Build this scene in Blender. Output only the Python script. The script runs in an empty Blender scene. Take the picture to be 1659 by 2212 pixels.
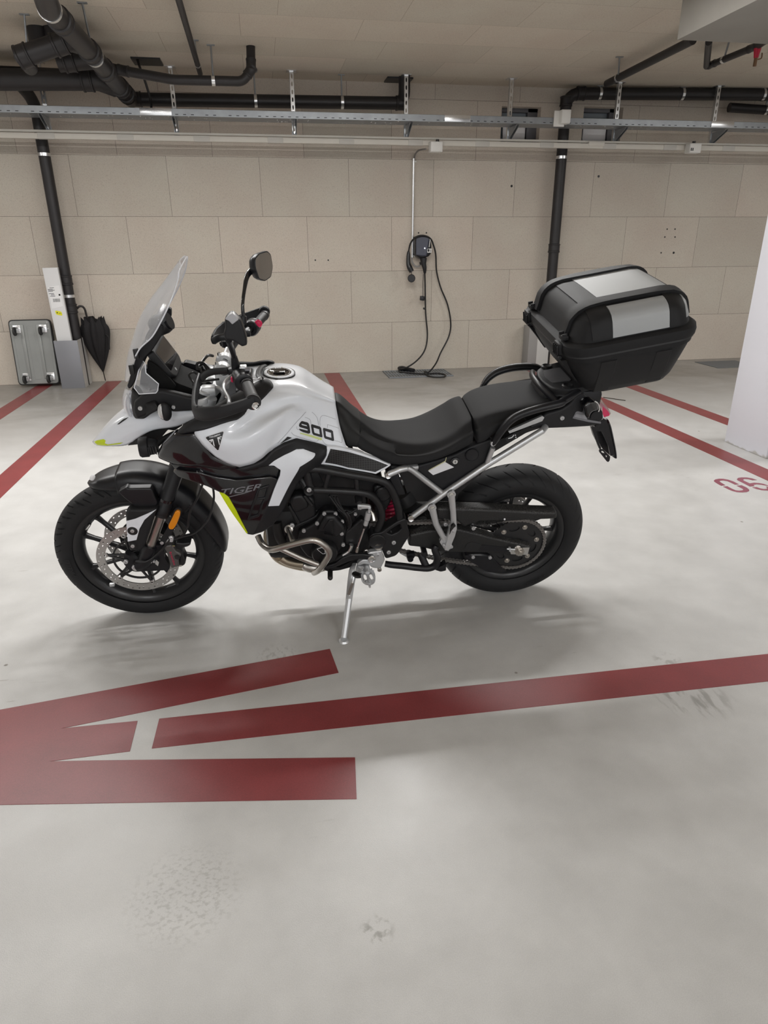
import bpy, bmesh, math, random
import numpy as np
from mathutils import Vector, Matrix, noise
from mathutils.geometry import delaunay_2d_cdt
R_ = math.radians
sc = bpy.context.scene
COL = sc.collection

# ---------------------------------------------------------------- camera
CAM_H = 1.4687
F_PX = 1428.44
_yaw, _pitch, _roll = 0.17139, 0.38054, 0.0070
def cam_axes():
    F = np.array([math.sin(_yaw)*math.cos(_pitch), math.cos(_yaw)*math.cos(_pitch), -math.sin(_pitch)])
    Rt = np.cross(F, [0, 0, 1]); Rt /= np.linalg.norm(Rt)
    D = np.cross(F, Rt)
    c, s = math.cos(_roll), math.sin(_roll)
    return np.array([c*Rt+s*D, -s*Rt+c*D, F])
RC = cam_axes()
C0 = np.array([0, 0, CAM_H])
camd = bpy.data.cameras.new('camera'); cam = bpy.data.objects.new('camera', camd); COL.objects.link(cam)
camd.sensor_fit = 'VERTICAL'; camd.sensor_height = 24.0; camd.lens = F_PX/2212*24.0
camd.clip_start = .02
M = Matrix.Identity(4)
for i in range(3):
    M[i][0] = RC[0][i]; M[i][1] = -RC[1][i]; M[i][2] = -RC[2][i]
M[2][3] = CAM_H
cam.matrix_world = M
sc.camera = cam

# ---------------------------------------------------------------- world and exposure
w = bpy.data.worlds.new('world'); sc.world = w; w.use_nodes = True
w.node_tree.nodes['Background'].inputs[0].default_value = (.9, .93, 1, 1)
w.node_tree.nodes['Background'].inputs[1].default_value = .05
sc.view_settings.view_transform = 'Standard'; sc.view_settings.look = 'None'
sc.view_settings.gamma = 1; sc.view_settings.use_curve_mapping = False
sc.view_settings.exposure = 0.06

# ---------------------------------------------------------------- ceiling lamps (positions used by the lamp builder)
CEIL = 3.16
LAMPS = [  # x, y, length, power, colour
    (-1.7, 4.5, 2.6, 90, (1, .99, .975)),
    (1.15, 4.5, 2.2, 84, (1, .99, .975)),
    (-5.6, 4.5, 2.6, 80, (1, .99, .975)),
    (6.3, 4.3, 2.6, 95, (1, .99, .975)),
    (-2.4, -4.6, 1.5, 165, (.97, .985, 1)),  # from here on unseen lamps, added as fill for the camera side
    (1.8, -4.6, 1.5, 165, (.97, .985, 1)),
    (6.0, -4.6, 1.5, 130, (.97, .985, 1)),
]

# ---------------------------------------------------------------- photo measurement helpers
def ray(px, py):
    return RC.T @ np.array([px-829.5, py-1106., F_PX])
def at(px, py, ax, v):                      # world point where the sight line meets axis plane
    d = ray(px, py); t = (v-C0[ax])/d[ax]
    return Vector(C0+d*t)
VW = dict(A=(180,530,3.770), F=(100,930,3.4563), W=(100,1000,4.1475), T=(420,740,3.770), E=(540,960,3.6065),
          R=(920,930,3.770), S=(720,800,3.190), K=(1020,540,3.318), G=(440,660,10.369), L=(400,780,8.295),
          N=(250,660,9.217), P=(580,1020,7.541), Q=(740,1020,7.541), C=(940,1020,6.9125), U=(1180,780,9.219),
          D=(260,1120,9.217), B=(600,890,9.217), H=(410,900,18.433), J=(1130,680,12.292), V=(1160,560,4.879),
          X=(0,0,1.0), O=(0,540,5.925), Z=(850,480,10.053), Y=(0,1380,1.9988))
def px(v, x, y):
    a = VW[v]; return (a[0]+x/a[2], a[1]+y/a[2])
# bike frame: x forward, y to its left (camera side), z up; leaning on the side stand
BR = np.array([[-0.99854, -0.0528527, -0.0111697], [0.0540201, -0.9769612, -0.2064669], [0.0, -0.2067688, 0.9783898]])
BO = np.array([0.99565, 2.58934, 0.00158])
BC = (C0-BO) @ BR
BIKE_M = Matrix([[*BR[0], BO[0]], [*BR[1], BO[1]], [*BR[2], BO[2]], [0, 0, 0, 1]])
def bp(v, x, y, yl):                        # view coords -> bike point on the plane y = yl
    a = px(v, x, y); d = ray(*a) @ BR; t = (yl-BC[1])/d[1]
    return BC+d*t
def bx_(v, x, y, xl):                       # ... on the plane x = xl
    a = px(v, x, y); d = ray(*a) @ BR; t = (xl-BC[0])/d[0]
    return BC+d*t
def bz_(v, x, y, zl):
    a = px(v, x, y); d = ray(*a) @ BR; t = (zl-BC[2])/d[2]
    return BC+d*t

# ---------------------------------------------------------------- materials
def mat(name, col, rough=.5, metal=0, noise_amt=0, noise_scale=200, bump=0, bump_scale=400, coat=0, emit=None, spec=.5, trans=0, ior=1.45, alpha=1, aniso=0):
    m = bpy.data.materials.new(name); m.use_nodes = True
    nt = m.node_tree; b = nt.nodes['Principled BSDF']
    b.inputs['Base Color'].default_value = (*col, 1)
    b.inputs['Roughness'].default_value = rough; b.inputs['Metallic'].default_value = metal
    b.inputs['Specular IOR Level'].default_value = spec
    b.inputs['Coat Weight'].default_value = coat; b.inputs['Coat Roughness'].default_value = .04
    b.inputs['Transmission Weight'].default_value = trans; b.inputs['IOR'].default_value = ior
    b.inputs['Alpha'].default_value = alpha
    if emit:
        b.inputs['Emission Color'].default_value = (*emit[0], 1); b.inputs['Emission Strength'].default_value = emit[1]
    tc = nt.nodes.new('ShaderNodeTexCoord')
    if noise_amt:
        n = nt.nodes.new('ShaderNodeTexNoise'); n.inputs['Scale'].default_value = noise_scale; n.inputs['Detail'].default_value = 3
        nt.links.new(tc.outputs['Object'], n.inputs['Vector'])
        mx = nt.nodes.new('ShaderNodeMix'); mx.data_type = 'RGBA'
        mx.inputs[6].default_value = (*[max(0, c*(1-noise_amt)) for c in col], 1)
        mx.inputs[7].default_value = (*[min(1, c*(1+noise_amt)) for c in col], 1)
        nt.links.new(n.outputs[0], mx.inputs[0]); nt.links.new(mx.outputs[2], b.inputs['Base Color'])
    if bump:
        n = nt.nodes.new('ShaderNodeTexNoise'); n.inputs['Scale'].default_value = bump_scale; n.inputs['Detail'].default_value = 2
        nt.links.new(tc.outputs['Object'], n.inputs['Vector'])
        bn = nt.nodes.new('ShaderNodeBump'); bn.inputs['Strength'].default_value = bump; bn.inputs['Distance'].default_value = .002
        nt.links.new(n.outputs[0], bn.inputs['Height']); nt.links.new(bn.outputs[0], b.inputs['Normal'])
    return m

# ---------------------------------------------------------------- mesh builder
class MB:
    def __init__(s): s.v = []; s.f = []
    def add(s, vs, fs):
        o = len(s.v); s.v += [tuple(float(c) for c in v) for v in vs]; s.f += [tuple(i+o for i in f) for f in fs]; return s
    def box(s, c, d, rot=None, bev=0, seg=2, taper=None):
        bm = bmesh.new(); bmesh.ops.create_cube(bm, size=1)
        for v in bm.verts:
            v.co = Vector((v.co.x*d[0], v.co.y*d[1], v.co.z*d[2]))
            if taper and v.co.z < 0: v.co.x *= taper[0]; v.co.y *= taper[1]
        if bev: bmesh.ops.bevel(bm, geom=bm.edges[:], offset=bev, segments=seg, profile=.5, affect='EDGES', clamp_overlap=True)
        m = rot if rot is not None else Matrix.Identity(3)
        bm.verts.index_update()
        s.add([m @ v.co+Vector(c) for v in bm.verts], [[v.index for v in f.verts] for f in bm.faces]); bm.free(); return s
    def rings(s, rs, closed=True, caps=True, loop=False):
        n = len(rs[0]); vs = [p for r in rs for p in r]; fs = []
        m = len(rs)
        for i in range(m if loop else m-1):
            for j in range(n if closed else n-1):
                a = i*n+j; b = i*n+(j+1) % n; c = ((i+1) % m)*n+(j+1) % n; d = ((i+1) % m)*n+j
                fs.append((a, b, c, d))
        if caps and closed and not loop:
            fs.append(tuple(range(n-1, -1, -1))); fs.append(tuple((m-1)*n+j for j in range(n)))
        return s.add(vs, fs)
    def tube(s, pts, r, n=12, res=6, smooth=True, caps=True, loop=False, flat=None):
        P = [Vector(p) for p in pts]
        rr = list(r) if hasattr(r, '__len__') else [r]*len(P)
        if smooth and len(P) > 2: P, rr = catmull(P, rr, res, loop)
        rs = []; up = None; m = len(P)
        for i in range(m):
            if loop: t = P[(i+1) % m]-P[i-1]
            else: t = P[min(i+1, m-1)]-P[max(i-1, 0)]
            t = t.normalized() if t.length > 1e-9 else Vector((0, 0, 1))
            if up is None:
                up = Vector((0, 0, 1)) if abs(t.z) < .9 else Vector((1, 0, 0))
                if flat is not None: up = Vector(flat[0])
            up = (up-t*up.dot(t)).normalized(); sd = t.cross(up)
            k = flat[1] if flat is not None else 1
            rs.append([P[i]+up*math.cos(a)*rr[i]+sd*math.sin(a)*rr[i]*k for a in [2*math.pi*j/n for j in range(n)]])
        return s.rings(rs, caps=caps, loop=loop)
    def cyl(s, a, b, r, r2=None, n=20, bev=0):
        a = Vector(a); b = Vector(b); r2 = r if r2 is None else r2
        t = (b-a).normalized()
        if bev:
            return s.tube([a, a+t*1e-5, a+t*bev, b-t*bev, b-t*1e-5, b], [r*.0+max(r-bev, 1e-4)]*2+[r, r2]+[max(r2-bev, 1e-4)]*2, n=n, smooth=False)
        return s.tube([a, b], [r, r2], n=n, smooth=False)
    def lathe(s, prof, o, d, n=32, a0=0, a1=2*math.pi, ref=None):
        # prof: (radius, distance along d)
        d = Vector(d).normalized(); o = Vector(o)
        u = Vector(ref) if ref is not None else (Vector((1, 0, 0)) if abs(d.x) < .9 else Vector((0, 0, 1)))
        u = (u-d*u.dot(d)).normalized(); v = d.cross(u)
        full = abs(a1-a0-2*math.pi) < 1e-6
        rs = []
        for k in range(n if full else n+1):
            a = a0+(a1-a0)*k/n
            rs.append([o+d*h+(u*math.cos(a)+v*math.sin(a))*r for r, h in prof])
        return s.rings(rs, closed=False, caps=False, loop=full)
    def sphere(s, c, r, n=12, m=8, sc_=(1, 1, 1)):
        rs = [[Vector(c)+Vector((r*math.sin(t)*math.cos(p)*sc_[0], r*math.sin(t)*math.sin(p)*sc_[1], r*math.cos(t)*sc_[2])) for p in [2*math.pi*j/n for j in range(n)]] for t in [math.pi*max(.02, min(m-.02, i))/m for i in range(m+1)]]
        return s.rings(rs)
    def grid(s, G):
        return s.rings(G, closed=False, caps=False)
    def mesh(s, name, smooth=35, fix=True):
        me = bpy.data.meshes.new(name); me.from_pydata(s.v, [], s.f); me.validate()
        bm = bmesh.new(); bm.from_mesh(me)
        bmesh.ops.remove_doubles(bm, verts=bm.verts, dist=1e-5)
        if fix: bmesh.ops.recalc_face_normals(bm, faces=bm.faces)
        bm.to_mesh(me); bm.free()
        if smooth:
            me.shade_smooth(); me.set_sharp_from_angle(angle=R_(smooth))
        return me
    def build(s, name, m, parent=None, smooth=35, label=None, cat=None, group=None, kind=None, fix=True):
        me = s.mesh(name, smooth, fix); me.materials.append(m)
        o = bpy.data.objects.new(name, me); COL.objects.link(o)
        if parent is not None: o.parent = parent
        return tag(o, label, cat, group, kind)
def tag(o, label=None, cat=None, group=None, kind=None):
    if label: o['label'] = label
    if cat: o['category'] = cat
    if group: o['group'] = group
    if kind: o['kind'] = kind
    return o
def empty(name, loc=(0, 0, 0), label=None, cat=None, group=None, matrix=None):
    o = bpy.data.objects.new(name, None); COL.objects.link(o); o.empty_display_size = .1
    if matrix is not None: o.matrix_world = matrix
    else: o.location = loc
    return tag(o, label, cat, group)
def catmull(P, rr, res, loop=False):
    out = []; ro = []; m = len(P)
    for i in range(m if loop else m-1):
        g = (lambda k: P[k % m]) if loop else (lambda k: P[max(0, min(m-1, k))])
        p0, p1, p2, p3 = g(i-1), g(i), g(i+1), g(i+2)
        r1, r2 = rr[i], rr[(i+1) % m]
        for k in range(res):
            t = k/res
            out.append(.5*((2*p1)+(p2-p0)*t+(2*p0-5*p1+4*p2-p3)*t*t+(3*p1-p0-3*p2+p3)*t**3)); ro.append(r1+(r2-r1)*t)
    if not loop: out.append(P[-1].copy()); ro.append(rr[-1])
    return out, ro
def cmrow(A, res):                           # catmull-rom along axis 0 of a numpy array
    n = len(A); out = []
    for i in range(n-1):
        p0, p1, p2, p3 = A[max(0, i-1)], A[i], A[i+1], A[min(n-1, i+2)]
        if i == 0: p0 = 2*p1-p2
        if i == n-2: p3 = 2*p2-p1
        for k in range(res):
            t = k/res
            out.append(.5*((2*p1)+(p2-p0)*t+(2*p0-5*p1+4*p2-p3)*t*t+(3*p1-p0-3*p2+p3)*t**3))
    out.append(A[-1]); return np.array(out)
def surf(rows, ru=5, rv=5):
    A = np.array(rows, float); A = cmrow(A, ru); A = cmrow(A.transpose(1, 0, 2), rv).transpose(1, 0, 2)
    return A
def round_poly(pts, r=.01, seg=4):
    # round the corners of a 2D polygon
    out = []; n = len(pts)
    for i in range(n):
        p = np.array(pts[i][:2], float); a = np.array(pts[i-1][:2], float)-p; b = np.array(pts[(i+1) % n][:2], float)-p
        la, lb = np.linalg.norm(a), np.linalg.norm(b)
        if la < 1e-9 or lb < 1e-9: continue
        q = min(r, la*.45, lb*.45); A = p+a/la*q; B = p+b/lb*q
        for k in range(seg+1):
            t = k/seg; out.append((1-t)**2*A+2*t*(1-t)*p+t*t*B)
    return [tuple(o) for o in out]
def pip(p, poly):
    x, y = p; c = False; n = len(poly); j = n-1
    for i in range(n):
        xi, yi = poly[i]; xj, yj = poly[j]
        if (yi > y) != (yj > y) and x < (xj-xi)*(y-yi)/(yj-yi+1e-15)+xi: c = not c
        j = i
    return c
def pipv(P, poly):
    P = np.asarray(P, float).reshape(-1, 2); A = np.asarray(poly, float); B = np.roll(A, 1, 0); c = np.zeros(len(P), bool)
    for (xi, yi), (xj, yj) in zip(A, B):
        if yi == yj: continue
        m = ((yi > P[:, 1]) != (yj > P[:, 1])) & (P[:, 0] < (xj-xi)*(P[:, 1]-yi)/(yj-yi)+xi); c ^= m
    return c
def cdt_fill(poly, holes=(), step=.012, inner=True, rims=()):
    loops = [poly]+list(holes); V = []; E = []
    rl = []
    for lp in loops:
        q = []
        for i in range(len(lp)):
            a = np.array(lp[i][:2]); b = np.array(lp[(i+1) % len(lp)][:2]); L = np.linalg.norm(b-a)
            if L < 1e-7: continue
            k = max(1, int(math.ceil(L/step)))
            for j in range(k): q.append(tuple(a+(b-a)*j/k))
        rl.append(q); o = len(V); V += q
        E += [(o+i, o+(i+1) % len(q)) for i in range(len(q))]
    def inside(P):
        P = np.asarray(P, float).reshape(-1, 2); m = pipv(P, rl[0])
        for h in rl[1:]:
            h_ = np.asarray(h); bb = (P >= h_.min(0)-1e-9).all(1) & (P <= h_.max(0)+1e-9).all(1) & m
            if bb.any(): i = np.where(bb)[0]; m[i[pipv(P[i], h)]] = False
        return m
    if inner:
        xs = [p[0] for p in rl[0]]; ys = [p[1] for p in rl[0]]
        B = np.array(V); y = min(ys)+step*.5; k = 0; C = []
        while y < max(ys):
            x = min(xs)+step*(.5 if k % 2 else 1)
            while x < max(xs): C.append((x, y)); x += step
            y += step*.87; k += 1
        if C:
            C = np.array(C); C = C[inside(C)]
            if rims:
                C = C[seg_dist(C, rl) > rims[-1]+step*.5]
                for lp in rl:
                    A = np.array(lp); T = np.roll(A, -1, 0)-np.roll(A, 1, 0); T /= np.linalg.norm(T, axis=1)[:, None]+1e-12; Nn = np.stack([-T[:, 1], T[:, 0]], 1)
                    for d_ in rims:
                        for sg in (1, -1):
                            Q = A+Nn*d_*sg; ok = inside(Q) & (seg_dist(Q, rl) > d_*.93)
                            last = None
                            for q in Q[ok]:
                                if last is None or np.hypot(*(q-last)) > d_*.30: V.append((float(q[0]), float(q[1]))); last = q
                B = np.array(V)
            for p in C:
                if np.min((B[:, 0]-p[0])**2+(B[:, 1]-p[1])**2) > (step*.45)**2: V.append((float(p[0]), float(p[1])))
    r = delaunay_2d_cdt([Vector(v) for v in V], E, [], 0, 1e-6)
    v2 = [(v.x, v.y) for v in r[0]]
    va = np.array(v2); ok = inside([va[list(f)].mean(0) for f in r[2]]); fs = [tuple(f) for f, o in zip(r[2], ok) if o]
    return v2, fs, rl
def seg_dist(P, loops):
    P = np.array(P); D = np.full(len(P), 1e9)
    for lp in loops:
        A = np.array(lp); Bv = np.roll(A, -1, 0)-A
        for a, b in zip(A, Bv):
            L = b @ b+1e-15; t = np.clip(((P-a) @ b)/L, 0, 1)
            D = np.minimum(D, np.linalg.norm(P-a-t[:, None]*b, axis=1))
    return D
def slab(mb, poly, fn, thick, holes=(), step=.02, rnd=0, rndh=None, inner=True):
    """poly in a 2D chart; fn(u, v, h) -> 3D where h is height over the chart; front at h=0, back at h=-thick; rnd rounds the rim"""
    if rnd: step = min(step, max(rnd*1.1, .006))
    v2, fs, loops = cdt_fill(poly, holes, step, inner or rnd > 0, (rnd*.12, rnd*.4, rnd*.8, rnd*1.05) if rnd else ())
    d = seg_dist(v2, loops) if rnd else None
    rh = (rndh if rndh is not None else rnd)
    H = [(-rh*(1-math.sqrt(max(0, 1-(1-min(1, d[i]/rnd))**2))) if rnd else 0) for i in range(len(v2))]
    n = len(v2)
    vs = [fn(v2[i][0], v2[i][1], H[i]) for i in range(n)]+[fn(v2[i][0], v2[i][1], -thick) for i in range(n)]
    ec = {}
    for f in fs:
        for i in range(len(f)):
            e = (f[i], f[(i+1) % len(f)]); k = tuple(sorted(e)); ec.setdefault(k, []).append(e)
    F = list(fs)+[tuple(reversed([i+n for i in f])) for f in fs]
    F += [(e[0][1], e[0][0], e[0][0]+n, e[0][1]+n) for e in ec.values() if len(e) == 1]
    return mb.add(vs, F)
def circ2(cx, cy, r, n=16, ry=None, a=0):
    ry = r if ry is None else ry
    return [(cx+r*math.cos(t)*math.cos(a)-ry*math.sin(t)*math.sin(a), cy+r*math.cos(t)*math.sin(a)+ry*math.sin(t)*math.cos(a)) for t in [2*math.pi*i/n for i in range(n)]]
def text_mesh(txt, size=1, font_shear=0, extrude=0, res=3, bold=0, spacing=1):
    cu = bpy.data.curves.new('text', 'FONT'); cu.body = txt; cu.size = size; cu.shear = font_shear; cu.resolution_u = res
    cu.align_x = 'CENTER'; cu.align_y = 'CENTER'; cu.offset = bold; cu.extrude = extrude; cu.space_character = spacing
    ob = bpy.data.objects.new('text', cu); COL.objects.link(ob)
    dg = bpy.context.evaluated_depsgraph_get(); me = bpy.data.meshes.new_from_object(ob.evaluated_get(dg))
    vs = [v.co.copy() for v in me.vertices]; fs = [tuple(p.vertices) for p in me.polygons]
    bpy.data.objects.remove(ob); bpy.data.curves.remove(cu); bpy.data.meshes.remove(me)
    return vs, fs
# ================================================================ SETTING
WALL = 8.40
def nodes(name):
    m = bpy.data.materials.new(name); m.use_nodes = True; return m, m.node_tree, m.node_tree.nodes['Principled BSDF']
def N(nt, t, **kw):
    n = nt.nodes.new(t)
    for k, v in kw.items():
        if k in n.inputs: n.inputs[k].default_value = v
        else: setattr(n, k, v)
    return n
def mixc(nt, fac, a, b, mode='MIX'):
    n = nt.nodes.new('ShaderNodeMix'); n.data_type = 'RGBA'; n.blend_type = mode
    for i, s in ((0, fac), (6, a), (7, b)):
        if isinstance(s, (int, float)): n.inputs[i].default_value = s
        elif isinstance(s, tuple): n.inputs[i].default_value = (*s, 1) if len(s) == 3 else s
        else: nt.links.new(s, n.inputs[i])
    return n.outputs[2]
def ramp(nt, src, stops):
    r = nt.nodes.new('ShaderNodeValToRGB'); e = r.color_ramp.elements
    while len(e) < len(stops): e.new(.5)
    for i, (p, c) in enumerate(stops): e[i].position = p; e[i].color = (c, c, c, 1) if not isinstance(c, tuple) else (*c, 1)
    nt.links.new(src, r.inputs[0]); return r.outputs[0]
def fibre_panel(name, axes, off, bw, rh, base, joff=.5, mort=.33):
    """wood-cement boards: short fibres, dark pin joints in a running bond"""
    m, nt, b = nodes(name); L = nt.links
    geo = N(nt, 'ShaderNodeNewGeometry'); sp = N(nt, 'ShaderNodeSeparateXYZ'); L.new(geo.outputs['Position'], sp.inputs[0])
    cb = N(nt, 'ShaderNodeCombineXYZ')
    ax = N(nt, 'ShaderNodeMath', operation='ADD'); ax.inputs[1].default_value = off[0]; L.new(sp.outputs[axes[0]], ax.inputs[0]); L.new(ax.outputs[0], cb.inputs[0])
    ay = N(nt, 'ShaderNodeMath', operation='ADD'); ay.inputs[1].default_value = off[1]; L.new(sp.outputs[axes[1]], ay.inputs[0]); L.new(ay.outputs[0], cb.inputs[1])
    br = N(nt, 'ShaderNodeTexBrick'); br.offset = joff; br.offset_frequency = 2; br.squash = 1
    br.inputs['Scale'].default_value = 1; br.inputs['Brick Width'].default_value = bw; br.inputs['Row Height'].default_value = rh
    br.inputs['Mortar Size'].default_value = .0022; br.inputs['Mortar Smooth'].default_value = .4; br.inputs['Bias'].default_value = 0
    br.inputs['Color1'].default_value = (.93, .92, .90, 1); br.inputs['Color2'].default_value = (1.06, 1.02, 1.0, 1); br.inputs['Mortar'].default_value = (mort, mort*.92, mort*.86, 1)
    L.new(cb.outputs[0], br.inputs['Vector'])
    # fibres: two stretched noises at crossing angles
    fib = None
    for ang, s in ((.5, 1.0), (-.9, 1.1), (1.4, .9)):
        m0 = N(nt, 'ShaderNodeMapping'); m0.inputs['Rotation'].default_value = (0, 0, ang); L.new(cb.outputs[0], m0.inputs[0])
        wp = N(nt, 'ShaderNodeTexNoise', Scale=9.0, Detail=1.0); L.new(cb.outputs[0], wp.inputs['Vector'])
        wm = N(nt, 'ShaderNodeVectorMath', operation='SCALE'); wm.inputs['Scale'].default_value = .05; L.new(wp.outputs['Color'], wm.inputs[0])
        wa = N(nt, 'ShaderNodeVectorMath', operation='ADD'); L.new(m0.outputs[0], wa.inputs[0]); L.new(wm.outputs[0], wa.inputs[1])
        mp = N(nt, 'ShaderNodeMapping'); mp.inputs['Scale'].default_value = (50*s, 270*s, 1); L.new(wa.outputs[0], mp.inputs[0])
        n = N(nt, 'ShaderNodeTexNoise', Scale=1.0, Detail=1.0); L.new(mp.outputs[0], n.inputs['Vector'])
        r = ramp(nt, n.outputs[0], [(.27, 0.0), (.37, 1.0)])
        fib = r if fib is None else mixc(nt, 1.0, fib, r, 'MULTIPLY')
    n2 = N(nt, 'ShaderNodeTexNoise', Scale=260.0, Detail=2.0); L.new(cb.outputs[0], n2.inputs['Vector'])
    gr = ramp(nt, n2.outputs[0], [(.3, .86), (.7, 1.1)])
    n3 = N(nt, 'ShaderNodeTexNoise', Scale=1.6, Detail=3.0); L.new(cb.outputs[0], n3.inputs['Vector'])
    lg = ramp(nt, n3.outputs[0], [(.3, (.97, .93, .90)), (.7, (1.03, 1.03, 1.0))])
    c = mixc(nt, fib, (base[0]*.74, base[1]*.72, base[2]*.70), base)
    c = mixc(nt, 1.0, c, gr, 'MULTIPLY'); c = mixc(nt, 1.0, c, lg, 'MULTIPLY'); c = mixc(nt, 1.0, c, br.outputs['Color'], 'MULTIPLY')
    L.new(c, b.inputs['Base Color']); b.inputs['Roughness'].default_value = .92; b.inputs['Specular IOR Level'].default_value = .15
    bp_ = N(nt, 'ShaderNodeBump'); bp_.inputs['Strength'].default_value = .35; bp_.inputs['Distance'].default_value = .003
    inv = N(nt, 'ShaderNodeMath', operation='MULTIPLY_ADD'); inv.inputs[1].default_value = -3; inv.inputs[2].default_value = 0
    L.new(br.outputs['Fac'], inv.inputs[0])
    ad = N(nt, 'ShaderNodeMath', operation='ADD'); L.new(inv.outputs[0], ad.inputs[0]); L.new(fib, ad.inputs[1]); L.new(ad.outputs[0], bp_.inputs['Height'])
    L.new(bp_.outputs[0], b.inputs['Normal'])
    return m
M_wall = fibre_panel('wood_cement_board', (0, 2), (-.07, 0.0), 1.0, .602, (.585, .55, .50))
M_ceil = fibre_panel('wood_cement_ceiling', (0, 1), (-.27, -5.1), .98, .595, (.60, .56, .495), .3, .62)
M_paint = mat('white_wall_paint', (.74, .74, .76), .6, noise_amt=.03, noise_scale=3, bump=.15, bump_scale=60)
M_conc = mat('pale_concrete', (.27, .255, .23), .8, noise_amt=.08, noise_scale=4, bump=.2, bump_scale=40)

def floor_material():
    m, nt, b = nodes('epoxy_floor'); L = nt.links
    geo = N(nt, 'ShaderNodeNewGeometry'); P = geo.outputs['Position']
    n1 = N(nt, 'ShaderNodeTexNoise', Scale=.55, Detail=4.0); L.new(P, n1.inputs['Vector'])
    n2 = N(nt, 'ShaderNodeTexNoise', Scale=5.0, Detail=5.0, Roughness=.6); L.new(P, n2.inputs['Vector'])
    n3 = N(nt, 'ShaderNodeTexNoise', Scale=420.0, Detail=2.0); L.new(P, n3.inputs['Vector'])
    n4 = N(nt, 'ShaderNodeTexNoise', Scale=1.3, Detail=6.0, Roughness=.65, Distortion=.8); L.new(P, n4.inputs['Vector'])
    c = mixc(nt, ramp(nt, n1.outputs[0], [(.3, 0), (.7, 1)]), (.575, .573, .562), (.632, .63, .62))
    c = mixc(nt, 1.0, c, ramp(nt, n2.outputs[0], [(.25, .88), (.7, 1.05)]), 'MULTIPLY')
    c = mixc(nt, 1.0, c, ramp(nt, n3.outputs[0], [(.3, .93), (.7, 1.05)]), 'MULTIPLY')
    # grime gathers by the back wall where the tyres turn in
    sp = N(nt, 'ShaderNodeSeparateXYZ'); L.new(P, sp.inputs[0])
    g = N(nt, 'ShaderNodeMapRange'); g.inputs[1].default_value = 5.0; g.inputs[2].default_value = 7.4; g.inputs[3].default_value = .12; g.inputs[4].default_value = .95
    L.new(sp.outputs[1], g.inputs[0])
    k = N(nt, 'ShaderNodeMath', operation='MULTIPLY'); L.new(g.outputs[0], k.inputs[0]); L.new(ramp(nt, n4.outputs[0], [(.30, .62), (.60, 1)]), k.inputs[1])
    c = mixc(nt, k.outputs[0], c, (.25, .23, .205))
    # scattered scuffs and specks
    vo = N(nt, 'ShaderNodeTexVoronoi', Scale=3.2); L.new(P, vo.inputs['Vector'])
    sk = ramp(nt, vo.outputs['Distance'], [(.018, 1.0), (.03, 0.0)])
    c = mixc(nt, sk, c, (.22, .20, .18))
    mp = N(nt, 'ShaderNodeMapping'); mp.inputs['Rotation'].default_value = (0, 0, .5); mp.inputs['Scale'].default_value = (9, 60, 1); L.new(P, mp.inputs[0])
    n5 = N(nt, 'ShaderNodeTexNoise', Scale=1.0, Detail=3.0); L.new(mp.outputs[0], n5.inputs['Vector'])
    n6 = N(nt, 'ShaderNodeTexNoise', Scale=1.15, Detail=2.0); L.new(P, n6.inputs['Vector'])
    s1 = N(nt, 'ShaderNodeMath', operation='MULTIPLY'); L.new(ramp(nt, n5.outputs[0], [(.66, 0), (.72, .55)]), s1.inputs[0]); L.new(ramp(nt, n6.outputs[0], [(.57, 0), (.66, 1)]), s1.inputs[1])
    c = mixc(nt, s1.outputs[0], c, (.30, .28, .26))
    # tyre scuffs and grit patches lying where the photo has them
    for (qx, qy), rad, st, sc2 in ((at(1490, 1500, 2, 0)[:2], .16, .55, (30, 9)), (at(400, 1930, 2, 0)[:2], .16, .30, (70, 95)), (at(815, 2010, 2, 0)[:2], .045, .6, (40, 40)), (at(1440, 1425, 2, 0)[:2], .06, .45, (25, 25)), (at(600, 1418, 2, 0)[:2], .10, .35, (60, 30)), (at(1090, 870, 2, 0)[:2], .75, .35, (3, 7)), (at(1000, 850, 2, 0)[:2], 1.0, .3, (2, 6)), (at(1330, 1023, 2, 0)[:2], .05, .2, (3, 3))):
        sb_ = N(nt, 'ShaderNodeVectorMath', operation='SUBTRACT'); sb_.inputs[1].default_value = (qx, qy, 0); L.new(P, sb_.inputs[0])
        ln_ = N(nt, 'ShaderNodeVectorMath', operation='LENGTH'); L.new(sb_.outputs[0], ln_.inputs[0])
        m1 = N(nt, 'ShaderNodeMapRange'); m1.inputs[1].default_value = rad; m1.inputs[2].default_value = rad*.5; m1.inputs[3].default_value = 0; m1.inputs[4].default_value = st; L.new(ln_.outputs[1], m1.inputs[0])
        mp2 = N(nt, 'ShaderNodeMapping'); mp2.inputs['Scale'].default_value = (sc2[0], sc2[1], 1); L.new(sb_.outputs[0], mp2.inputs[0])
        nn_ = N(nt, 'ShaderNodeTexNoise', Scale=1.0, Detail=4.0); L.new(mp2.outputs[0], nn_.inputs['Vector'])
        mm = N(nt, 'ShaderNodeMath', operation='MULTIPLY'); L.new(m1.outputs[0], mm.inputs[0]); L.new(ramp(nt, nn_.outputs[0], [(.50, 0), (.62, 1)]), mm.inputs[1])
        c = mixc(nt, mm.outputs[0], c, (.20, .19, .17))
    L.new(c, b.inputs['Base Color'])
    L.new(ramp(nt, n2.outputs[0], [(.3, .30), (.7, .42)]), b.inputs['Roughness'])
    b.inputs['Specular IOR Level'].default_value = .5
    bn = N(nt, 'ShaderNodeBump'); bn.inputs['Strength'].default_value = .12; bn.inputs['Distance'].default_value = .002
    L.new(n3.outputs[0], bn.inputs['Height']); L.new(bn.outputs[0], b.inputs['Normal'])
    return m
M_floor = floor_material()
X0, X1, Y0 = -8.5, 11.5, -6.5
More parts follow.
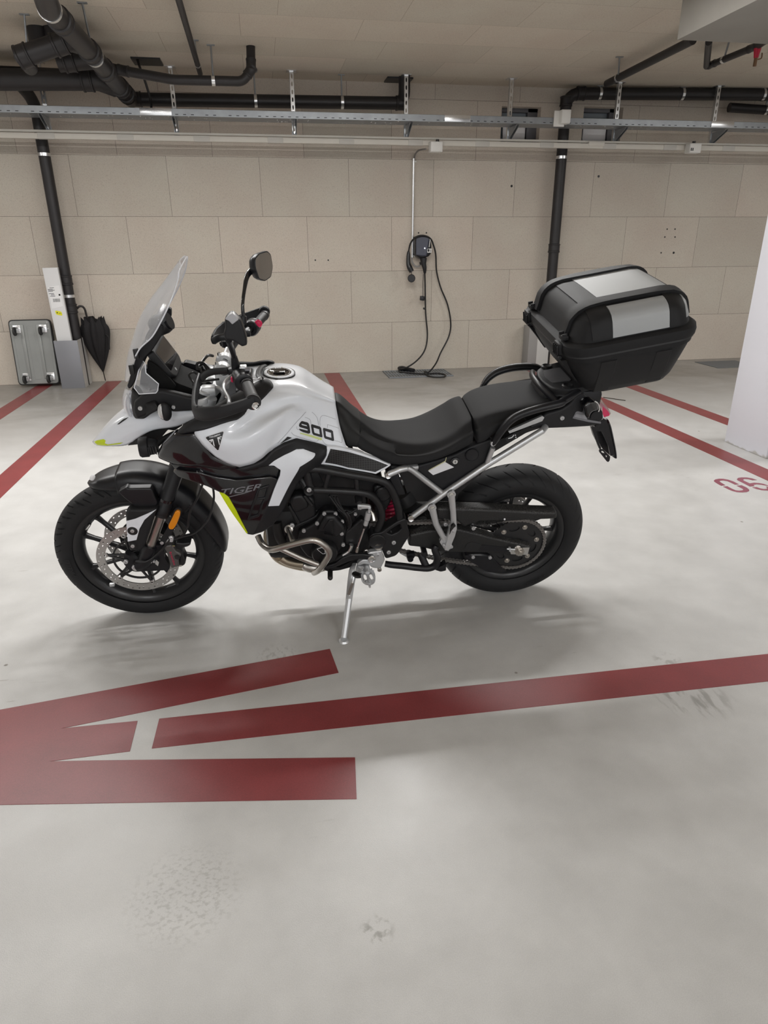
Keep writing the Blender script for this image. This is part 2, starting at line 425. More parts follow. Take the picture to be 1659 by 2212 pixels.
def quad(name, a, b, c, d, m, kind='structure'):
    return MB().add([a, b, c, d], [(0, 1, 2, 3)]).build(name, m, smooth=0, kind=kind, fix=False)
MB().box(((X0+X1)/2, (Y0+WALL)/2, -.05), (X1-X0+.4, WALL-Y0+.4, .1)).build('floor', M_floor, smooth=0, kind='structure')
MB().box(((X0+X1)/2, (Y0+WALL)/2, CEIL+.06), (X1-X0+.4, WALL-Y0+.4, .12)).build('ceiling', M_ceil, smooth=0, kind='structure')
# back wall with two small window recesses
wins = [(2.86, 3.335, 2.60, 2.965), (3.865, 4.36, 2.60, 2.985)]
wb = MB()
slab(wb, [(X0-.1, 0), (X1+.1, 0), (X1+.1, CEIL), (X0-.1, CEIL)], lambda u, v, h: (u, WALL-h, v), .25,
     holes=[[(a, c), (b_, c), (b_, d), (a, d)] for a, b_, c, d in wins], step=30, inner=False)
wb.build('wall_back', M_wall, smooth=0, kind='structure')
MB().box((X0-.1, (Y0+WALL)/2, CEIL/2), (.2, WALL-Y0, CEIL)).build('wall_left', M_paint, smooth=0, kind='structure')
MB().box((X1+.1, (Y0+WALL)/2, CEIL/2), (.2, WALL-Y0, CEIL)).build('wall_right', M_paint, smooth=0, kind='structure')
MB().box(((X0+X1)/2, Y0-.1, CEIL/2), (X1-X0, .2, CEIL)).build('wall_front', M_paint, smooth=0, kind='structure')
M_wframe = mat('window_frame_grey', (.10, .10, .11), .5)
M_wglass = mat('window_glass_dark', (.20, .23, .26), .12)
for i, (a, b_, c, d) in enumerate(wins):
    fr = MB(); y = WALL+.14
    for (cx, cz, sx, sz) in (((a+b_)/2, d-.02, b_-a, .04), ((a+b_)/2, c+.02, b_-a, .04), (a+.02, (c+d)/2, .04, d-c), (b_-.06, (c+d)/2, .12, d-c)):
        fr.box((cx, y, cz), (sx, .08, sz), bev=.003)
    f = fr.build('window_%d' % (i+1), M_wframe, kind='structure')
    MB().box(((a+b_)/2, y+.03, (c+d)/2), (b_-a, .01, d-c)).build('window_pane', M_wglass, f)
    MB().box(((a+b_)/2-.03, y-.005, (c+d)/2-.03), (b_-a-.20, .02, d-c-.16), bev=.003).build('casement', M_paint, f)
# column and the drop panel over it
M_col = mat('column_paint', (.67, .67, .72), .55, noise_amt=.02, noise_scale=5, bump=.1, bump_scale=50)
def col_dirt():
    nt = M_col.node_tree; b = nt.nodes['Principled BSDF']; geo = N(nt, 'ShaderNodeNewGeometry'); sp = N(nt, 'ShaderNodeSeparateXYZ')
    nt.links.new(geo.outputs['Position'], sp.inputs[0])
    n = N(nt, 'ShaderNodeTexNoise', Scale=14.0, Detail=4.0); nt.links.new(geo.outputs['Position'], n.inputs['Vector'])
    s = N(nt, 'ShaderNodeMath', operation='MULTIPLY_ADD'); s.inputs[1].default_value = .07; nt.links.new(n.outputs[0], s.inputs[0]); s.inputs[2].default_value = -.03
    d = N(nt, 'ShaderNodeMath', operation='SUBTRACT'); nt.links.new(sp.outputs[2], d.inputs[0]); nt.links.new(s.outputs[0], d.inputs[1])
    fac = ramp(nt, d.outputs[0], [(0.0, 1), (.012, 0)])
    src = b.inputs['Base Color'].links[0].from_socket
    nt.links.new(mixc(nt, fac, src, (.45, .43, .41)), b.inputs['Base Color'])
col_dirt()
MB().box((3.58+.30, 4.365, CEIL/2), (.60, .475, CEIL), bev=.006).build('column', M_col, kind='structure')
MB().box((3.0+.95, 5.11-.8, (2.81+CEIL)/2), (1.9, 1.6, CEIL-2.81), bev=.004).build('ceiling_drop', M_conc, kind='structure')

# ---------------------------------------------------------------- floor markings
def paint_mat(name, col):
    m, nt, b = nodes(name); L = nt.links
    geo = N(nt, 'ShaderNodeNewGeometry'); P = geo.outputs['Position']
    n = N(nt, 'ShaderNodeTexNoise', Scale=6.0, Detail=5.0); L.new(P, n.inputs['Vector'])
    n2 = N(nt, 'ShaderNodeTexNoise', Scale=300.0, Detail=2.0); L.new(P, n2.inputs['Vector'])
    c = mixc(nt, ramp(nt, n.outputs[0], [(.3, 0), (.7, 1)]), tuple(x*.88 for x in col), tuple(x*1.08 for x in col))
    c = mixc(nt, 1.0, c, ramp(nt, n2.outputs[0], [(.3, .9), (.7, 1.1)]), 'MULTIPLY')
    L.new(c, b.inputs['Base Color']); b.inputs['Roughness'].default_value = .38
    return m
M_red = paint_mat('red_floor_paint', (.235, .042, .045))
M_purple = paint_mat('number_paint', (.25, .055, .085))
def marking(name, loops, label, cat, m=M_red, holes=(), group=None, h=.0012):
    mb = MB()
    for lp in loops:
        q = [(p[0], p[1]) for p in lp]
        slab(mb, q, lambda u, v, hh: (u, v, h+hh), h, holes=holes, step=50, inner=False)
    return mb.build(name, m, smooth=0, label=label, cat=cat, group=group)
def fl(x, y, v='X'): p = at(*px(v, x, y), 2, 0); return (p.x, p.y)
# the arrow with three prongs (its head lies left of the picture)
c1, c2 = fl(1424, 44, 'Y'), fl(1462, 147, 'Y')
arrow = [fl(0, 307, 'Y'), c1, c2, fl(600, 320, 'Y'), fl(262, 388, 'Y'), fl(420, 372, 'Y'), fl(594, 355, 'Y'), fl(561, 486, 'Y'), fl(400, 506, 'Y'),
         fl(212, 530, 'Y'), fl(400, 526, 'Y'), fl(1533, 513, 'Y'), fl(1540, 692, 'Y'), fl(0, 717, 'Y')]
a0, a1_ = np.array(arrow[0]), np.array(arrow[1]); dd = (a0-a1_)/np.linalg.norm(a0-a1_)
arrow = [tuple(a0+dd*.28)]+arrow[:]+[(-1.15, fl(0, 717, 'Y')[1]+.03), (-1.5, 1.83)]
marking('direction_arrow', [arrow], 'large dark red three-pronged arrow painted on the floor below the front wheel', 'floor arrow')
p, q, r, s = fl(344, 1553), fl(1659, 1413), fl(1659, 1472), fl(328, 1617)
e = lambda a, b, t: (a[0]+(b[0]-a[0])*t, a[1]+(b[1]-a[1])*t)
marking('lane_line', [[p, e(p, q, 2.2), e(s, r, 2.2), s]], 'long dark red line running along the floor in front of the motorcycle, nearest the camera', 'painted line')
def bay(x0, x1, y0, y1, label): marking('bay_line', [[(x0, y0), (x1, y0), (x1, y1), (x0, y1)]], label, 'painted line', group=None)
bay(-2.66, -2.49, 3.8, 8.39, 'dark red bay line at the far left, ending below the upturned platform trolley')
bay(-1.905, -1.735, 2.9, 8.39, 'dark red bay line left of the front wheel, ending at the wall beside the umbrella')
bay(.70, .89, 5.4, 8.39, 'dark red bay line behind the motorcycle, seen between tank and wall')
bay(3.25, 3.42, 2.6, 8.39, 'dark red bay line passing the near side of the column')
bay(3.94, 4.11, 4.7, 8.39, 'dark red bay line ending behind the white column')
# stencil bay number, read from the other side
def dig(pts): return [fl(1500+x/10.434, 1000+y/10.434) for x, y in pts]
zero = [dig([(437, 400), (470, 375), (560, 358), (650, 360), (760, 380), (880, 420), (1005, 485), (915, 492), (830, 450), (740, 412), (650, 398), (590, 400), (562, 418), (600, 445), (700, 505), (605, 518), (520, 470), (450, 425)]),
        dig([(645, 535), (740, 527), (850, 585), (930, 618), (1010, 628), (1080, 620), (1105, 602), (1080, 580), (950, 515), (1065, 505), (1180, 560), (1235, 605), (1235, 635), (1180, 658), (1080, 667), (960, 660), (860, 635), (760, 595)])]
six = [dig([(958, 365), (985, 342), (1060, 328), (1180, 330), (1300, 350), (1412, 388), (1310, 393), (1220, 370), (1130, 362), (1095, 378), (1110, 400), (1250, 465), (1340, 448), (1450, 455), (1560, 475), (1690, 520), (1640, 517), (1500, 492), (1400, 483), (1340, 495), (1332, 505), (1355, 525), (1250, 533), (1100, 455), (970, 390)]),
       dig([(1300, 553), (1400, 545), (1480, 575), (1560, 590), (1620, 588), (1645, 570), (1610, 535), (1700, 545), (1760, 590), (1730, 618), (1640, 625), (1520, 615), (1400, 590)])]
marking('bay_number', zero+six, 'purplish red stencilled number 06 on the floor near the column', 'painted number', M_purple)

# ---------------------------------------------------------------- lamps on the ceiling (all out of the picture; those behind the camera are added fill)
M_lampbody = mat('lamp_housing', (.8, .8, .8), .4)
M_tube = mat('lamp_diffuser', (.9, .9, .9), .4, emit=((1, .985, .96), 6))
for i, (x, y, ln, pw, colr) in enumerate(LAMPS):
    t = empty('ceiling_light', (x, y, CEIL), 'white batten lamp on the ceiling, '+('above the front wheel', 'above the seat', 'at the far left', 'beyond the column', 'unseen fill added behind the camera on its left', 'unseen fill added behind the camera on its right', 'unseen fill added behind the camera at the far right')[i], 'ceiling lamp', 'linear ceiling lamps')
    MB().box((0, 0, -.035), (ln, .12, .07), bev=.008).build('housing', M_lampbody, t)
    MB().box((0, 0, -.08), (ln-.06, .09, .02), bev=.008).build('diffuser', M_tube, t)
    ld = bpy.data.lights.new('lamp_light', 'AREA'); ld.shape = 'RECTANGLE'; ld.size = ln-.08; ld.size_y = .08; ld.energy = pw; ld.color = colr
    lo = bpy.data.objects.new('lamp_light', ld); COL.objects.link(lo); lo.parent = t; lo.location = (0, 0, -.094)
# ================================================================ PIPES, TRAY, CHARGER, THINGS BY THE WALL
M_pipe = mat('black_plastic_pipe', (.022, .020, .021), .45, noise_amt=.2, noise_scale=8)
M_galv = mat('galvanised_steel', (.34, .36, .38), .42, .75, noise_amt=.22, noise_scale=9, bump=.1, bump_scale=30)
M_galv_br = mat('bright_zinc', (.75, .76, .77), .25, .9)
M_duct = mat('cream_cable_duct', (.60, .57, .51), .5)
M_boxw = mat('white_plastic_box', (.72, .71, .68), .45)
M_blk = mat('black_plastic', (.015, .015, .016), .4)
M_rubber = mat('black_cable_rubber', (.012, .011, .011), .5)

def pipe(name, pts, r, label, group=None, sockets=(), clamps=(), smooth=False, bend=.08, res=5):
    P = [Vector(p) for p in pts]
    Q = [P[0]]
    for i in range(1, len(P)-1):
        a = (P[i-1]-P[i]).normalized(); b = (P[i+1]-P[i]).normalized(); q = min(bend, (P[i-1]-P[i]).length*.45, (P[i+1]-P[i]).length*.45)
        A = P[i]+a*q; B = P[i]+b*q
        for k in range(7):
            t = k/6; Q.append((1-t)**2*A+2*t*(1-t)*P[i]+t*t*B)
    Q.append(P[-1])
    base = P[0]
    t = empty(name, base, label, 'pipe', group)
    MB().tube([q-base for q in Q], r, n=24, smooth=False).build('pipe_run', M_pipe, t)
    def along(seg, f): return P[seg].lerp(P[seg+1], f), (P[seg+1]-P[seg]).normalized()
    for seg, f in sockets:
        c, d = along(seg, f); c = c-base
        MB().lathe([(r*.98, -.055), (r*1.16, -.05), (r*1.16, -.035), (r*1.09, -.03), (r*1.09, .03), (r*1.16, .035), (r*1.16, .045), (r*.98, .05)], c, d, n=24).build('socket', M_pipe, t)
    for seg, f, top in clamps:
        c, d = along(seg, f); c = c-base
        MB().lathe([(r*1.0, -.015), (r*1.06, -.015), (r*1.06, .015), (r*1.0, .015)], c, d, n=24).build('clamp', M_galv_br, t)
        if top:
            tp = Vector(top)-base if not isinstance(top, (int, float)) else Vector((c.x, c.y, top-base.z))
            m = MB().cyl(c, tp, .008, n=10); m.box(tp-Vector((0, 0, .004)), (.07, .03, .006))
            m.build('hanger_rod', M_galv, t)
    return t
# two downpipes on the back wall
pl_ = [(-2.12, 8.22, .0), (-2.12, 8.22, 2.86), (-2.2, 7.95, 3.0)]
pipe('downpipe', pl_, .058, 'black vertical downpipe on the left of the wall, behind the white carton', 'black downpipes', sockets=[(0, .405), (0, .30)], clamps=[(0, .346, None), (0, .833, None)], bend=.14)
pr_ = [(3.57, 8.25, .0), (3.57, 8.25, 3.08), (6.3, 8.05, 3.10), (9.5, 7.9, 3.06)]
pipe('downpipe', [pr_[0], pr_[1], pr_[2], pr_[3]], .062, 'black downpipe right of the charger that bends and runs right under the ceiling', 'black downpipes',
     sockets=[(0, .47), (0, .975), (1, .06)], clamps=[(0, .79, None), (1, .14, CEIL), (1, .50, CEIL), (1, .86, CEIL)], bend=.16)
pipe('ceiling_pipe', [(5.6, 8.2, 2.98), (6.6, 8.1, 2.93), (8.5, 8.0, 2.9)], .05, 'short black pipe under the long right ceiling pipe', clamps=[(0, .45, CEIL)])
# horizontal black pipe in the middle, ending in an elbow into the ceiling
a = at(560/2, 436/2, 1, 8.12); b = at(1659/2, 433/2, 1, 8.12)
zc = 2.88
mid = [Vector((-1.17, 8.10, zc)), Vector((1.66, 8.12, zc+.035)), Vector((1.66, 8.12, CEIL))]
# long collector pipe coming towards the camera on the left, falling into it
coll = [Vector((-1.05, 4.4, 3.00)), at(105, 17, 2, 2.98), at(390/2, 225/2, 2, 2.95), at(255, 184, 2, 2.90), mid[0]]
pipe('ceiling_pipe', [coll[0], coll[1], coll[2], coll[3], mid[0]], .075, 'thick black drain pipe running from the top left corner towards the wall', sockets=[(1, .25), (1, .98), (2, .5), (3, .15), (3, .6)],
     clamps=[(1, .02, None), (2, .1, at(355/2, 5, 2, CEIL))], bend=.03)
pipe('ceiling_pipe', mid, .062, 'straight black drain pipe above the tray, turning up into the ceiling at its right end', sockets=[(0, .02), (0, .985)],
     clamps=[(0, .44, CEIL), (0, .76, CEIL)], bend=.13)
p2 = [at(462/2, 290/2, 1, 7.3), at(530/2, 305/2, 1, 7.25), at(750/2, 345/2, 1, 7.15), at(1050/2, 352/2, 1, 7.15), at(1085/2, 300/2, 1, 7.15), at(1083/2, 200/2, 2, CEIL)]
pipe('ceiling_pipe', p2, .040, 'thinner black branch pipe with an elbow rising into the ceiling', sockets=[(1, .02), (3, .9), (4, .2)], clamps=[(2, .57, at(910/2, 193/2, 2, CEIL))], bend=.05)
# row of pipes at the far left
pipe('ceiling_pipe', [at(-120, 168, 1, 7.6), at(0, 172, 1, 7.6), at(420/2, 345/2, 1, 7.6), at(500/2, 375/2, 1, 7.7)], .088, 'upper thick black pipe entering from the left edge', sockets=[(1, .9)], bend=.03)
pipe('ceiling_pipe', [at(-120, 150, 1, 7.85), at(0, 158, 1, 7.85), at(230, 168, 1, 7.8)], .06, 'thick black pipe behind the upper one at the left edge')
pipe('ceiling_pipe', [at(95/2, 245/2, 1, 6.6), at(300/2, 175/2, 1, 6.6), at(370/2, 200/2, 1, 6.9)], .075, 'short thick black stub pipe in front, capped at its left end', sockets=[(0, .04), (0, .8)], clamps=[(0, .12, at(105/2, 60/2, 2, CEIL))], bend=.05)
pipe('ceiling_pipe', [at(130/2, 290/2, 1, 6.9), at(95/2, 245/2, 1, 6.6)], .06, 'short black elbow below the capped stub pipe')
pipe('ceiling_pipe', [at(250/2, 265/2, 1, 7.3), at(420/2, 250/2, 1, 7.3)], .085, 'thick black branch pipe crossing behind the collector pipe', sockets=[(0, .3)])
for x0_, x1_, lb in ((118, 165, 'left'), (190, 240, 'right')):
    q0 = at((x0_+x1_)/4, 50, 2, CEIL); MB().cyl((q0.x, q0.y+.12, CEIL-.16), (q0.x, q0.y+.12, CEIL-.001), .085, n=24).build('pipe_stub', M_pipe, label='%s one of two short black pipe stubs coming out of the ceiling top left' % lb, cat='pipe')
pipe('ceiling_pipe', [at(755/2, -30, 2, 3.08), at(865/2, 318/2, 2, 3.05)], .024, 'thin brown pipe running straight along the ceiling from the top edge', clamps=[(0, .86, at(840/2, 172/2, 2, CEIL))])
pipe('ceiling_pipe', [at(1300+910/4.621, 40+215/4.621, 2, 3.06), at(1300+50/4.621, 40+650/4.621, 2, 3.05)], .035, 'brown pipe slanting from the ceiling drop down to the long right pipe', clamps=[(0, .84, at(1300+178/4.621, 40+380/4.621, 2, CEIL))])
q = [at(1300+1068/4.621, 40+232/4.621, 2, 3.06), at(1300+1045/4.621, 40+480/4.621, 2, 3.04), at(1300+1560/4.621, 40+270/4.621, 2, 3.04), at(1300+1700/4.621, 40+180/4.621, 2, 3.04)]
pipe('ceiling_pipe', q, .028, 'angled brown pipe with a red valve at the top right', sockets=[(1, .12), (1, .9)], clamps=[(1, .36, at(1300+1280/4.621, 40+200/4.621, 2, CEIL))], bend=.03)
vt = q[2]; M_redv = mat('red_valve', (.45, .01, .04), .4)
v_ = empty('valve', vt, 'red drain valve hanging under the angled pipe at the top right', 'valve')
MB().cyl((0, 0, -.02), (0, 0, -.09), .03, .018, n=14).build('valve_body', M_redv, v_)
MB().cyl((0, 0, -.09), (0, 0, -.15), .014, n=12).tube([(.0, 0, -.1), (.05, 0, -.09), (.05, 0, -.05)], .005, n=8).build('drain_spout', mat('valve_brass', (.2, .12, .07), .5, .7), v_)
# dark recess in ceiling with two cables
MB().box((at(318, 131, 2, CEIL).x, at(318, 131, 2, CEIL).y, CEIL+.0), (.27, .26, .03)).build('ceiling_opening', M_blk, label='small dark square opening in the ceiling with a thin cable dropping from it', cat='opening')
MB().tube([at(296, 126, 2, CEIL), at(302, 145, 1, 7.7), at(313, 175, 1, 7.75), at(325, 215, 1, 7.85), at(327, 240, 1, 7.9)], .012, n=8).build('ceiling_cable', M_rubber, label='black cable dropping from the ceiling opening to the cable tray', cat='cable')
MB().box((at(860, 172, 2, CEIL).x, at(860, 172, 2, CEIL).y-.02, CEIL), (.28, .22, .03)).build('ceiling_opening', M_blk, label='dark square opening in the ceiling above the elbow at the middle', cat='opening')

# cable tray: lip, bottom with slots, joint plates
T0 = Vector((-4.5, 7.75, 2.725)); 
tray = empty('cable_tray', (0, 7.75, 2.69), 'long galvanised cable tray hung below the ceiling along the wall', 'cable tray')
def ty(x): return .006*(x-1.4)*.6
tb = MB(); X = [-5, 9.5]
prof = [(0, .062), (.012, .066), (.012, .058), (.004, .054), (.004, .004), (.252, .004), (.252, .058), (.244, .064), (.256, .066), (.256, 0), (0, 0)]
tb.rings([[Vector((x, y, z+ty(x)*.5)) for y, z in prof] for x in (X[0], X[1])], caps=True)
tb.build('tray_body', M_galv, tray, smooth=0)
st = MB(); rnd = random.Random(4)
x = -4.9
while x < 9.4:
    if rnd.random() < .95: st.box((x, -.0012, .014+ty(x)*.5), (.028, .002, .006))
    x += .075 if int(x*13) % 7 else .14
o = st.build('tray_slots', M_blk, tray, smooth=0); o['kind'] = 'stuff'
dots = MB()  # bright flecks painted under the tray for light through its punched slots
for _ in range(150):
    x = rnd.uniform(-3, 8); y = rnd.uniform(.03, .22); dots.box((x, y, -.0008+ty(x)*.5), (.012, .03, .0015))
o = dots.build('light_flecks', M_galv_br, tray, smooth=0); o['kind'] = 'stuff'
for pxx, wpx in ((337, 64), (989, 56), (1565, 52)):
    c = at(pxx, 250, 1, 7.74); MB().box((c.x, -.004, .034+ty(c.x)*.5), (.30 if pxx < 500 else .28, .004, .062), bev=.001).build('joint_plate', M_galv_br, tray)
# slotted uprights with cantilever brackets
def upright(pxx, pyt, n, lab):
    p = at(pxx, pyt, 1, 8.032); x = p.x
    t = empty('tray_hanger', (x, 8.032, CEIL), lab, 'bracket', 'slotted tray hangers')
    m = MB(); H = CEIL-2.53
    holes = [circ2(0, -z, .008, 10, .022) for z in np.arange(.05, H-.05, .07)]
    slab(m, [(-.021, 0), (.021, 0), (.021, -H), (-.021, -H)], lambda u, v, h: (u, -.02-h, v), .003, holes=holes, step=1, inner=False)
    for s in (-1, 1): m.box((s*.0205, -.0, -H/2), (.003, .04, H))
    m.box((0, 0, -.004), (.10, .10, .008))
    m.build('slotted_post', M_galv_br, t, smooth=0)
    b = MB()
    slab(b, [(-.28, 2.686-CEIL), (.02, 2.686-CEIL), (.02, 2.55-CEIL), (0, 2.55-CEIL), (-.26, 2.666-CEIL)], lambda u, v, h: (-.012-h, u-.0, v), .004, step=1, inner=False)
    slab(b, [(-.28, 2.686-CEIL), (.02, 2.686-CEIL), (.02, 2.55-CEIL), (0, 2.55-CEIL), (-.26, 2.666-CEIL)], lambda u, v, h: (.016-h, u-.0, v), .004, step=1, inner=False)
    b.box((0, -.022, 2.58-CEIL), (.05, .004, .06))
    b.build('bracket_arm', M_galv, t, smooth=0)
    MB().cyl((0, -.024, 2.60-CEIL), (0, -.034, 2.60-CEIL), .012, n=6).build('bolt', M_galv_br, t)
for i, (a_, b_) in enumerate(((94, 205), (368, 150), (629, 155), (877, 165), (1105, 170), (1336, 205), (1549, 210))):
    upright(a_, b_, i, 'slotted steel hanger holding up the cable tray, %s from the left' % ('first', 'second', 'third', 'fourth', 'fifth', 'sixth', 'seventh')[i])
# cream cable duct
du = empty('cable_duct', (0, 7.96, 2.53), 'cream cable duct running along the wall under the tray', 'cable duct')
MB().box((2, 0, -.012), (15, .05, .050), bev=.004).build('duct_body', M_duct, du)
MB().box((2, .02, .034), (15, .03, .022), bev=.003).build('duct_rail', M_duct, du)
for k in range(20):
    MB().box((-5+.75*k, -.003, -.012), (.16, .052, .0545), bev=.002).build('duct_joint', mat('duct_joint_grey', (.5, .48, .44), .5) if k == 0 else bpy.data.materials['duct_joint_grey'], du)
MB().box((at(457+830, 308, 1, 7.96).x, -.01, .01), (.19, .04, .045), bev=.004).build('duct_cover', M_duct, du)
def jbox(pxx, pyy, w_, h_, y, label):
    c = at(pxx, pyy, 1, y); t = empty('junction_box', c, label, 'junction box')
    MB().box((0, 0, 0), (w_, .10, h_), bev=.008).build('box_body', M_boxw, t)
    MB().box((0, -.052, 0), (w_*.93, .006, h_*.9), bev=.003).build('box_lid', M_boxw, t)
    return t
t = jbox(941, 318, .135, .10, 7.88, 'white junction box on the cable duct above the charger')
MB().cyl((.02, 0, .05), (.02, 0, .075), .018, n=12).build('cable_gland', M_blk, t)
t = jbox(1497, 321, .145, .10, 7.88, 'white junction box on the cable duct at the right')
MB().cyl((.0, 0, .05), (.0, 0, .075), .018, n=12).build('cable_gland', M_blk, t)
MB().box((-.055, -.057, -.015), (.012, .002, .03)).box((-.035, -.057, -.015), (.012, .002, .03)).build('rating_marks', M_blk, t)
t = jbox(1219, 253, .105, .13, 7.70, 'white box fixed to the cable tray in front of the right downpipe')
MB().box((-.045, .03, -.012), (.12, .02, .15), bev=.004).build('mounting_plate', M_boxw, t)
# cable from the box to the conduit
cnd = [at(920, 322, 1, 7.95), at(905, 325, 1, 8.2), at(897, 333, 1, 8.36), at(895, 345, 1, 8.375)]
MB().tube(cnd, .009, n=8).build('supply_cable', mat('grey_cable', (.20, .19, .18), .5), label='grey cable curving from the junction box to the top of the metal conduit', cat='cable')
c_t, c_b = at(893.5, 342, 1, 8.37), at(890.5, 557, 1, 8.37)
t = empty('conduit', c_b, 'thin bright metal conduit running down the wall to the charger', 'conduit')
MB().cyl((0, 0, 0), c_t-c_b, .0135, n=14).build('conduit_tube', M_galv_br, t)
for f in (.02, .97): MB().box((c_t-c_b)*f+Vector((.01, .012, 0)), (.05, .02, .016), bev=.003).build('conduit_clip', M_boxw, t)
# charger
ch = empty('wall_charger', (at(915, 535, 1, 8.3).x, 8.39, 1.47), 'dark blue and black electric car charger on the wall with cables hanging from it', 'wall charger')
M_chg = mat('charger_blue', (.030, .033, .055), .22, coat=.4); M_chgb = mat('charger_black', (.012, .012, .014), .3)
def zc_(x, y, yy=8.30): p_ = at(*px('Z', x, y), 1, yy); return (p_.x-ch.location.x, p_.z-ch.location.z)
body = [zc_(*q) for q in ((455, 340), (500, 305), (620, 290), (740, 305), (800, 340), (812, 500), (805, 680), (760, 740), (700, 765), (690, 800), (600, 815), (470, 720), (455, 690))]
m = MB(); slab(m, round_poly(body, .02), lambda u, v, h: (u, -.14-h, v), .14, step=.012, rnd=.035, rndh=.03); m.build('charger_shell', M_chgb, ch)
fr_ = [zc_(*q) for q in ((470, 345), (560, 305), (690, 305), (765, 330), (735, 500), (700, 735), (600, 735), (468, 715))]
m = MB(); slab(m, round_poly(fr_, .012), lambda u, v, h: (u, -.146-h, v), .02, step=.012, rnd=.012, rndh=.005); m.build('charger_front', M_chg, ch)
m = MB(); slab(m, round_poly([zc_(*q) for q in ((712, 575), (805, 572), (802, 662), (708, 662))], .008), lambda u, v, h: (u, -.148-h, v), .01, step=.05, inner=False); m.build('sticker', M_boxw, ch)
m = MB(); slab(m, circ2(*zc_(735, 612), .011, 14, .017), lambda u, v, h: (u, -.1485-h, v), .002, step=.05, inner=False)
for q in ((775, 600), (775, 620), (775, 640)): m.box((zc_(*q)[0], -.149, zc_(*q)[1]), (.02, .001, .004))
m.build('sticker_print', M_chgb, ch)
m = MB(); slab(m, circ2(*zc_(778, 358), .011, 16, .018), lambda u, v, h: (u, -.148-h, v), .01, step=.05, inner=False, holes=[circ2(*zc_(778, 358), .005, 10, .010)])
for k in range(8):
    z0_ = zc_(768-k*2.5, 405+k*18); m.box((z0_[0], -.149, z0_[1]), (.010, .002, .007))
m.build('key_tag', M_boxw, ch)
m = MB(); m.sphere((zc_(655, 565)[0], -.150, zc_(655, 565)[1]), .006); m.build('status_light', mat('status_led', (1, 1, 1), .3, emit=((1, 1, 1), 6)), ch)
m = MB(); Wz = lambda x, y, yy: at(*px('Z', x, y), 1, yy)-ch.location
m.tube([Wz(650, 790, 8.27), Wz(655, 900, 8.26), Wz(675, 1000, 8.26), Wz(680, 1110, 8.27)], [.045, .032, .026, .014], n=12); m.build('plug_sleeve', M_chgb, ch)
m = MB(); m.tube([Wz(610, 860, 8.30), Wz(620, 910, 8.30)], [.03, .028], n=10, smooth=False); m.build('strain_relief', M_chgb, ch)
MB().tube([Wz(395, 770, 8.36), Wz(410, 870, 8.35), Wz(470, 950, 8.35), Wz(540, 960, 8.35), Wz(590, 920, 8.33)], .010, n=8).build('supply_hose', mat('grey_hose', (.32, .31, .30), .5), ch)
# the car cable: up over the charger, down right, loop on the floor, back up
G0 = lambda x, y: Vector((*fl(x, y), .018))
Zs = 4.0227
wv = lambda x, y, yy: at(820+x/Zs, 290+y/Zs, 1, yy)
cab = [wv(392, 1200, 8.27), wv(395, 1300, 8.3), wv(400, 1550, 8.33), wv(415, 1750, 8.33), wv(390, 1880, 8.30), wv(320, 1970, 8.26), wv(230, 2030, 8.22)]
cab += [G0(820+170/Zs, 290+2062/Zs), G0(820+180/Zs, 290+2080/Zs), G0(820+260/Zs, 290+2088/Zs), G0(820+390/Zs, 290+2096/Zs), G0(820+500/Zs, 290+2090/Zs), G0(820+570/Zs, 290+2105/Zs), G0(820+555/Zs, 290+2122/Zs), G0(820+480/Zs, 290+2124/Zs), G0(820+415/Zs, 290+2110/Zs), G0(820+390/Zs, 290+2092/Zs)+Vector((0, 0, .022))]
cab += [wv(430, 2065, 8.05), wv(490, 1990, 8.18), wv(530, 1900, 8.26), wv(600, 1760, 8.32), wv(618, 1640, 8.34), wv(590, 1480, 8.34), wv(530, 1330, 8.34), wv(495, 1190, 8.33), wv(488, 1050, 8.30), wv(470, 970, 8.27), wv(440, 905, 8.24), wv(375, 880, 8.22), wv(310, 897, 8.22), wv(268, 950, 8.25), wv(252, 1020, 8.27)]
MB().tube(cab, .0095, n=10, res=8).build('charging_cable', M_rubber, label='long black charging cable looping from the wall charger down to the floor grille and back', cat='cable')
hb = Z_ = None
t = empty('charging_plug', wv(252, 1020, 8.27), 'black charging plug hanging left of the charger with its round cap below', 'charging plug')
W2 = lambda x, y, yy: wv(x, y, yy)-t.location
MB().tube([W2(252, 1015, 8.27), W2(250, 1050, 8.27), W2(250, 1120, 8.26), W2(262, 1160, 8.25), W2(280, 1195, 8.24)], [.012, .023, .027, .033, .029], n=14).build('plug_handle', M_chgb, t)
MB().tube([W2(277, 1190, 8.25), W2(277, 1235, 8.25)], .004, n=6, smooth=False).build('cap_strap', M_chgb, t)
MB().cyl(W2(277, 1252, 8.29), W2(277, 1252, 8.24), .046, n=20, bev=.006).build('plug_cap', M_chgb, t)
t = empty('dust_cap', wv(372, 1420, 8.3), 'small black plug cap hanging on a thin strap beside the cable', 'plug cap')
W2 = lambda x, y, yy: wv(x, y, yy)-t.location
MB().tube([W2(380, 1215, 8.29), W2(377, 1300, 8.31), W2(377, 1405, 8.31)], .0035, n=6, smooth=False).build('cap_strap', M_chgb, t)
MB().box(W2(370, 1425, 8.30), (.055, .05, .055), bev=.010, rot=Matrix.Rotation(.15, 3, 'Y')).build('cap_body', M_chgb, t)
MB().box(W2(388, 1515, 8.30), (.030, .02, .022), bev=.004, rot=Matrix.Rotation(.3, 3, 'Y')).build('cable_tie', M_chgb, t)
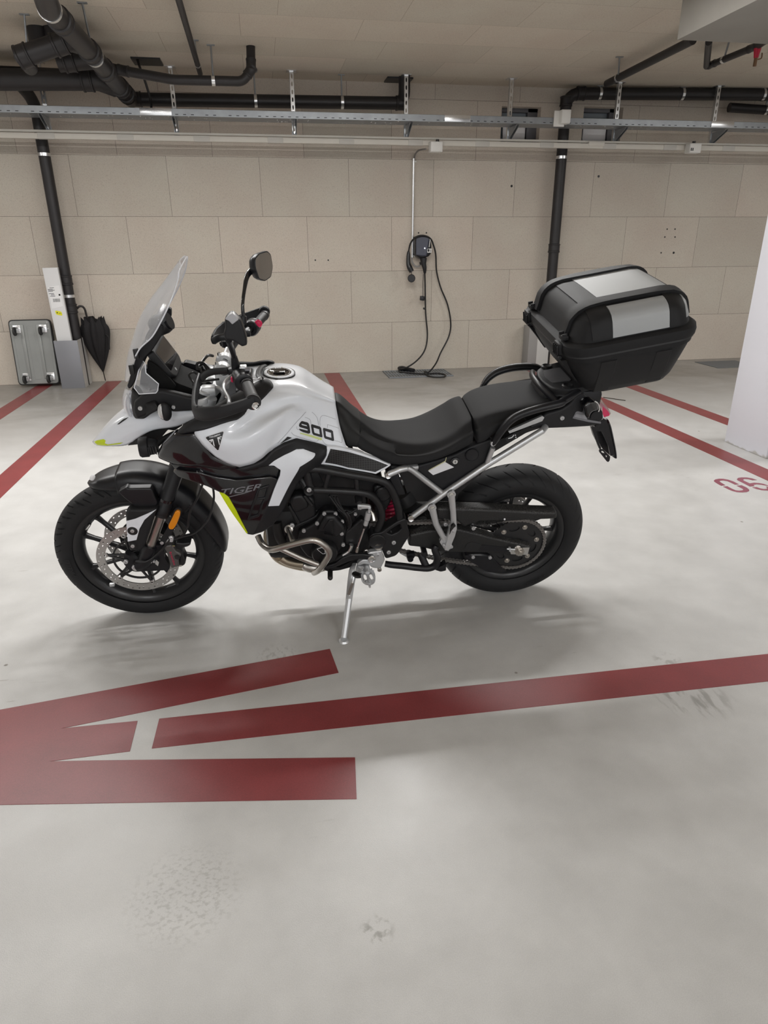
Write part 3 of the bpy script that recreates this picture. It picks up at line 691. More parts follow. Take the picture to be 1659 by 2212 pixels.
MB().tube([G0(820+160/Zs, 290+2050/Zs)+Vector((0, 0, .01)), G0(820+200/Zs, 290+2058/Zs)+Vector((0, 0, .012)), G0(820+300/Zs, 290+2072/Zs)+Vector((0, 0, .012))], [.018, .036, .020], n=12).build('charging_plug', M_chgb, label='black charging plug lying on the floor grille', cat='charging plug')
# steel grille in the floor
gr = empty('floor_grille', (1.84, 8.12, 0), 'steel drain grating set in the floor under the charger', 'floor grating')
g = MB(); g.box((0, 0, .003), (.80, .50, .004)); g.build('grille_pit', mat('grille_dark', (.16, .17, .18), .6), gr)
g = MB()
for k in range(24): g.box((-.39+.034*k, 0, .008), (.010, .48, .008))
for k in range(3): g.box((0, -.23+.23*k, .008), (.78, .012, .009))
g.build('grille_bars', M_galv, gr)
gr = empty('floor_grille', (6.0, 7.95, 0), 'steel drain grating in the floor at the right, seen past the top case', 'floor grating')
g = MB(); g.box((0, 0, .003), (.60, .50, .004)); g.build('grille_pit', bpy.data.materials['grille_dark'], gr)

# ---- things on the left by the wall
M_trol = mat('grey_painted_steel', (.30, .31, .30), .42, .2, noise_amt=.1, noise_scale=4)
tr = empty('platform_trolley', (-2.605, 8.36, 0), 'folding platform trolley leaning upside down on the wall with four castors showing', 'trolley')
tilt = Matrix.Rotation(R_(-6), 3, 'X')
def tz(x, y, z): return tilt @ Vector((x, y, z))+Vector((0, -.13, .02))
W_, H_ = .45, .725
def rr_(w, h, r, n=6):
    return round_poly([(-w/2, 0), (w/2, 0), (w/2, h), (-w/2, h)], r, n)
m = MB(); slab(m, rr_(W_, H_, .05), lambda u, v, h: tz(u, -.02-h, v), .035, step=.05, rnd=.008); m.build('rubber_rim', M_blk, tr)
m = MB(); slab(m, [(u, v+.012) for u, v in rr_(W_-.024, H_-.024, .04)], lambda u, v, h: tz(u, -.026-h, v), .012, step=.03, rnd=.004); m.build('deck', M_trol, tr)
m = MB()
for u in (-.085, .085): m.box(tz(u, -.030, .37), (.035, .014, .60), rot=tilt, bev=.005)
for u in (-.15, .0, .15): slab(m, [(uu*.55+u, vv*.85+.06) for uu, vv in rr_(.13, .70, .02)], lambda a_, b_, h: tz(a_, -.027-h*.5, b_), .002, step=.1, rnd=.004)
m.build('stiffening_ribs', M_trol, tr)
M_whl = mat('castor_rubber', (.03, .03, .03), .5)
for u, v in ((-.135, .62), (.135, .62), (-.115, .09), (.14, .09)):
    c = tz(u, -.05, v)
    f = MB(); f.box(c+Vector((.0, .018, 0)), (.085, .006, .085), rot=tilt, bev=.002); f.cyl(c+Vector((0, .015, 0)), c+Vector((0, -.01, 0)), .026, n=16)
    for s in (-1, 1): f.box(c+Vector((s*.016, -.03, -.012)), (.004, .06, .05), rot=tilt)
    fo = f.build('castor', M_galv_br, tr)
    MB().cyl(c+Vector((-.022, -.045, -.018)), c+Vector((.002, -.045, -.018)), .048, n=22, bev=.005).build('wheel', M_whl, fo)
for u, v in ((-.19, .69), (.19, .69), (-.19, .62), (.19, .62)): MB().cyl(tz(u, -.026, v), tz(u, -.034, v), .008, n=10).build('bolt', M_galv_br, tr)
m = MB(); m.tube([(.235, -.10, .04), (.255, -.07, .02), (.255, .0, .05)], .012, n=8); m.build('handle_tube', M_galv_br, tr)
# white carton
ct = empty('carton', (-2.205, 8.105, 0), 'tall white cardboard carton leaning behind the grey box, with a label and a yellow sticker', 'carton')
M_cart = mat('white_carton', (.70, .70, .70), .6); ctl = Matrix.Rotation(R_(-.6), 3, 'X') @ Matrix.Rotation(R_(-1.2), 3, 'Y')
MB().box(ctl @ Vector((0, 0, .645)), (.155, .05, 1.29), rot=ctl, bev=.003).build('carton_body', M_cart, ct)
def cfp(u, v, h): return ctl @ Vector((u, -.0256-h, v+(.21 if v > .65 else .235)))
m = MB(); slab(m, [(-.06, .88), (.06, .90), (.06, .68), (-.06, .66)], cfp, .0004, step=1, inner=False); m.build('shipping_label', mat('label_paper', (.80, .80, .80), .6), ct)
m = MB(); rnd = random.Random(7)
for v in (.875, .86, .85, .84, .815, .803, .79): 
    n_ = rnd.randint(2, 4); m.box(cfp(-.03+rnd.uniform(-.01, .01), v, .0006), (rnd.uniform(.03, .07), .0005, .005), rot=ctl)
for k in range(16): m.box(cfp(-.03+k*.0045, .745, .0006), (rnd.choice((.0015, .0025)), .0005, .035), rot=ctl)
m.box(cfp(.045, .80, .0006), (.018, .0005, .018), rot=ctl)
m.build('label_print', M_blk, ct)
m = MB(); slab(m, round_poly([(-.035, .615), (.03, .60), (.035, .555), (-.03, .57)], .015), cfp, .0004, step=1, inner=False); m.build('yellow_sticker', mat('yellow_sticker', (.75, .72, .02), .5), ct)
m = MB(); m.box(cfp(-.015, .59, .0006), (.012, .0005, .012), rot=ctl).box(cfp(.012, .582, .0006), (.025, .0005, .004), rot=ctl); m.build('sticker_print', M_blk, ct)
# grey metal boxes
M_gbox = mat('grey_metal_box', (.245, .25, .27), .42, .3)
M_gbox2 = mat('grey_metal_box_side', (.55, .54, .52), .55)
gb = empty('metal_box', (-2.19, 8.07, 0), 'grey sheet metal cover standing in front of the left downpipe, below the carton', 'metal cover', 'metal duct covers')
MB().box((0, -.04, .265), (.25, .008, .53), bev=.002).build('front_sheet', M_gbox, gb)
m = MB(); m.box((.121, .13, .265), (.004, .34, .53)); m.box((-.121, .13, .265), (.004, .34, .53)); m.build('side_sheets', M_gbox2, gb)
gb = empty('metal_box', (3.44, 8.26, 0), 'grey metal cover round the foot of the right downpipe, seen between seat and top case', 'metal cover', 'metal duct covers')
MB().box((.05, -.10, .265), (.16, .008, .53), bev=.002).build('front_sheet', M_gbox2, gb)
m = MB(); m.box((-.08, .0, .265), (.13, .20, .53), bev=.002); m.build('side_sheets', mat('grey_metal_dull', (.30, .29, .28), .6), gb)
# umbrella
um = empty('umbrella', at(240, 822, 1, 8.3), 'closed black umbrella with a crook handle leaning on the wall beside the downpipe', 'umbrella')
uo = lambda x, y, yy: at(*px('O', x, y), 1, yy)-um.location
M_umb = mat('umbrella_cloth', (.010, .009, .010), .75, bump=.5, bump_scale=40); M_umh = mat('umbrella_handle', (.02, .017, .016), .35)
MB().tube([uo(985, 750, 8.24), uo(1010, 725, 8.24), uo(1050, 722, 8.25), uo(1085, 760, 8.26), uo(1110, 850, 8.27), uo(1130, 900, 8.27)], .012, n=10).build('crook_handle', M_umh, um)
top = uo(1195, 930, 8.28); tip = uo(1322, 1560, 8.32); ax_ = (tip-top)
prof = [(.0, .105), (.12, .135), (.30, .130), (.5, .108), (.7, .072), (.9, .028), (1.0, .006)]
rs = []
ev = Vector((0, 1, 0)); su = ax_.normalized().cross(ev).normalized()
for f, r in cmrow(np.array(prof), 4):
    ring = []
    for k in range(48):
        a_ = 2*math.pi*k/48; rr2 = r*(1+.20*math.cos(8*a_+f*2))*(1+.06*math.sin(3*a_))
        jag = .0 if f > .02 else (-.035*(1+math.cos(8*a_)))
        ring.append(top+ax_*(f)+ax_.normalized()*jag+su*math.cos(a_)*rr2*1.0+ev*math.sin(a_)*rr2*.45)
    rs.append(ring)
MB().rings(rs).build('canopy', M_umb, um, smooth=60)
MB().cyl(tip-ax_*.02, uo(1350, 1672, 8.34), .006, n=8).build('ferrule', M_umh, um)
MB().tube([uo(1345, 1075, 8.27), uo(1392, 1120, 8.26), uo(1395, 1220, 8.26), uo(1398, 1275, 8.26)], .010, n=8, flat=((1, 0, 0), .3)).build('tie_strap', M_umb, um)
# small black specks: wall plug holes
m = MB()
for a_, b_ in ((1105, 402), (1293, 381), (681, 562), (709, 562), (904, 503), (921, 503), (1441, 495), (1458, 495), (1428, 546), (1455, 546), (1436, 512), (1458, 512), (912, 556)):
    p_ = at(a_, b_, 1, WALL); m.cyl((p_.x, WALL-.004, p_.z), (p_.x, WALL, p_.z), .014 if a_ in (1105, 1293, 1455) else .009, n=10)
m.build('drill_holes', M_blk, label='small dark drill holes scattered over the back wall', cat='drill hole', kind='stuff')
MB().tube([Vector((*fl(1303, 859), .004)), Vector((*fl(1351, 866), .004))], .004, n=6).build('twig', mat('twig_brown', (.05, .04, .03), .8), label='thin dark twig lying on the floor right of the tail', cat='twig')
# ================================================================ MOTORCYCLE
M_white = mat('pearl_white_paint', (.80, .83, .88), .22, coat=.6, noise_amt=.01)
M_gloss = mat('gloss_black', (.006, .006, .008), .10, coat=.7)
M_satin = mat('satin_black', (.011, .011, .013), .36, spec=.42)
M_plast = mat('textured_black_plastic', (.012, .012, .0135), .50, spec=.4, bump=.25, bump_scale=1500)
M_frame = mat('frame_black_paint', (.014, .014, .015), .36, spec=.45)
M_silv = mat('silver_frame_paint', (.56, .57, .58), .34, .75)
M_alu = mat('cast_aluminium', (.60, .61, .62), .36, .6, bump=.15, bump_scale=300)
M_chrome = mat('chrome', (.80, .80, .80), .12, 1)
M_steel = mat('stainless_steel', (.50, .475, .44), .30, .95, bump=.06, bump_scale=200)
M_hdr = mat('heated_steel', (.40, .34, .26), .34, .95)
M_disc = mat('brake_disc_steel', (.50, .49, .48), .33, .85)
M_tyre = mat('tyre_rubber', (.0125, .0125, .0135), .66, spec=.4, bump=.1, bump_scale=500)
M_rim = mat('rim_black', (.018, .018, .019), .30)
M_eng = mat('engine_black', (.009, .009, .010), .42, spec=.42, bump=.2, bump_scale=900)
M_eng2 = mat('engine_cover', (.013, .013, .014), .40, spec=.42, bump=.1, bump_scale=700)
M_yel = mat('acid_yellow', (.62, .75, .01), .35)
M_amber = mat('amber_reflector', (.75, .25, .005), .15, coat=.5)
M_lensr = mat('red_lens', (.65, .005, .09), .08, coat=.8, spec=.8)
M_lensp = mat('clear_pink_lens', (.55, .22, .28), .08, coat=.8, alpha=.75)
M_smoke = mat('smoked_lens', (.01, .01, .01), .04, coat=1)
M_grey = mat('grey_graphic', (.17, .17, .185), .3, coat=.4)
M_whitegr = mat('white_graphic', (.78, .78, .80), .35)
M_seat = mat('seat_vinyl', (.015, .015, .016), .72, spec=.28, bump=.2, bump_scale=1800)
M_seat2 = mat('seat_vinyl_smooth', (.014, .014, .014), .58, spec=.35)
M_spring = mat('red_spring', (.42, .004, .05), .3, coat=.4)
M_redt = mat('red_switch', (.62, .01, .08), .4)
M_dirt = mat('dusty_black_plastic', (.012, .012, .012), .55)
_nt = M_dirt.node_tree; _L = _nt.links; _g = _nt.nodes.new('ShaderNodeNewGeometry'); _s = _nt.nodes.new('ShaderNodeSeparateXYZ'); _L.new(_g.outputs['Normal'], _s.inputs[0])
_tc = _nt.nodes.new('ShaderNodeTexCoord'); _vo = N(_nt, 'ShaderNodeTexNoise', Scale=330.0, Detail=3.0); _L.new(_tc.outputs['Object'], _vo.inputs['Vector'])
_v2 = N(_nt, 'ShaderNodeTexNoise', Scale=14.0, Detail=3.0); _L.new(_tc.outputs['Object'], _v2.inputs['Vector'])
_sp = ramp(_nt, _vo.outputs[0], [(.52, 0), (.60, 1)]); _ms = N(_nt, 'ShaderNodeMapRange'); _ms.inputs[1].default_value = -.15; _ms.inputs[2].default_value = .6; _ms.inputs[3].default_value = .10; _ms.inputs[4].default_value = .8; _L.new(_s.outputs[2], _ms.inputs[0])
_m = N(_nt, 'ShaderNodeMath', operation='MULTIPLY'); _L.new(_sp, _m.inputs[0]); _L.new(_ms.outputs[0], _m.inputs[1]); _m2 = N(_nt, 'ShaderNodeMath', operation='MULTIPLY'); _L.new(_m.outputs[0], _m2.inputs[0]); _L.new(ramp(_nt, _v2.outputs[0], [(.3, .3), (.6, 1)]), _m2.inputs[1])
_L.new(mixc(_nt, _m2.outputs[0], (.012, .012, .012), (.13, .125, .12)), _nt.nodes['Principled BSDF'].inputs['Base Color'])
M_scr = bpy.data.materials.new('clear_screen'); M_scr.use_nodes = True
_nt = M_scr.node_tree; _b = _nt.nodes['Principled BSDF']; _b.inputs['Base Color'].default_value = (.80, .82, .86, 1); _b.inputs['Roughness'].default_value = .06
_tr = _nt.nodes.new('ShaderNodeBsdfTransparent'); _mx = _nt.nodes.new('ShaderNodeMixShader'); _fr = _nt.nodes.new('ShaderNodeLayerWeight'); _fr.inputs[0].default_value = .30
_mr = _nt.nodes.new('ShaderNodeMapRange'); _mr.inputs[3].default_value = .035; _mr.inputs[4].default_value = .75
_nt.links.new(_fr.outputs['Facing'], _mr.inputs[0]); _nt.links.new(_mr.outputs[0], _mx.inputs[0]); _nt.links.new(_tr.outputs[0], _mx.inputs[1]); _nt.links.new(_b.outputs[0], _mx.inputs[2])
_nt.links.new(_mx.outputs[0], _nt.nodes['Material Output'].inputs[0])
M_glass = M_scr
M_lamp = mat('headlight_reflector', (.75, .77, .82), .12, .8)
M_tft = mat('display_glass', (.010, .009, .009), .06, coat=1)
M_mirror = mat('mirror_glass', (.62, .62, .62), .03, 1)
M_chain = mat('chain_steel', (.22, .21, .20), .40, .7)

M_matt = mat('matt_black_plastic', (.006, .006, .006), .75, spec=.2)
bike = empty('motorcycle', matrix=BIKE_M, label='white and black adventure motorcycle parked leaning on its side stand, screen to the left', cat='motorcycle')
def Pn(v, lst, yl): return [tuple(bp(v, x, y, yl)[[0, 2]]) for x, y in lst]
def V3(v, x, y, yl): return Vector(bp(v, x, y, yl))
def plate(name, v, pts, y, th, m, parent=bike, r=.006, rnd=0, rndh=None, holes=(), step=.03, label=None, mb=None, k=0, x0=0):
    out = mb if mb is not None else MB()
    poly = round_poly(Pn(v, pts, y), r) if r else Pn(v, pts, y)
    slab(out, poly, lambda a, c, h: (a, y+h+k*(a-x0), c), th, holes=[round_poly(Pn(v, q, y), min(r, .004)) if len(q) < 12 else Pn(v, q, y) for q in holes], step=step, rnd=rnd, rndh=rndh, inner=rnd > 0)
    return out.build(name, m, parent, label=label) if mb is None else out
def mirrored(o, name=None, parent=None):
    me = o.data.copy(); n = len(me.vertices); co = np.empty(n*3); me.vertices.foreach_get('co', co); co = co.reshape(-1, 3); co[:, 1] *= -1
    me.vertices.foreach_set('co', co.ravel()); me.flip_normals(); me.update()
    c = bpy.data.objects.new(name or o.name.split('.')[0], me); COL.objects.link(c); c.parent = parent if parent is not None else o.parent
    return c
M_bolt = mat('zinc_bolt', (.62, .62, .63), .38, .55)
def bolt(v, x, y, yl, r, parent, m=M_bolt, h=.006, hexn=0):
    c = V3(v, x, y, yl); mb = MB(); n = hexn or 14
    mb.tube([c+Vector((0, -.004, 0)), c+Vector((0, h*.8, 0)), c+Vector((0, h, 0)), c+Vector((0, h, 0)), c+Vector((0, h*.45, 0))], [r, r, r*.85, r*.5, r*.42], n=n, smooth=False)
    return mb.build('bolt', m, parent)
def tubeo(name, pts, r, m, parent=bike, n=14, smooth=True, res=8, label=None, mir=False, flat=None):
    o = MB().tube(pts, r, n=n, smooth=smooth, res=res, flat=flat).build(name, m, parent, label=label)
    if mir: mirrored(o)
    return o

# ---------------------------------------------------------------- wheels
def wheel(name, cx, cz, R, hw, hh, rim_r, rim_w, pairs, half, disc_list, twist, tread):
    c = Vector((cx, 0, cz)); D = Vector((0, 1, 0))
    ref = Vector((-1, 0, 0))
    rm = MB()
    b = rim_r
    prof = [(b+.012, -rim_w), (b+.014, -rim_w+.004), (b+.002, -rim_w+.008), (b-.006, -rim_w*.55), (b-.014, -rim_w*.3), (b-.014, rim_w*.3), (b-.006, rim_w*.55), (b+.002, rim_w-.008), (b+.014, rim_w-.004), (b+.012, rim_w),
            (b+.004, rim_w+.001), (b-.010, rim_w-.004), (b-.018, rim_w-.014), (b-.026, rim_w*.4), (b-.030, 0), (b-.026, -rim_w*.4), (b-.018, -rim_w+.014), (b-.010, -rim_w+.004), (b+.004, -rim_w-.001), (b+.012, -rim_w)]
    rm.lathe(prof, c, D, n=96)
    rm.lathe([(.012, -.062), (.034, -.062), (.036, -.05), (.040, -.02), (.040, .02), (.036, .05), (.034, .062), (.012, .062)], c, D, n=36)
    wh = rm.build(name, M_rim, bike)
    for pa in pairs:
        for s in (-1, 1):
            a1 = R_(pa+s*half); a0 = R_(pa+twist+s*16)
            p0 = c+Vector((-math.cos(a0), 0, math.sin(a0)))*.034; p1 = c+Vector((-math.cos(a1), 0, math.sin(a1)))*(b-.022)
            m = MB(); t = (p1-p0).normalized(); sd = Vector((0, 1, 0)); nn = t.cross(sd)
            rs = []
            for f, w_, d_ in ((0, .012, .022), (.25, .008, .017), (.8, .0075, .014), (.94, .010, .016), (1, .016, .020)):
                q = p0.lerp(p1, f); rs.append([q+nn*(w_*math.cos(g))+sd*(d_*math.sin(g)) for g in [R_(22.5+45*i) for i in range(8)]])
            m.rings(rs); m.build('spoke', M_rim, wh)
    # tyre with cut grooves
    NS, NU = tread_n*34, 44; SLP = tread_s; vs = []; Rc = R-hh; pm = R_(128)
    for i in range(NS):
        th = 2*math.pi*i/NS; ring = []
        for j in range(NU):
            ph = -pm+2*pm*j/(NU-1); s = 1
            ex = .92
            yy = hw*math.copysign(abs(math.sin(ph))**ex, ph); rr = Rc+hh*math.copysign(abs(math.cos(ph))**.95, math.cos(ph))
            u = abs(ph)/R_(90); dep = 0
            if .06 < u < .86:
                for (ph0, sl, u0, u1, wd) in tread:
                    if u0 < u < u1:
                        per = 2*math.pi/tread_n; off = (th - ph0*per - (.25*per if ph < 0 else 0)) % per
                        off = min(off, per-off)*R
                        if off < wd: dep = max(dep, .0070*min(1, (u-u0)/.06)*min(1, (u1-u)/.06))
            if abs(abs(ph)-R_(112)) < R_(3): dep = .0015
            t2 = th+SLP*min(u, .95)
            ring.append(c+Vector((-math.cos(t2)*(rr-dep), yy*(1-dep*4), math.sin(t2)*(rr-dep))))
        vs.append(ring)
    ty_ = MB().rings(vs, closed=False, caps=False, loop=True).build('tyre', M_tyre, wh, smooth=50)
    return wh, c
tread_n = 22; tread_s = -.20
TR = [(0.0, 0, .34, .84, .0030), (.35, 0, .10, .56, .0030), (.68, 0, .50, .86, .0026)]
fw, fc = wheel('front_wheel', 1.556, .331, .331, .053, .046, .246, .037, (144, 214.5, 288.5, 360, 74), 14, None, 26, TR)
tread_n = 17; tread_s = -.32
TR = [(0.0, 0, .20, .86, .0032), (.5, 0, .08, .50, .0034), (.52, 0, .58, .88, .0026)]
rw, rc_ = wheel('rear_wheel', 0, .321, .321, .076, .058, .216, .057, (80, 12.5, 152, 224, 296), 13, None, 14, TR)
# raised writing on the front tyre's flank
def ring_text(txt, c, r, y, a_mid, size, parent, m, h=.0012, flip=1):
    vs, fs = text_mesh(txt, size, bold=.0003)
    mb = MB(); n = len(vs)
    def tr(p, hh):
        a = R_(a_mid)-flip*p.x/r; rr = r+flip*p.y
        return c+Vector((-math.cos(a)*rr, y+hh-(rr-r)*.35, math.sin(a)*rr))
    mb.add([tr(p, h) for p in vs], fs); mb.build('tyre_lettering', m, parent, smooth=0)
ring_text('PIRELLI', fc, .278, .0555, 188, .030, fw, M_tyre, flip=1)
ring_text('PIRELLI', rc_, .262, .0795, 300, .030, rw, M_tyre)
# brake discs
def disc(parent, c, R1, R0, y, th, nb, carrier=True, nh=10):
    holes = [circ2(0, 0, R0, 72)]
    rows = []
    for k in range(nh):
        for (rr, dth) in ((R1-.007, 0), (R1-.016, .35), (R1-.026, .72), (R1-.011, .60)):
            a = 2*math.pi*(k+dth)/nh; holes.append(circ2(rr*math.cos(a), rr*math.sin(a), .0032, 8, .0040, a))
    m = MB(); slab(m, circ2(0, 0, R1, 90), lambda u, v, h: (c.x+u, y+h, c.z+v), th, holes=holes, step=.03, inner=False)
    d = m.build('brake_disc', M_disc, parent)
    if carrier:
        m = MB()
        for k in range(nb):
            a = 2*math.pi*k/nb+.25; e = Vector((math.cos(a), 0, math.sin(a)))
            for sg in (-.30, .30):
                f = Vector((math.cos(a+sg), 0, math.sin(a+sg)))
                m.tube([c+Vector((0, y-.004, 0))+f*.048, c+Vector((0, y-.002, 0))+e*(R0-.004)], [.006, .0045], n=8, smooth=False)
        m.lathe([(.046, y-.010), (.054, y-.010), (.054, y), (.046, y)], c, (0, 1, 0), n=40)
        m.lathe([(R0-.034, y-.006), (R0-.027, y-.006), (R0-.027, y), (R0-.034, y), (R0-.034, y-.006)], c, (0, 1, 0), n=60)
        m.build('disc_carrier', M_rim, parent)
        for k in range(nb):
            a = 2*math.pi*k/nb+.25; q = c+Vector((math.cos(a), 0, math.sin(a)))*(R0-.002)
            m = MB(); sgn = 1 if y > 0 else -1
            m.lathe([(.004, sgn*(.004)), (.0065, sgn*.005), (.010, sgn*.004), (.011, -sgn*.004)], q+Vector((0, y, 0)), (0, 1, 0), n=16); m.build('disc_bobbin', M_disc, parent)
    return d
disc(fw, fc, .160, .126, .073, .005, 6, nh=15)
disc(fw, fc, .160, .126, -.068, .005, 6, nh=15)
disc(rw, rc_, .1275, .090, -.088, .005, 5, nh=10)
for p0, a in ((fc, 158), (fc, 247)):
    pass
q = V3('W', 345, 600, .012); MB().tube([q, V3('W', 372, 575, .02), V3('W', 395, 545, .03)], [.005, .006, .0045], n=8).build('valve_stem', M_chrome, fw)
q = V3('W', 590, 1090, .035); MB().box(q, (.02, .012, .014), bev=.002).build('balance_weight', M_alu, fw)
m = MB(); m.lathe([(.040, .066), (.040, .070), (.052, .070), (.052, .066)], fc, (0, 1, 0), n=60); m.build('abs_ring', M_chrome, fw)
m = MB(); m.cyl((1.556, -.13, .331), (1.556, .13, .331), .013, n=18); m.build('front_axle', M_chrome, bike)
m = MB(); m.cyl((0, -.15, .321), (0, .13, .321), .013, n=18); m.build('rear_axle', M_chrome, bike)

# ---------------------------------------------------------------- fork
FX0, FZ0 = 1.493, .409; SL = math.tan(R_(24.3))
def fk(z, y=.105, dx=0): return Vector((FX0-(z-FZ0)*SL+dx, y, z))
zc1 = bp('W', 1040, 440, .105)[2]
for sgn in (1, -1):
    o = MB().tube([fk(1.055, .105*sgn), fk(.98, .105*sgn), fk(zc1+.035, .105*sgn), fk(zc1+.03, .105*sgn), fk(zc1, .105*sgn)], [.0265, .0265, .0275, .031, .031], n=24, smooth=False).build('fork_tube', M_satin, bike)
    MB().lathe([(.019, 0), (.031, 0), (.031, .012), (.029, .016)], fk(zc1-.008, .105*sgn), Vector((-SL, 0, 1)), n=24).build('dust_seal', M_blk, o)
    MB().cyl(fk(zc1, .105*sgn), fk(.36, .105*sgn), .0195, n=24).build('stanchion', M_steel, o, label='bright steel fork slider')
    MB().tube([fk(1.055, .105*sgn), fk(1.062, .105*sgn), fk(1.064, .105*sgn)], [.026, .026, .018], n=20, smooth=False).build('fork_cap', M_alu, o)
    MB().lathe([(.0265, -.006), (.029, -.006), (.029, .006), (.0265, .006)], fk(zc1+.06, .105*sgn), Vector((-SL, 0, 1)), n=24).build('fork_ring', M_gloss, o)
# fork foot
m = MB()
m.tube([fk(.425), fk(.40), fk(.36), Vector((1.53, .108, .34)), Vector((1.556, .108, .331))], [.027, .030, .031, .028, .026], n=16)
plate('x', 'W', [(840, 880), (700, 810), (690, 900), (740, 960), (800, 975), (1100, 960), (1110, 930), (1060, 850), (1050, 740), (960, 740), (900, 800)], .112, .03, None, mb=m, r=.008)
ff = m.build('fork_foot', M_satin, bike); mirrored(ff)
bolt('W', 793, 933, .125, .011, ff); bolt('W', 713, 884, .12, .0085, ff); bolt('W', 935, 884, .118, .006, ff); bolt('W', 968, 880, .118, .006, ff)
plate('sensor_bracket', 'W', [(985, 868), (1010, 890), (1000, 925), (975, 905)], .13, .006, M_chrome, ff, r=.002)
# fork guard with white insert
fg = plate('fork_guard', 'W', [(708, 450), (745, 415), (800, 420), (940, 415), (1002, 405), (975, 470), (920, 640), (868, 775), (820, 795), (745, 795), (728, 720), (712, 560)], .150, .035, M_plast, rnd=.010, rndh=.012, r=.008, label='black fork guard with silver-white panel')
mirrored(fg)
plate('guard_panel', 'W', [(716, 522), (800, 500), (905, 455), (985, 418), (880, 510), (835, 590), (808, 690), (730, 705)], .1515, .006, M_white, fg, r=.002, label='silver-white panel')
for (x, y, a) in ((772, 612, .019), (775, 748, .014)):
    c = V3('W', x, y, .1525); m = MB(); m.lathe([(a, .0), (a*.7, .001), (.0001, .0012)], c-Vector((0, .001, 0)), (0, 1, 0), n=20); o = m.build('bolt_recess', M_blk, fg); bolt('W', x, y-5, .153, .007, fg)
plate('guard_wing', 'W', [(640, 262), (715, 222), (740, 232), (935, 228), (952, 245), (1000, 370), (975, 400), (810, 405), (700, 320)], .128, .03, M_satin, fg, rnd=.006, rndh=.006, r=.008)
# caliper
cal = MB()
plate('x', 'D', [(860, 575), (900, 545), (1020, 530), (1075, 600), (1110, 660), (1190, 690), (1215, 730), (1150, 830), (1165, 960), (1010, 1000), (985, 900), (940, 760), (900, 650)], .128, .05, None, mb=cal, r=.006, rnd=.006, rndh=.006)
M_cal = mat('caliper_grey', (.12, .115, .11), .4, .5)
ca = cal.build('brake_caliper', M_cal, bike, label='grey brake caliper with red lettering')
mirrored(ca)
m = MB(); plate('x', 'D', [(1060, 560), (1100, 480), (1240, 500), (1390, 480), (1400, 530), (1340, 570), (1240, 590), (1250, 740), (1300, 840), (1290, 920), (1230, 960), (1160, 960), (1180, 760), (1110, 660)], .108, .05, None, mb=m, r=.008, rnd=.006, rndh=.006)
m.build('caliper_body', M_blk, ca)
c = V3('D', 1140, 740, .120); MB().cyl(c, c+Vector((0, .012, 0)), .011, n=6).build('caliper_plug', M_blk, ca)
for q in ((1050, 548), (1190, 938)): m = MB(); a = V3('D', q[0]-25, q[1], .135); b = V3('D', q[0]+25, q[1]-3, .130); m.cyl(a, b, .0045, n=10); m.build('bolt', M_chrome, ca)
bolt('D', 830, 478, .125, .007, ca)
def flat_text(txt, v, p0, p1, hgt, yfun, parent, m, name='lettering', shear=0, bold=0, spacing=1, up=None, lift=.0008):
    """text along p0->p1 (view coords, text centre line) on surface y = yfun(x, z)"""
    y0 = yfun(1, .9) if callable(yfun) else yfun
    a = V3(v, *p0, y0); b = V3(v, *p1, y0)
    if callable(yfun):
        a = Vector(fpt(v, *p0)); b = Vector(fpt(v, *p1))
    vs, fs = text_mesh(txt, 1, font_shear=shear, bold=bold, spacing=spacing, res=2)
    xs = [p.x for p in vs]; ys = [p.y for p in vs]; w_ = max(xs)-min(xs); cx_ = (max(xs)+min(xs))/2; cy_ = (max(ys)+min(ys))/2; h_ = max(ys)-min(ys)
    e = Vector((b.x-a.x, 0, b.z-a.z)); L = e.length; e.normalize(); u = Vector((e.z, 0, -e.x))
    if u.z < 0: u = -u
    if up: u = Vector(up)
    mid_ = (a+b)/2; out = []
    for p in vs:
        q = mid_+e*((p.x-cx_)/w_*L)+u*((p.y-cy_)/h_*hgt)
        yy = (yfun(q.x, q.z) if callable(yfun) else y0)+lift
        out.append((q.x, yy, q.z))
    mb = MB().add(out, fs)
    o = mb.build(name, m, parent, smooth=0, fix=False); o.data.flip_normals() if o.data.polygons and o.data.polygons[0].normal.y < 0 else None
    return o
flat_text('brembo', 'D', (1000, 665), (1085, 925), .009, .1285, ca, M_redt)
# amber reflector on the fork
m = MB(); c0, c1 = V3('W', 1185, 425, .130), V3('W', 1108, 610, .130)
m.tube([c0, c1], .013, n=16, smooth=False, flat=((0, 1, 0), 1)); 
rb = plate('reflector_holder', 'W', [(1140, 430), (1165, 400), (1210, 405), (1220, 440), (1190, 500), (1150, 590), (1110, 660), (1040, 740), (1010, 720), (1080, 600), (1110, 500)], .128, .012, M_plast, r=.01)
plate('reflector', 'W', [(1150, 445), (1172, 428), (1200, 438), (1200, 470), (1165, 560), (1135, 600), (1100, 598), (1090, 570), (1110, 530)], .138, .010, M_amber, rb, r=.01, rnd=.004, rndh=.004)
mirrored(rb)

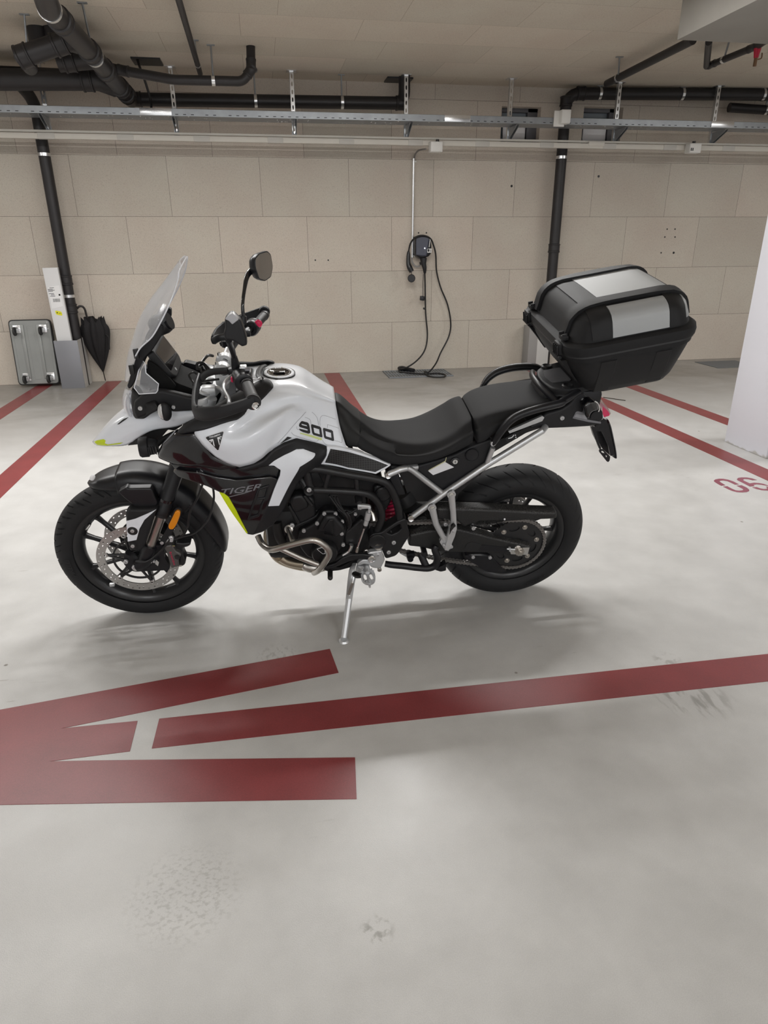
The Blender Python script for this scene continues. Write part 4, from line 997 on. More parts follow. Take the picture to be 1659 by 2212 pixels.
# ---------------------------------------------------------------- front mudguard
def arc_surface(cx, cz, pts, th=.003):
    """pts: (angle deg from rear direction, radius, half width, side drop)"""
    A = cmrow(np.array(pts, float), 6); rows = []
    for a, r, hw, dr in A:
        t = R_(a); e = Vector((-math.cos(t), 0, math.sin(t))); c = Vector((cx, 0, cz)); ring = []
        for f in np.linspace(-1, 1, 17):
            g = abs(f); y = hw*math.copysign(min(1, g*1.15), f) if g < .87 else hw*math.copysign(1, f)
            d = 0 if g < .3 else dr*((g-.3)/.7)**2
            ring.append(c+e*(r-d)+Vector((0, hw*math.sin(f*math.pi/2), 0)))
        rows.append(ring)
    return rows
rows = arc_surface(1.556, .331, [(1, .350, .064, .012), (8, .356, .073, .03), (25, .362, .078, .05), (45, .374, .080, .055), (65, .386, .080, .06), (82, .382, .078, .055), (95, .374, .074, .045), (105, .366, .060, .03), (110.5, .360, .038, .02), (113, .357, .012, .005)])
o = MB().grid(rows).build('front_mudguard', M_satin, bike, smooth=60)
s = o.modifiers.new('thick', 'SOLIDIFY'); s.thickness = .003
rows = arc_surface(1.556, .331, [(45, .378, .083, .085), (58, .388, .085, .09), (72, .394, .086, .09), (84, .392, .084, .08), (93, .384, .080, .065)])
o2 = MB().grid(rows).build('mudguard_arch', M_satin, o, smooth=60); s = o2.modifiers.new('thick', 'SOLIDIFY'); s.thickness = .004
q = V3('W', 435, 130, .03); MB().lathe([(.012, -.002), (.012, .002), (.008, .004), (.0001, .0045)], q+Vector((.006, .008, .004)), Vector((.45, .45, .7)), n=16).build('mudguard_sticker', M_whitegr, o)

# ---------------------------------------------------------------- bodywork height field
TR_ = {0: [(470, 275, 0), (560, 256, 0), (690, 248, 0), (795, 256, 0), (880, 276, 0), (955, 318, 0), (1045, 370, 0), (1142, 424, 0)],
       1: [(450, 345, .080), (540, 332, .084), (680, 328, .087), (790, 332, .087), (880, 350, .085), (960, 385, .078), (1050, 428, .068), (1147, 470, .060)],
       2: [(300, 560, .200), (470, 440, .140), (630, 380, .121), (745, 374, .116), (850, 394, .114), (945, 427, .100), (1040, 456, .080), (1149, 488, .064)],
       3: [(80, 690, .250), (380, 590, .215), (540, 508, .176), (690, 447, .150), (838, 436, .136), (930, 456, .118), (1035, 482, .094), (1150, 508, .072)],
       4: [(0, 735, .252), (260, 745, .256), (440, 670, .222), (620, 575, .180), (790, 502, .148), (885, 508, .134), (1000, 534, .112), (1160, 562, .086)],
       5: [(60, 830, .255), (280, 850, .270), (450, 790, .262), (610, 680, .230), (770, 580, .184), (880, 620, .158), (1010, 680, .136), (1190, 700, .112)],
       6: [(170, 928, .246), (300, 1003, .240), (420, 1012, .240), (540, 950, .235), (640, 872, .215), (830, 792, .185), (1010, 835, .158), (1245, 872, .138)]}
TP = [[bp('T', x, y, yl) for x, y, yl in TR_[k]] for k in range(7)]
full = [[np.array([p[0], -p[1], p[2]]) for p in TP[k]] for k in range(6, 0, -1)]+TP
A = surf(full, 5, 6)
# field control points
ctl = []
for k in range(2, 7): ctl += [(p[0], p[2], p[1]) for p in TP[k]]
for v, x, y, yl in (('F', 1250, 150, .255), ('F', 950, 120, .235), ('F', 835, 190, .200), ('F', 1130, 262, .250), ('F', 945, 320, .205), ('F', 1100, 385, .235), ('F', 1300, 465, .240),
                    ('F', 1500, 770, .200), ('F', 1460, 560, .238), ('F', 1600, 620, .225), ('E', 100, 690, .195), ('E', 240, 480, .205), ('E', 400, 200, .205), ('E', 500, 90, .195),
                    ('T', 830, 800, .188), ('T', 1080, 860, .165), ('T', 1035, 990, .165), ('T', 1475, 1070, .15), ('T', 1600, 1000, .15), ('T', 1250, 872, .148), ('T', 860, 1130, .185), ('F', 700, 100, .15), ('F', 1300, 900, .18), ('E', 700, 500, .18)):
    p = bp(v, x, y, yl); ctl.append((p[0], p[2], p[1]))
ctl = np.array(ctl); XZ = ctl[:, :2]; nC = len(ctl)
def _k(r): return r*r*np.log(r+1e-9)
Kmat = np.zeros((nC+3, nC+3)); Kmat[:nC, :nC] = _k(np.linalg.norm(XZ[:, None]-XZ[None], axis=2))+np.eye(nC)*2e-4
Kmat[:nC, nC] = 1; Kmat[:nC, nC+1:] = XZ; Kmat[nC, :nC] = 1; Kmat[nC+1:, :nC] = XZ.T
Wt = np.linalg.solve(Kmat, np.concatenate([ctl[:, 2], [0, 0, 0]]))
def field(x, z): return float(_k(np.hypot(XZ[:, 0]-x, XZ[:, 1]-z)) @ Wt[:nC]+Wt[nC]+Wt[nC+1]*x+Wt[nC+2]*z)
def fpt(v, x, y, off=0):
    yl = .2
    for _ in range(14):
        p = bp(v, x, y, yl); yl = .5*yl+.5*(field(p[0], p[2])+off)
    return p
def panel(name, v, pts, off, th, m, parent=bike, r=.006, rnd=.006, rndh=None, holes=(), step=.014, label=None, mir=True, smooth=40):
    P = [tuple(fpt(v, x, y, off)[[0, 2]]) for x, y in pts]
    H = [[tuple(fpt(v, x, y, off)[[0, 2]]) for x, y in q] for q in holes]
    mb = MB(); slab(mb, round_poly(P, r) if r else P, lambda a, c, h: (a, field(a, c)+off+h, c), th, holes=[round_poly(h, min(r, .004)) for h in H], step=step, rnd=rnd, rndh=rndh)
    o = mb.build(name, m, parent, label=label, smooth=smooth)
    if mir: mirrored(o)
    return o
tank = MB().grid(A).build('tank_cover', M_white, bike, smooth=70, label='pearl white tank cover')
s = tank.modifiers.new('thick', 'SOLIDIFY'); s.thickness = .004; s.offset = -1
# black trim round the front of the tank top
m = MB(); 
for s_ in (1, -1):
    pts = [bp('T', 600, 188, -.06), bp('T', 530, 210, -.02)]
tubeo('tank_trim', [V3('T', 610, 188, -.10), V3('T', 560, 195, -.06), V3('T', 530, 225, 0), V3('T', 522, 262, .06), V3('T', 540, 292, .10)], .007, M_blk, flat=((0, 0, 1), 1.5))
plate('dash_panel', 'A', [(820, 950), (930, 975), (1100, 1010), (1260, 1030), (1330, 1050), (1240, 1100), (1000, 1120), (850, 1100), (790, 1020)], -.10, .03, M_satin, r=.01)
MB().box((1.02, 0, 1.045), (.16, .13, .03), bev=.01, rot=Matrix.Rotation(.25, 3, 'Y')).build('ignition_cover', M_satin, bike)
# knee panels in black, frame moulding, inserts
inf = panel('tank_infill', 'X', [(543.5, 835), (556, 828), (575, 822.8), (584.4, 826), (591.6, 838.5), (575, 857), (554, 877), (532, 894), (512, 909.6), (477, 919), (418, 935), (390, 939.5), (381, 936), (397, 921), (420, 908), (455, 885), (500, 858), (522, 845)], .012, .02, M_plast, rnd=.010, rndh=.009)
cowl = panel('side_cowl', 'X', [(378, 936), (418, 934), (434, 955), (458.8, 985), (490, 1000), (516, 1008), (526, 1012), (500, 1016), (476, 1018), (427, 1009), (375, 1006), (341.6, 992), (338.7, 983), (350, 962)], .004, .03, M_gloss, rnd=.014, rndh=.012)
panel('shroud_backing', 'X', [(368, 1002), (427, 1003), (476, 1012), (525, 1006), (579, 1003), (606, 1011), (607, 1030), (600, 1046), (500, 1046), (385, 1030)], -.008, .02, M_gloss, rnd=.006)
shr = panel('radiator_shroud', 'X', [(373, 1020), (382, 1014), (395, 1017), (428, 1020), (469, 1031), (511, 1037), (543, 1034), (585, 1030), (598, 1034), (601, 1042), (592, 1062), (578, 1093), (562, 1145), (548, 1157), (534, 1155), (505, 1108), (476, 1065), (446, 1051), (418, 1041), (385, 1031)], .006, .02, M_gloss, rnd=.005, label='gloss black radiator shroud with grey lettering and yellow edge', mir=False)
_t = panel('radiator_shroud', 'X', [(382, 1014), (395, 1017), (428, 1020), (469, 1031), (511, 1037), (543, 1034), (585, 1030), (598, 1034), (601, 1042), (592, 1062), (575, 1090), (540, 1080), (500, 1060), (446, 1045), (418, 1035), (388, 1026)], .006, .02, M_gloss, rnd=.005, mir=True); bpy.data.objects.remove(_t)
panel('yellow_strip', 'F', [(1292, 463), (1325, 470), (1362, 498), (1420, 600), (1504, 765), (1494, 768), (1440, 690), (1370, 590)], .009, .012, M_yel, shr, r=.001, rnd=.0, mir=False)
panel('shroud_vent', 'X', [(557, 1056), (582, 1048), (578, 1070), (568, 1092), (560, 1117), (534, 1124), (545, 1090)], .011, .012, M_satin, shr, r=.003, rnd=.003, holes=[[(560, 1060), (577, 1054), (572, 1075), (556, 1077)], [(554, 1081), (570, 1079), (562, 1095), (557, 1112), (541, 1117), (548, 1096)]], mir=False)
_t = panel('side_moulding', 'X', [(526, 1010), (547, 1005), (568.5, 995), (589.8, 973.4), (612, 961), (640, 949.5), (701, 966.5), (707.5, 971), (705, 986), (693, 1005), (667, 1021), (648, 1040), (625, 1082), (590, 1075), (606, 1020), (592, 1007), (560, 1012)], .010, .025, M_plast, rnd=.010); bpy.data.objects.remove(_t)
mould = panel('side_moulding', 'X', [(507.5, 1015), (526, 1010), (547, 1005), (568.5, 995), (589.8, 973.4), (612, 961), (640, 949.5), (701, 966.5), (707.5, 971), (705, 986), (693, 1005), (667, 1021), (648, 1040), (606.5, 1115), (590, 1136), (567.7, 1151), (545, 1158), (556, 1135), (574, 1094), (598, 1044), (606, 1020), (606, 1014), (592, 1007), (560, 1012), (525, 1022)], .010, .025, M_plast, rnd=.010, rndh=.010, label='black frame moulding round a silver-white insert', mir=False)
panel('moulding_insert', 'X', [(580, 1006), (592, 996), (615, 983), (640, 970.8), (655, 970), (681, 979.5), (681, 984), (676, 991), (648, 1009), (643, 1019), (603, 1093), (579, 1094), (592, 1058), (604.5, 1028), (606, 1016), (592, 1006.5)], .0115, .01, M_white, mould, rnd=.002, r=.002, mir=False, label='silver-white insert')
sp_ = panel('side_panel', 'T', [(1078, 845), (1160, 850), (1250, 872), (1602, 1000), (1560, 1030), (1478, 1074), (1250, 1035), (1030, 995), (1075, 925)], .004, .018, M_white, rnd=.004, r=.003)
M_tri = bpy.data.materials.new('triangle_grip'); M_tri.use_nodes = True
nt = M_tri.node_tree; b_ = nt.nodes['Principled BSDF']; b_.inputs['Roughness'].default_value = .4
tc = N(nt, 'ShaderNodeTexCoord'); mp = N(nt, 'ShaderNodeMapping'); mp.inputs['Scale'].default_value = (110, 1, 110); nt.links.new(tc.outputs['Object'], mp.inputs[0])
vo = N(nt, 'ShaderNodeTexVoronoi', Scale=1.0, Randomness=.15); vo.feature = 'DISTANCE_TO_EDGE'; nt.links.new(mp.outputs[0], vo.inputs['Vector'])
nt.links.new(ramp(nt, vo.outputs['Distance'], [(.04, (.05, .05, .05)), (.12, (.010, .010, .011))]), b_.inputs['Base Color'])
panel('grip_insert', 'T', [(1108, 866), (1300, 905), (1578, 1000), (1472, 1055), (1250, 1018), (1062, 978)], .0048, .01, M_tri, sp_, rnd=0, r=.001, mir=False)
panel('triangle_mark', 'B', [(195, 490), (285, 512), (130, 590), (45, 635)], .0165, .006, M_blk, tank, rnd=0, r=.001, mir=False) if False else None
def tfield(x, z): return field(x, z)+.0030
# --- graphics on the tank: read surface height straight from the tank shell
from mathutils.bvhtree import BVHTree
_bm = bmesh.new(); _bm.from_mesh(tank.data); tbvh = BVHTree.FromBMesh(_bm)
def tray(v, x, y, lift=.0012):
    a = px(v, x, y); d = Vector(ray(*a) @ BR).normalized(); h, n, i, t = tbvh.ray_cast(Vector(BC), d)
    return (h-d*lift, n, h) if h is not None else (Vector(fpt(v, x, y)), Vector((0, 1, 0)), None)
# filler cap
_h, _n, _o = tray('T', 690, 246, 0); fcp = Vector((_h.x, 0, _h.z+.002)); _n2 = (tray('T', 640, 238, 0)[0]-tray('T', 750, 238, 0)[0]); nrm = Vector((-_n2.z, 0, _n2.x)).normalized(); nrm = nrm if nrm.z > 0 else -nrm
fl_ = MB().lathe([(.056, -.02), (.0545, .001), (.052, .003), (.044, .003), (.043, .002)], fcp, nrm, n=48).build('filler_ring', M_white, bike)
MB().lathe([(.0555, -.01), (.0560, .0012), (.0575, .0012), (.058, -.01)], fcp, nrm, n=48).build('filler_gap', M_blk, fl_)
MB().lathe([(.045, -.005), (.042, .003), (.038, .003), (.034, .001), (.0001, .001)], fcp, nrm, n=40).build('filler_cap', M_tft, fl_)
MB().lathe([(.036, .001), (.037, .0035), (.039, .0035), (.040, .001)], fcp, nrm, n=40).build('cap_ring', M_chrome, fl_)
MB().box(fcp+nrm*.003, (.040, .018, .004), bev=.0015).build('cap_flap', M_tft, fl_)
for k in range(6):
    a = R_(60*k+20); e = Vector((math.cos(a), math.sin(a), 0)); e = (e-nrm*e.dot(nrm)).normalized(); MB().cyl(fcp+e*.048-nrm*.002, fcp+e*.048+nrm*.004, .0026, n=10).build('bolt', M_steel, fl_)
def tank_line(v, pts, wpx, m, parent, name):
    mb = MB(); P = [Vector((x, y)) for x, y in pts]; Q, _ = catmull([Vector((p.x, p.y, 0)) for p in P], [0]*len(P), 5)
    L = []
    for i, p in enumerate(Q):
        t = (Q[min(i+1, len(Q)-1)]-Q[max(i-1, 0)]).normalized(); nn = Vector((-t.y, t.x))*wpx/2
        L.append([tray(v, p.x-nn.x, p.y-nn.y)[0], tray(v, p.x+nn.x, p.y+nn.y)[0]])
    mb.grid(L); return mb.build(name, m, parent, smooth=0)
def tank_poly(v, pts, m, parent, name, holes=(), step=12, lift=.0012):
    mb = MB(); v2, fs, _ = cdt_fill(pts, holes, step); mb.add([tray(v, p[0], p[1], lift)[0] for p in v2], fs); return mb.build(name, m, parent, smooth=0)
gl = []
for pts in ([(560, 0), (470, 100), (330, 250), (180, 430), (0, 625)], [(680, 0), (735, 50), (780, 110), (803, 180), (808, 260)], [(540, 105), (600, 125), (640, 150), (655, 190), (662, 255)], [(842, 270), (838, 190), (852, 110), (880, 78), (920, 68), (1000, 90), (1155, 145)],
            [(990, 315), (992, 265), (1010, 255), (1215, 322)], [(380, 285), (383, 330), (400, 347), (430, 350)], [(270, 405), (310, 450), (360, 475), (550, 535), (740, 585), (785, 578), (820, 545)], [(890, 560), (930, 620), (990, 660), (1150, 705), (1320, 758), (1360, 758), (1385, 738)],
            [(1120, 565), (1200, 585), (1262, 607), (1280, 595), (1280, 490)], [(-60, -45), (60, -55)]):
    if pts[0][0] < 0: continue
    gl.append(tank_line('B', pts, 5, M_grey, tank, 'pinstripe'))
tank_poly('B', [(195, 490), (285, 512), (130, 590), (45, 635)], M_blk, tank, 'triangle_mark')
tank_poly('B', [(450, 410), (600, 440), (880, 520), (880, 558), (850, 562), (600, 480), (440, 430)], mat('pale_yellow', (.62, .70, .28), .4), tank, 'yellow_stroke', lift=.0010)
nine = ([(480, 178), (595, 208), (620, 235), (635, 290), (648, 405), (640, 425), (610, 432), (500, 400), (450, 375), (425, 345), (430, 332), (520, 352), (590, 372), (598, 358), (590, 345), (540, 330), (440, 300), (422, 275), (430, 235), (455, 200)], [(475, 235), (572, 262), (590, 285), (575, 282), (490, 262), (472, 248)])
tank_poly('B', nine[0], M_blk, tank, 'numeral', holes=[nine[1]])
tank_poly('B', [(675, 240), (840, 290), (865, 320), (890, 480), (885, 505), (860, 502), (710, 455), (685, 420), (660, 270)], M_blk, tank, 'numeral', holes=[[(712, 310), (825, 345), (838, 445), (735, 415), (725, 395)]])
tank_poly('B', [(915, 315), (1075, 360), (1100, 385), (1122, 555), (1112, 577), (1090, 575), (940, 528), (920, 500), (900, 335)], M_blk, tank, 'numeral', holes=[[(950, 380), (1060, 415), (1070, 515), (968, 485), (958, 465)]])
# tank badge
bd = tank_poly('H', [(612, 845), (625, 810), (660, 785), (1290, 575), (1335, 572), (1362, 605), (1355, 650), (1165, 1330), (1130, 1362), (1095, 1352), (640, 900)], M_whitegr, tank, 'badge', step=90)
tank_poly('H', [(640, 840), (665, 808), (1300, 597), (1330, 600), (1343, 625), (1145, 1320), (1118, 1338), (1090, 1325), (655, 875)], M_blk, bd, 'badge_shield', step=90, lift=.0022)
for k_, pp in enumerate(([(755, 940), (895, 890), (930, 895), (1000, 1190), (940, 1140), (900, 950), (855, 1035), (820, 1030), (850, 975), (765, 975)], [(1090, 830), (1260, 780), (1272, 810), (1150, 850), (1235, 875), (1225, 905), (1150, 885), (1195, 1100), (1170, 1135)])):
    tank_poly('H', pp, M_whitegr, bd, 'badge_flag', step=90, lift=.003)
def tank_text(txt, v, p0, p1, h, m, parent, name, arc=0, shear=0, bold=0, spacing=1, lift=.003):
    vs, fs = text_mesh(txt, 1, font_shear=shear, bold=bold, spacing=spacing, res=2); xs = [p.x for p in vs]; ys = [p.y for p in vs]
    w_ = max(xs)-min(xs); cx_ = (max(xs)+min(xs))/2; y0_ = min(ys); h_ = max(ys)-min(ys); out = []
    a = np.array(p0); b = np.array(p1); e = (b-a); n_ = np.array([e[1], -e[0]])/np.linalg.norm(e)
    for p in vs:
        f = (p.x-cx_)/w_; q = (a+b)/2+e*f+n_*((p.y-y0_)/h_*h+arc*(1-4*f*f)); out.append(tray(v, q[0], q[1], lift)[0])
    return MB().add(out, fs).build(name, m, parent, smooth=0)
tank_text('TRIUMPH', 'H', (775, 862), (1210, 738), 60, M_whitegr, bd, 'badge_lettering', arc=-8, bold=.02)
tank_line('H', [(880, 838), (960, 858), (1040, 835), (1090, 795)], 9, M_whitegr, bd, 'badge_underline')
# TIGER on the shroud
flat_text('TIGER', 'F', (1310, 452), (1608, 408), .024, lambda x, z: field(x, z)+.006, shr, M_grey, shear=.35, bold=.012, lift=.0012)
panel('underline', 'F', [(1365, 493), (1535, 448), (1537, 452), (1368, 498)], .0072, .001, M_grey, shr, rnd=0, r=0, mir=False)

# ---------------------------------------------------------------- beak, nose, headlight
rows = [[('A', 75, 1598, 0), ('A', 140, 1510, 0), ('A', 230, 1412, 0), ('A', 330, 1345, 0), ('A', 430, 1330, 0), ('A', 620, 1290, 0), ('A', 800, 1280, 0)],
        [('A', 78, 1606, .012), ('A', 165, 1525, .030), ('A', 270, 1430, .045), ('A', 380, 1375, .060), ('A', 500, 1355, .072), ('A', 700, 1330, .10), ('A', 905, 1335, .12)],
        [('A', 82, 1612, .018), ('A', 170, 1575, .042), ('A', 280, 1500, .062), ('A', 400, 1430, .080), ('A', 530, 1400, .095), ('A', 740, 1375, .12), ('A', 915, 1365, .15)],
        [('A', 90, 1620, .018), ('A', 170, 1608, .044), ('A', 290, 1580, .064), ('A', 420, 1515, .084), ('A', 560, 1455, .10), ('A', 750, 1415, .125), ('A', 915, 1385, .155)],
        [('A', 110, 1632, .014), ('A', 180, 1636, .040), ('A', 350, 1628, .060), ('A', 440, 1570, .080), ('A', 570, 1505, .096), ('A', 760, 1475, .12), ('A', 900, 1410, .152)]]
BP = [[bp(*q) for q in r] for r in rows]
full = [[np.array([p[0], -p[1], p[2]]) for p in r] for r in BP[:0:-1]]+BP
A2 = surf(full, 4, 5)
bk = MB().grid(A2).build('beak', M_white, bike, smooth=60, label='silver-white beak with a yellow tip'); s = bk.modifiers.new('thick', 'SOLIDIFY'); s.thickness = .004; s.offset = -1
# yellow tip: the painted nose of the beak
bm_ = bmesh.new(); bm_.from_mesh(bk.data); bbvh = BVHTree.FromBMesh(bm_)
def bray(v, x, y, lift=.0010):
    a = px(v, x, y); d = Vector(ray(*a) @ BR).normalized(); h, n, i, t = bbvh.ray_cast(Vector(BC), d)
    return (h-d*lift) if h is not None else V3(v, x, y, .03)
v2, fs, _ = cdt_fill([(86, 1600), (110, 1588), (165, 1578), (182, 1590), (175, 1612), (200, 1622), (325, 1604), (300, 1618), (200, 1630), (150, 1630), (115, 1626)], (), 14)
MB().add([bray('A', *p) for p in v2], fs).build('yellow_tip', M_yel, bk, smooth=0)
v2, fs, _ = cdt_fill([(275, 1458), (325, 1415), (370, 1398), (345, 1420), (290, 1458)], (), 20); MB().add([bray('A', *p) for p in v2], fs).build('beak_slot', M_blk, bk, smooth=0)
plate('beak_underside', 'A', [(360, 1630), (440, 1565), (560, 1508), (700, 1480), (810, 1465), (740, 1510), (690, 1500), (640, 1560), (600, 1600), (450, 1620)], .07, .14, M_blk, r=.005)
# headlight shell
nose = MB()
plate('x', 'A', [(388, 1170), (450, 1188), (480, 1240), (540, 1250), (600, 1230), (640, 1290), (560, 1350), (530, 1380), (500, 1405), (420, 1425), (395, 1400), (380, 1300)], .118, .05, None, mb=nose, r=.01, rnd=.012, rndh=.014, k=-.6, x0=1.44)
nose = nose.build('headlight_shell', M_plast, bike); mirrored(nose)
o = MB().grid(surf([[bp('A', 335, 1175, 0), bp('A', 318, 1235, 0), bp('A', 320, 1310, 0), bp('A', 360, 1390, 0)], [bp('A', 345, 1170, .05), bp('A', 325, 1240, .05), bp('A', 330, 1320, .05), bp('A', 368, 1400, .045)], [bp('A', 372, 1182, .10), bp('A', 368, 1240, .105), bp('A', 372, 1310, .105), bp('A', 392, 1395, .09)]], 4, 4)).build('headlight_lens', M_glass, bike, label='clear headlight lens'); s = o.modifiers.new('thick', 'SOLIDIFY'); s.thickness = .003; mirrored(o)
m = MB(); 
G_ = surf([[bp('A', 350, 1185, 0), bp('A', 333, 1240, 0), bp('A', 336, 1310, 0), bp('A', 368, 1380, 0)], [bp('A', 356, 1180, .045), bp('A', 338, 1240, .045), bp('A', 344, 1318, .045), bp('A', 375, 1388, .04)], [bp('A', 378, 1190, .088), bp('A', 374, 1240, .092), bp('A', 378, 1310, .092), bp('A', 394, 1380, .08)]], 5, 5)
for i_ in range(len(G_)):
    for j_ in range(len(G_[0])): G_[i_][j_][0] -= .006+.010*((i_//2+j_//3) % 2)
m.grid(G_)
m.build('reflector_bowl', M_lamp, o); 
m = MB(); m.box(V3('A', 430, 1290, .0)+Vector((-.03, 0, 0)), (.05, .15, .10), bev=.01); m.build('lamp_housing', M_blk, bike)
tubeo('running_light', [V3('A', 362, 1215, .085), V3('A', 345, 1270, .080), V3('A', 350, 1330, .075), V3('A', 372, 1385, .065)], .005, mat('lamp_silver', (.85, .87, .9), .1, .3), o)
# black side arm from nose back to the tank
arm = plate('cockpit_arm', 'A', [(410, 1280), (470, 1225), (590, 1185), (640, 1180), (910, 1245), (915, 1350), (740, 1362), (640, 1340), (600, 1300), (540, 1345), (525, 1385), (430, 1420), (405, 1350)], .145, .022, M_plast, rnd=.010, rndh=.010, r=.01)
mirrored(arm); bolt('A', 465, 1325, .146, .0075, arm); bolt('A', 735, 1315, .146, .0065, arm)
# front indicator and fog lamp
def indicator(v, x, y, yl, parent, s=1, name='indicator'):
    c = V3(v, x, y, yl); m = MB(); m.tube([c+Vector((0, -.05, 0)), c+Vector((0, -.015, 0))], [.010, .013], n=10, smooth=False); m.sphere(c, .028*s, n=16, m=10, sc_=(.75, .55, 1.2)); o = m.build(name, M_plast, parent); return o, c
o, c = indicator('A', 668, 1355, .165, bike); MB().sphere(c+Vector((.009, .001, 0)), .0265, n=16, m=10, sc_=(.62, .5, 1.12)).build('indicator_lens', mat('indicator_lens', (.6, .6, .6), .08, .3, coat=1), o)
mirrored(o)
c = V3('F', 770, 120, .13); m = MB(); fo = m.lathe([(.0001, -.030), (.020, -.030), (.028, -.018), (.030, .0), (.036, .004), (.036, .028), (.032, .034), (.028, .030), (.0001, .030)], c, Vector((1, .1, 0)), n=24).build('fog_lamp', M_plast, bike)
MB().lathe([(.030, .031), (.0001, .033)], c, Vector((1, .1, 0)), n=24).build('fog_lens', M_glass, fo); mirrored(fo)
for k in range(5): MB().box(c+Vector((.005-.008*k, .030, 0)), (.003, .006, .03)).build('cooling_fin', M_blk, fo)
tubeo('fog_bracket', [c+Vector((-.02, 0, 0)), V3('F', 880, 60, .10), V3('F', 960, 20, .08)], .010, M_blk, mir=True)

# ---------------------------------------------------------------- windscreen and cockpit
rows = [[('A', 790, 118, 0), ('A', 752, 168, 0), ('A', 645, 312, 0), ('A', 542, 448, 0), ('A', 456, 604, 0), ('A', 403, 762, 0), ('A', 365, 900, 0), ('A', 345, 1090, 0)],
        [('A', 790, 150, .055), ('A', 768, 215, .068), ('A', 686, 345, .082), ('A', 592, 475, .085), ('A', 512, 625, .090), ('A', 450, 770, .09), ('A', 405, 910, .09), ('A', 372, 1090, .085)],
        [('A', 784, 200, .088), ('A', 772, 268, .108), ('A', 738, 385, .135), ('A', 687, 510, .15), ('A', 630, 625, .155), ('A', 560, 745, .150), ('A', 470, 830, .140), ('A', 425, 900, .13)]]
SP = [[bp(*q) for q in r] for r in rows]
full = [[np.array([p[0], -p[1], p[2]]) for p in r] for r in SP[:0:-1]]+SP
scr = MB().grid(surf(full, 5, 5)).build('windscreen', M_scr, bike, smooth=60, label='tall clear windscreen'); s = scr.modifiers.new('thick', 'SOLIDIFY'); s.thickness = .004; s.offset = 0
# pale opaque edge tube: the bright glint is put into its colour
E_ = [Vector(p) for p in SP[2]]
tubeo('screen_edge', [Vector((p[0], -p[1], p[2])) for p in SP[2][::-1]]+[Vector(SP[1][0])*1.0, *E_][1:], .0022, mat('screen_edge_glint', (.85, .87, .92), .2), scr, n=6, res=4)
# side deflector (small clear wing)
dpl = [(498, 925), (514, 942), (520, 1020), (628, 1092), (619, 1150), (603, 1172), (456, 1208), (412, 1160), (425, 1120), (455, 1010)]
df = plate('wind_deflector', 'A', dpl, .155, .003, M_scr, r=.003, k=-.45, x0=1.41, label='small clear wind deflector'); mirrored(df)
def dy_(p): q = bp('A', p[0], p[1], .155); return Vector((q[0], .155-.45*(q[0]-1.41), q[2]))
MB().tube([dy_(p) for p in dpl], .0017, n=6, smooth=False, loop=True).build('deflector_edge', bpy.data.materials['screen_edge_glint'], df)  # same pale colour, a painted glint along the rim
# screen support and adjuster
sup = plate('screen_support', 'A', [(560, 690), (600, 700), (615, 640), (650, 655), (650, 720), (560, 860), (500, 920), (470, 1010), (400, 1150), (370, 1175), (355, 1150), (400, 1000), (430, 880), (480, 800)], .10, .02, M_plast, rnd=.005)
mirrored(sup)
plate('adjuster_slide', 'A', [(620, 510), (650, 505), (680, 540), (640, 620), (560, 720), (545, 700)], .06, .02, M_grey, sup, r=.004)
tubeo('support_crossbar', [V3('A', 640, 600, .10), V3('A', 640, 600, -.10)], .012, M_blk, smooth=False)
for q in ((430, 880), (395, 1010)): MB().box(V3('A', q[0], q[1], .12), (.016, .014, .034), bev=.003).build('screen_clip', M_blk, sup)
c = V3('A', 640, 640, .06)
pk = MB().lathe([(.0001, -.035), (.026, -.035), (.034, -.02), (.034, .01), (.030, .022), (.0001, .024)], c, Vector((-.92, .12, .38)), n=28).build('accessory_mount', M_blk, bike)
MB().lathe([(.026, .022), (.028, .030), (.0001, .030)], c, Vector((-.92, .12, .38)), n=24).build('mount_face', M_satin, pk)
# TFT display
c1, c2, c3, c4 = V3('N', 730, 900, .092), V3('N', 1200, 1480, .092), V3('N', 950, 560, -.092), V3('N', 1340, 1080, -.092)
ax_l = (c2-c1).normalized(); L_ = (c2-c1).length; ay = Vector((0, 1, 0)); nn = ay.cross(ax_l).normalized()
if nn.x > 0: nn = -nn
mid_ = (c1+c2+c3+c4)/4
def dsp(u, v, h): return mid_+ay*u+ax_l*v+nn*h
disp = MB(); slab(disp, round_poly([(-.094, -L_/2), (.094, -L_/2), (.090, L_/2-.02), (.06, L_/2), (-.06, L_/2), (-.090, L_/2-.02)], .012), dsp, .026, step=.02, rnd=.006, rndh=.006)
disp = disp.build('instrument_display', M_plast, bike, label='dark instrument display')
m = MB(); slab(m, round_poly([(-.082, -L_/2+.010), (.082, -L_/2+.010), (.080, L_/2-.032), (-.080, L_/2-.032)], .006), lambda u, v, h: dsp(u, v, h+.001), .003, step=.1, inner=False); m.build('display_glass', M_tft, disp)
m = MB(); slab(m, circ2(.03, L_/2-.018, .006, 14), lambda u, v, h: dsp(u, v, h+.0015), .003, step=.1, inner=False); m.build('display_button', M_alu, disp)
plate('cockpit_fill', 'A', [(520, 940), (560, 930), (760, 1120), (920, 1180), (900, 1240), (640, 1180), (540, 1170), (520, 1060)], .08, .16, M_matt, r=.01)
plate('cockpit_side', 'A', [(520, 930), (600, 980), (700, 1080), (760, 1150), (720, 1180), (630, 1165), (560, 1060)], .105, .008, M_matt, r=.01)

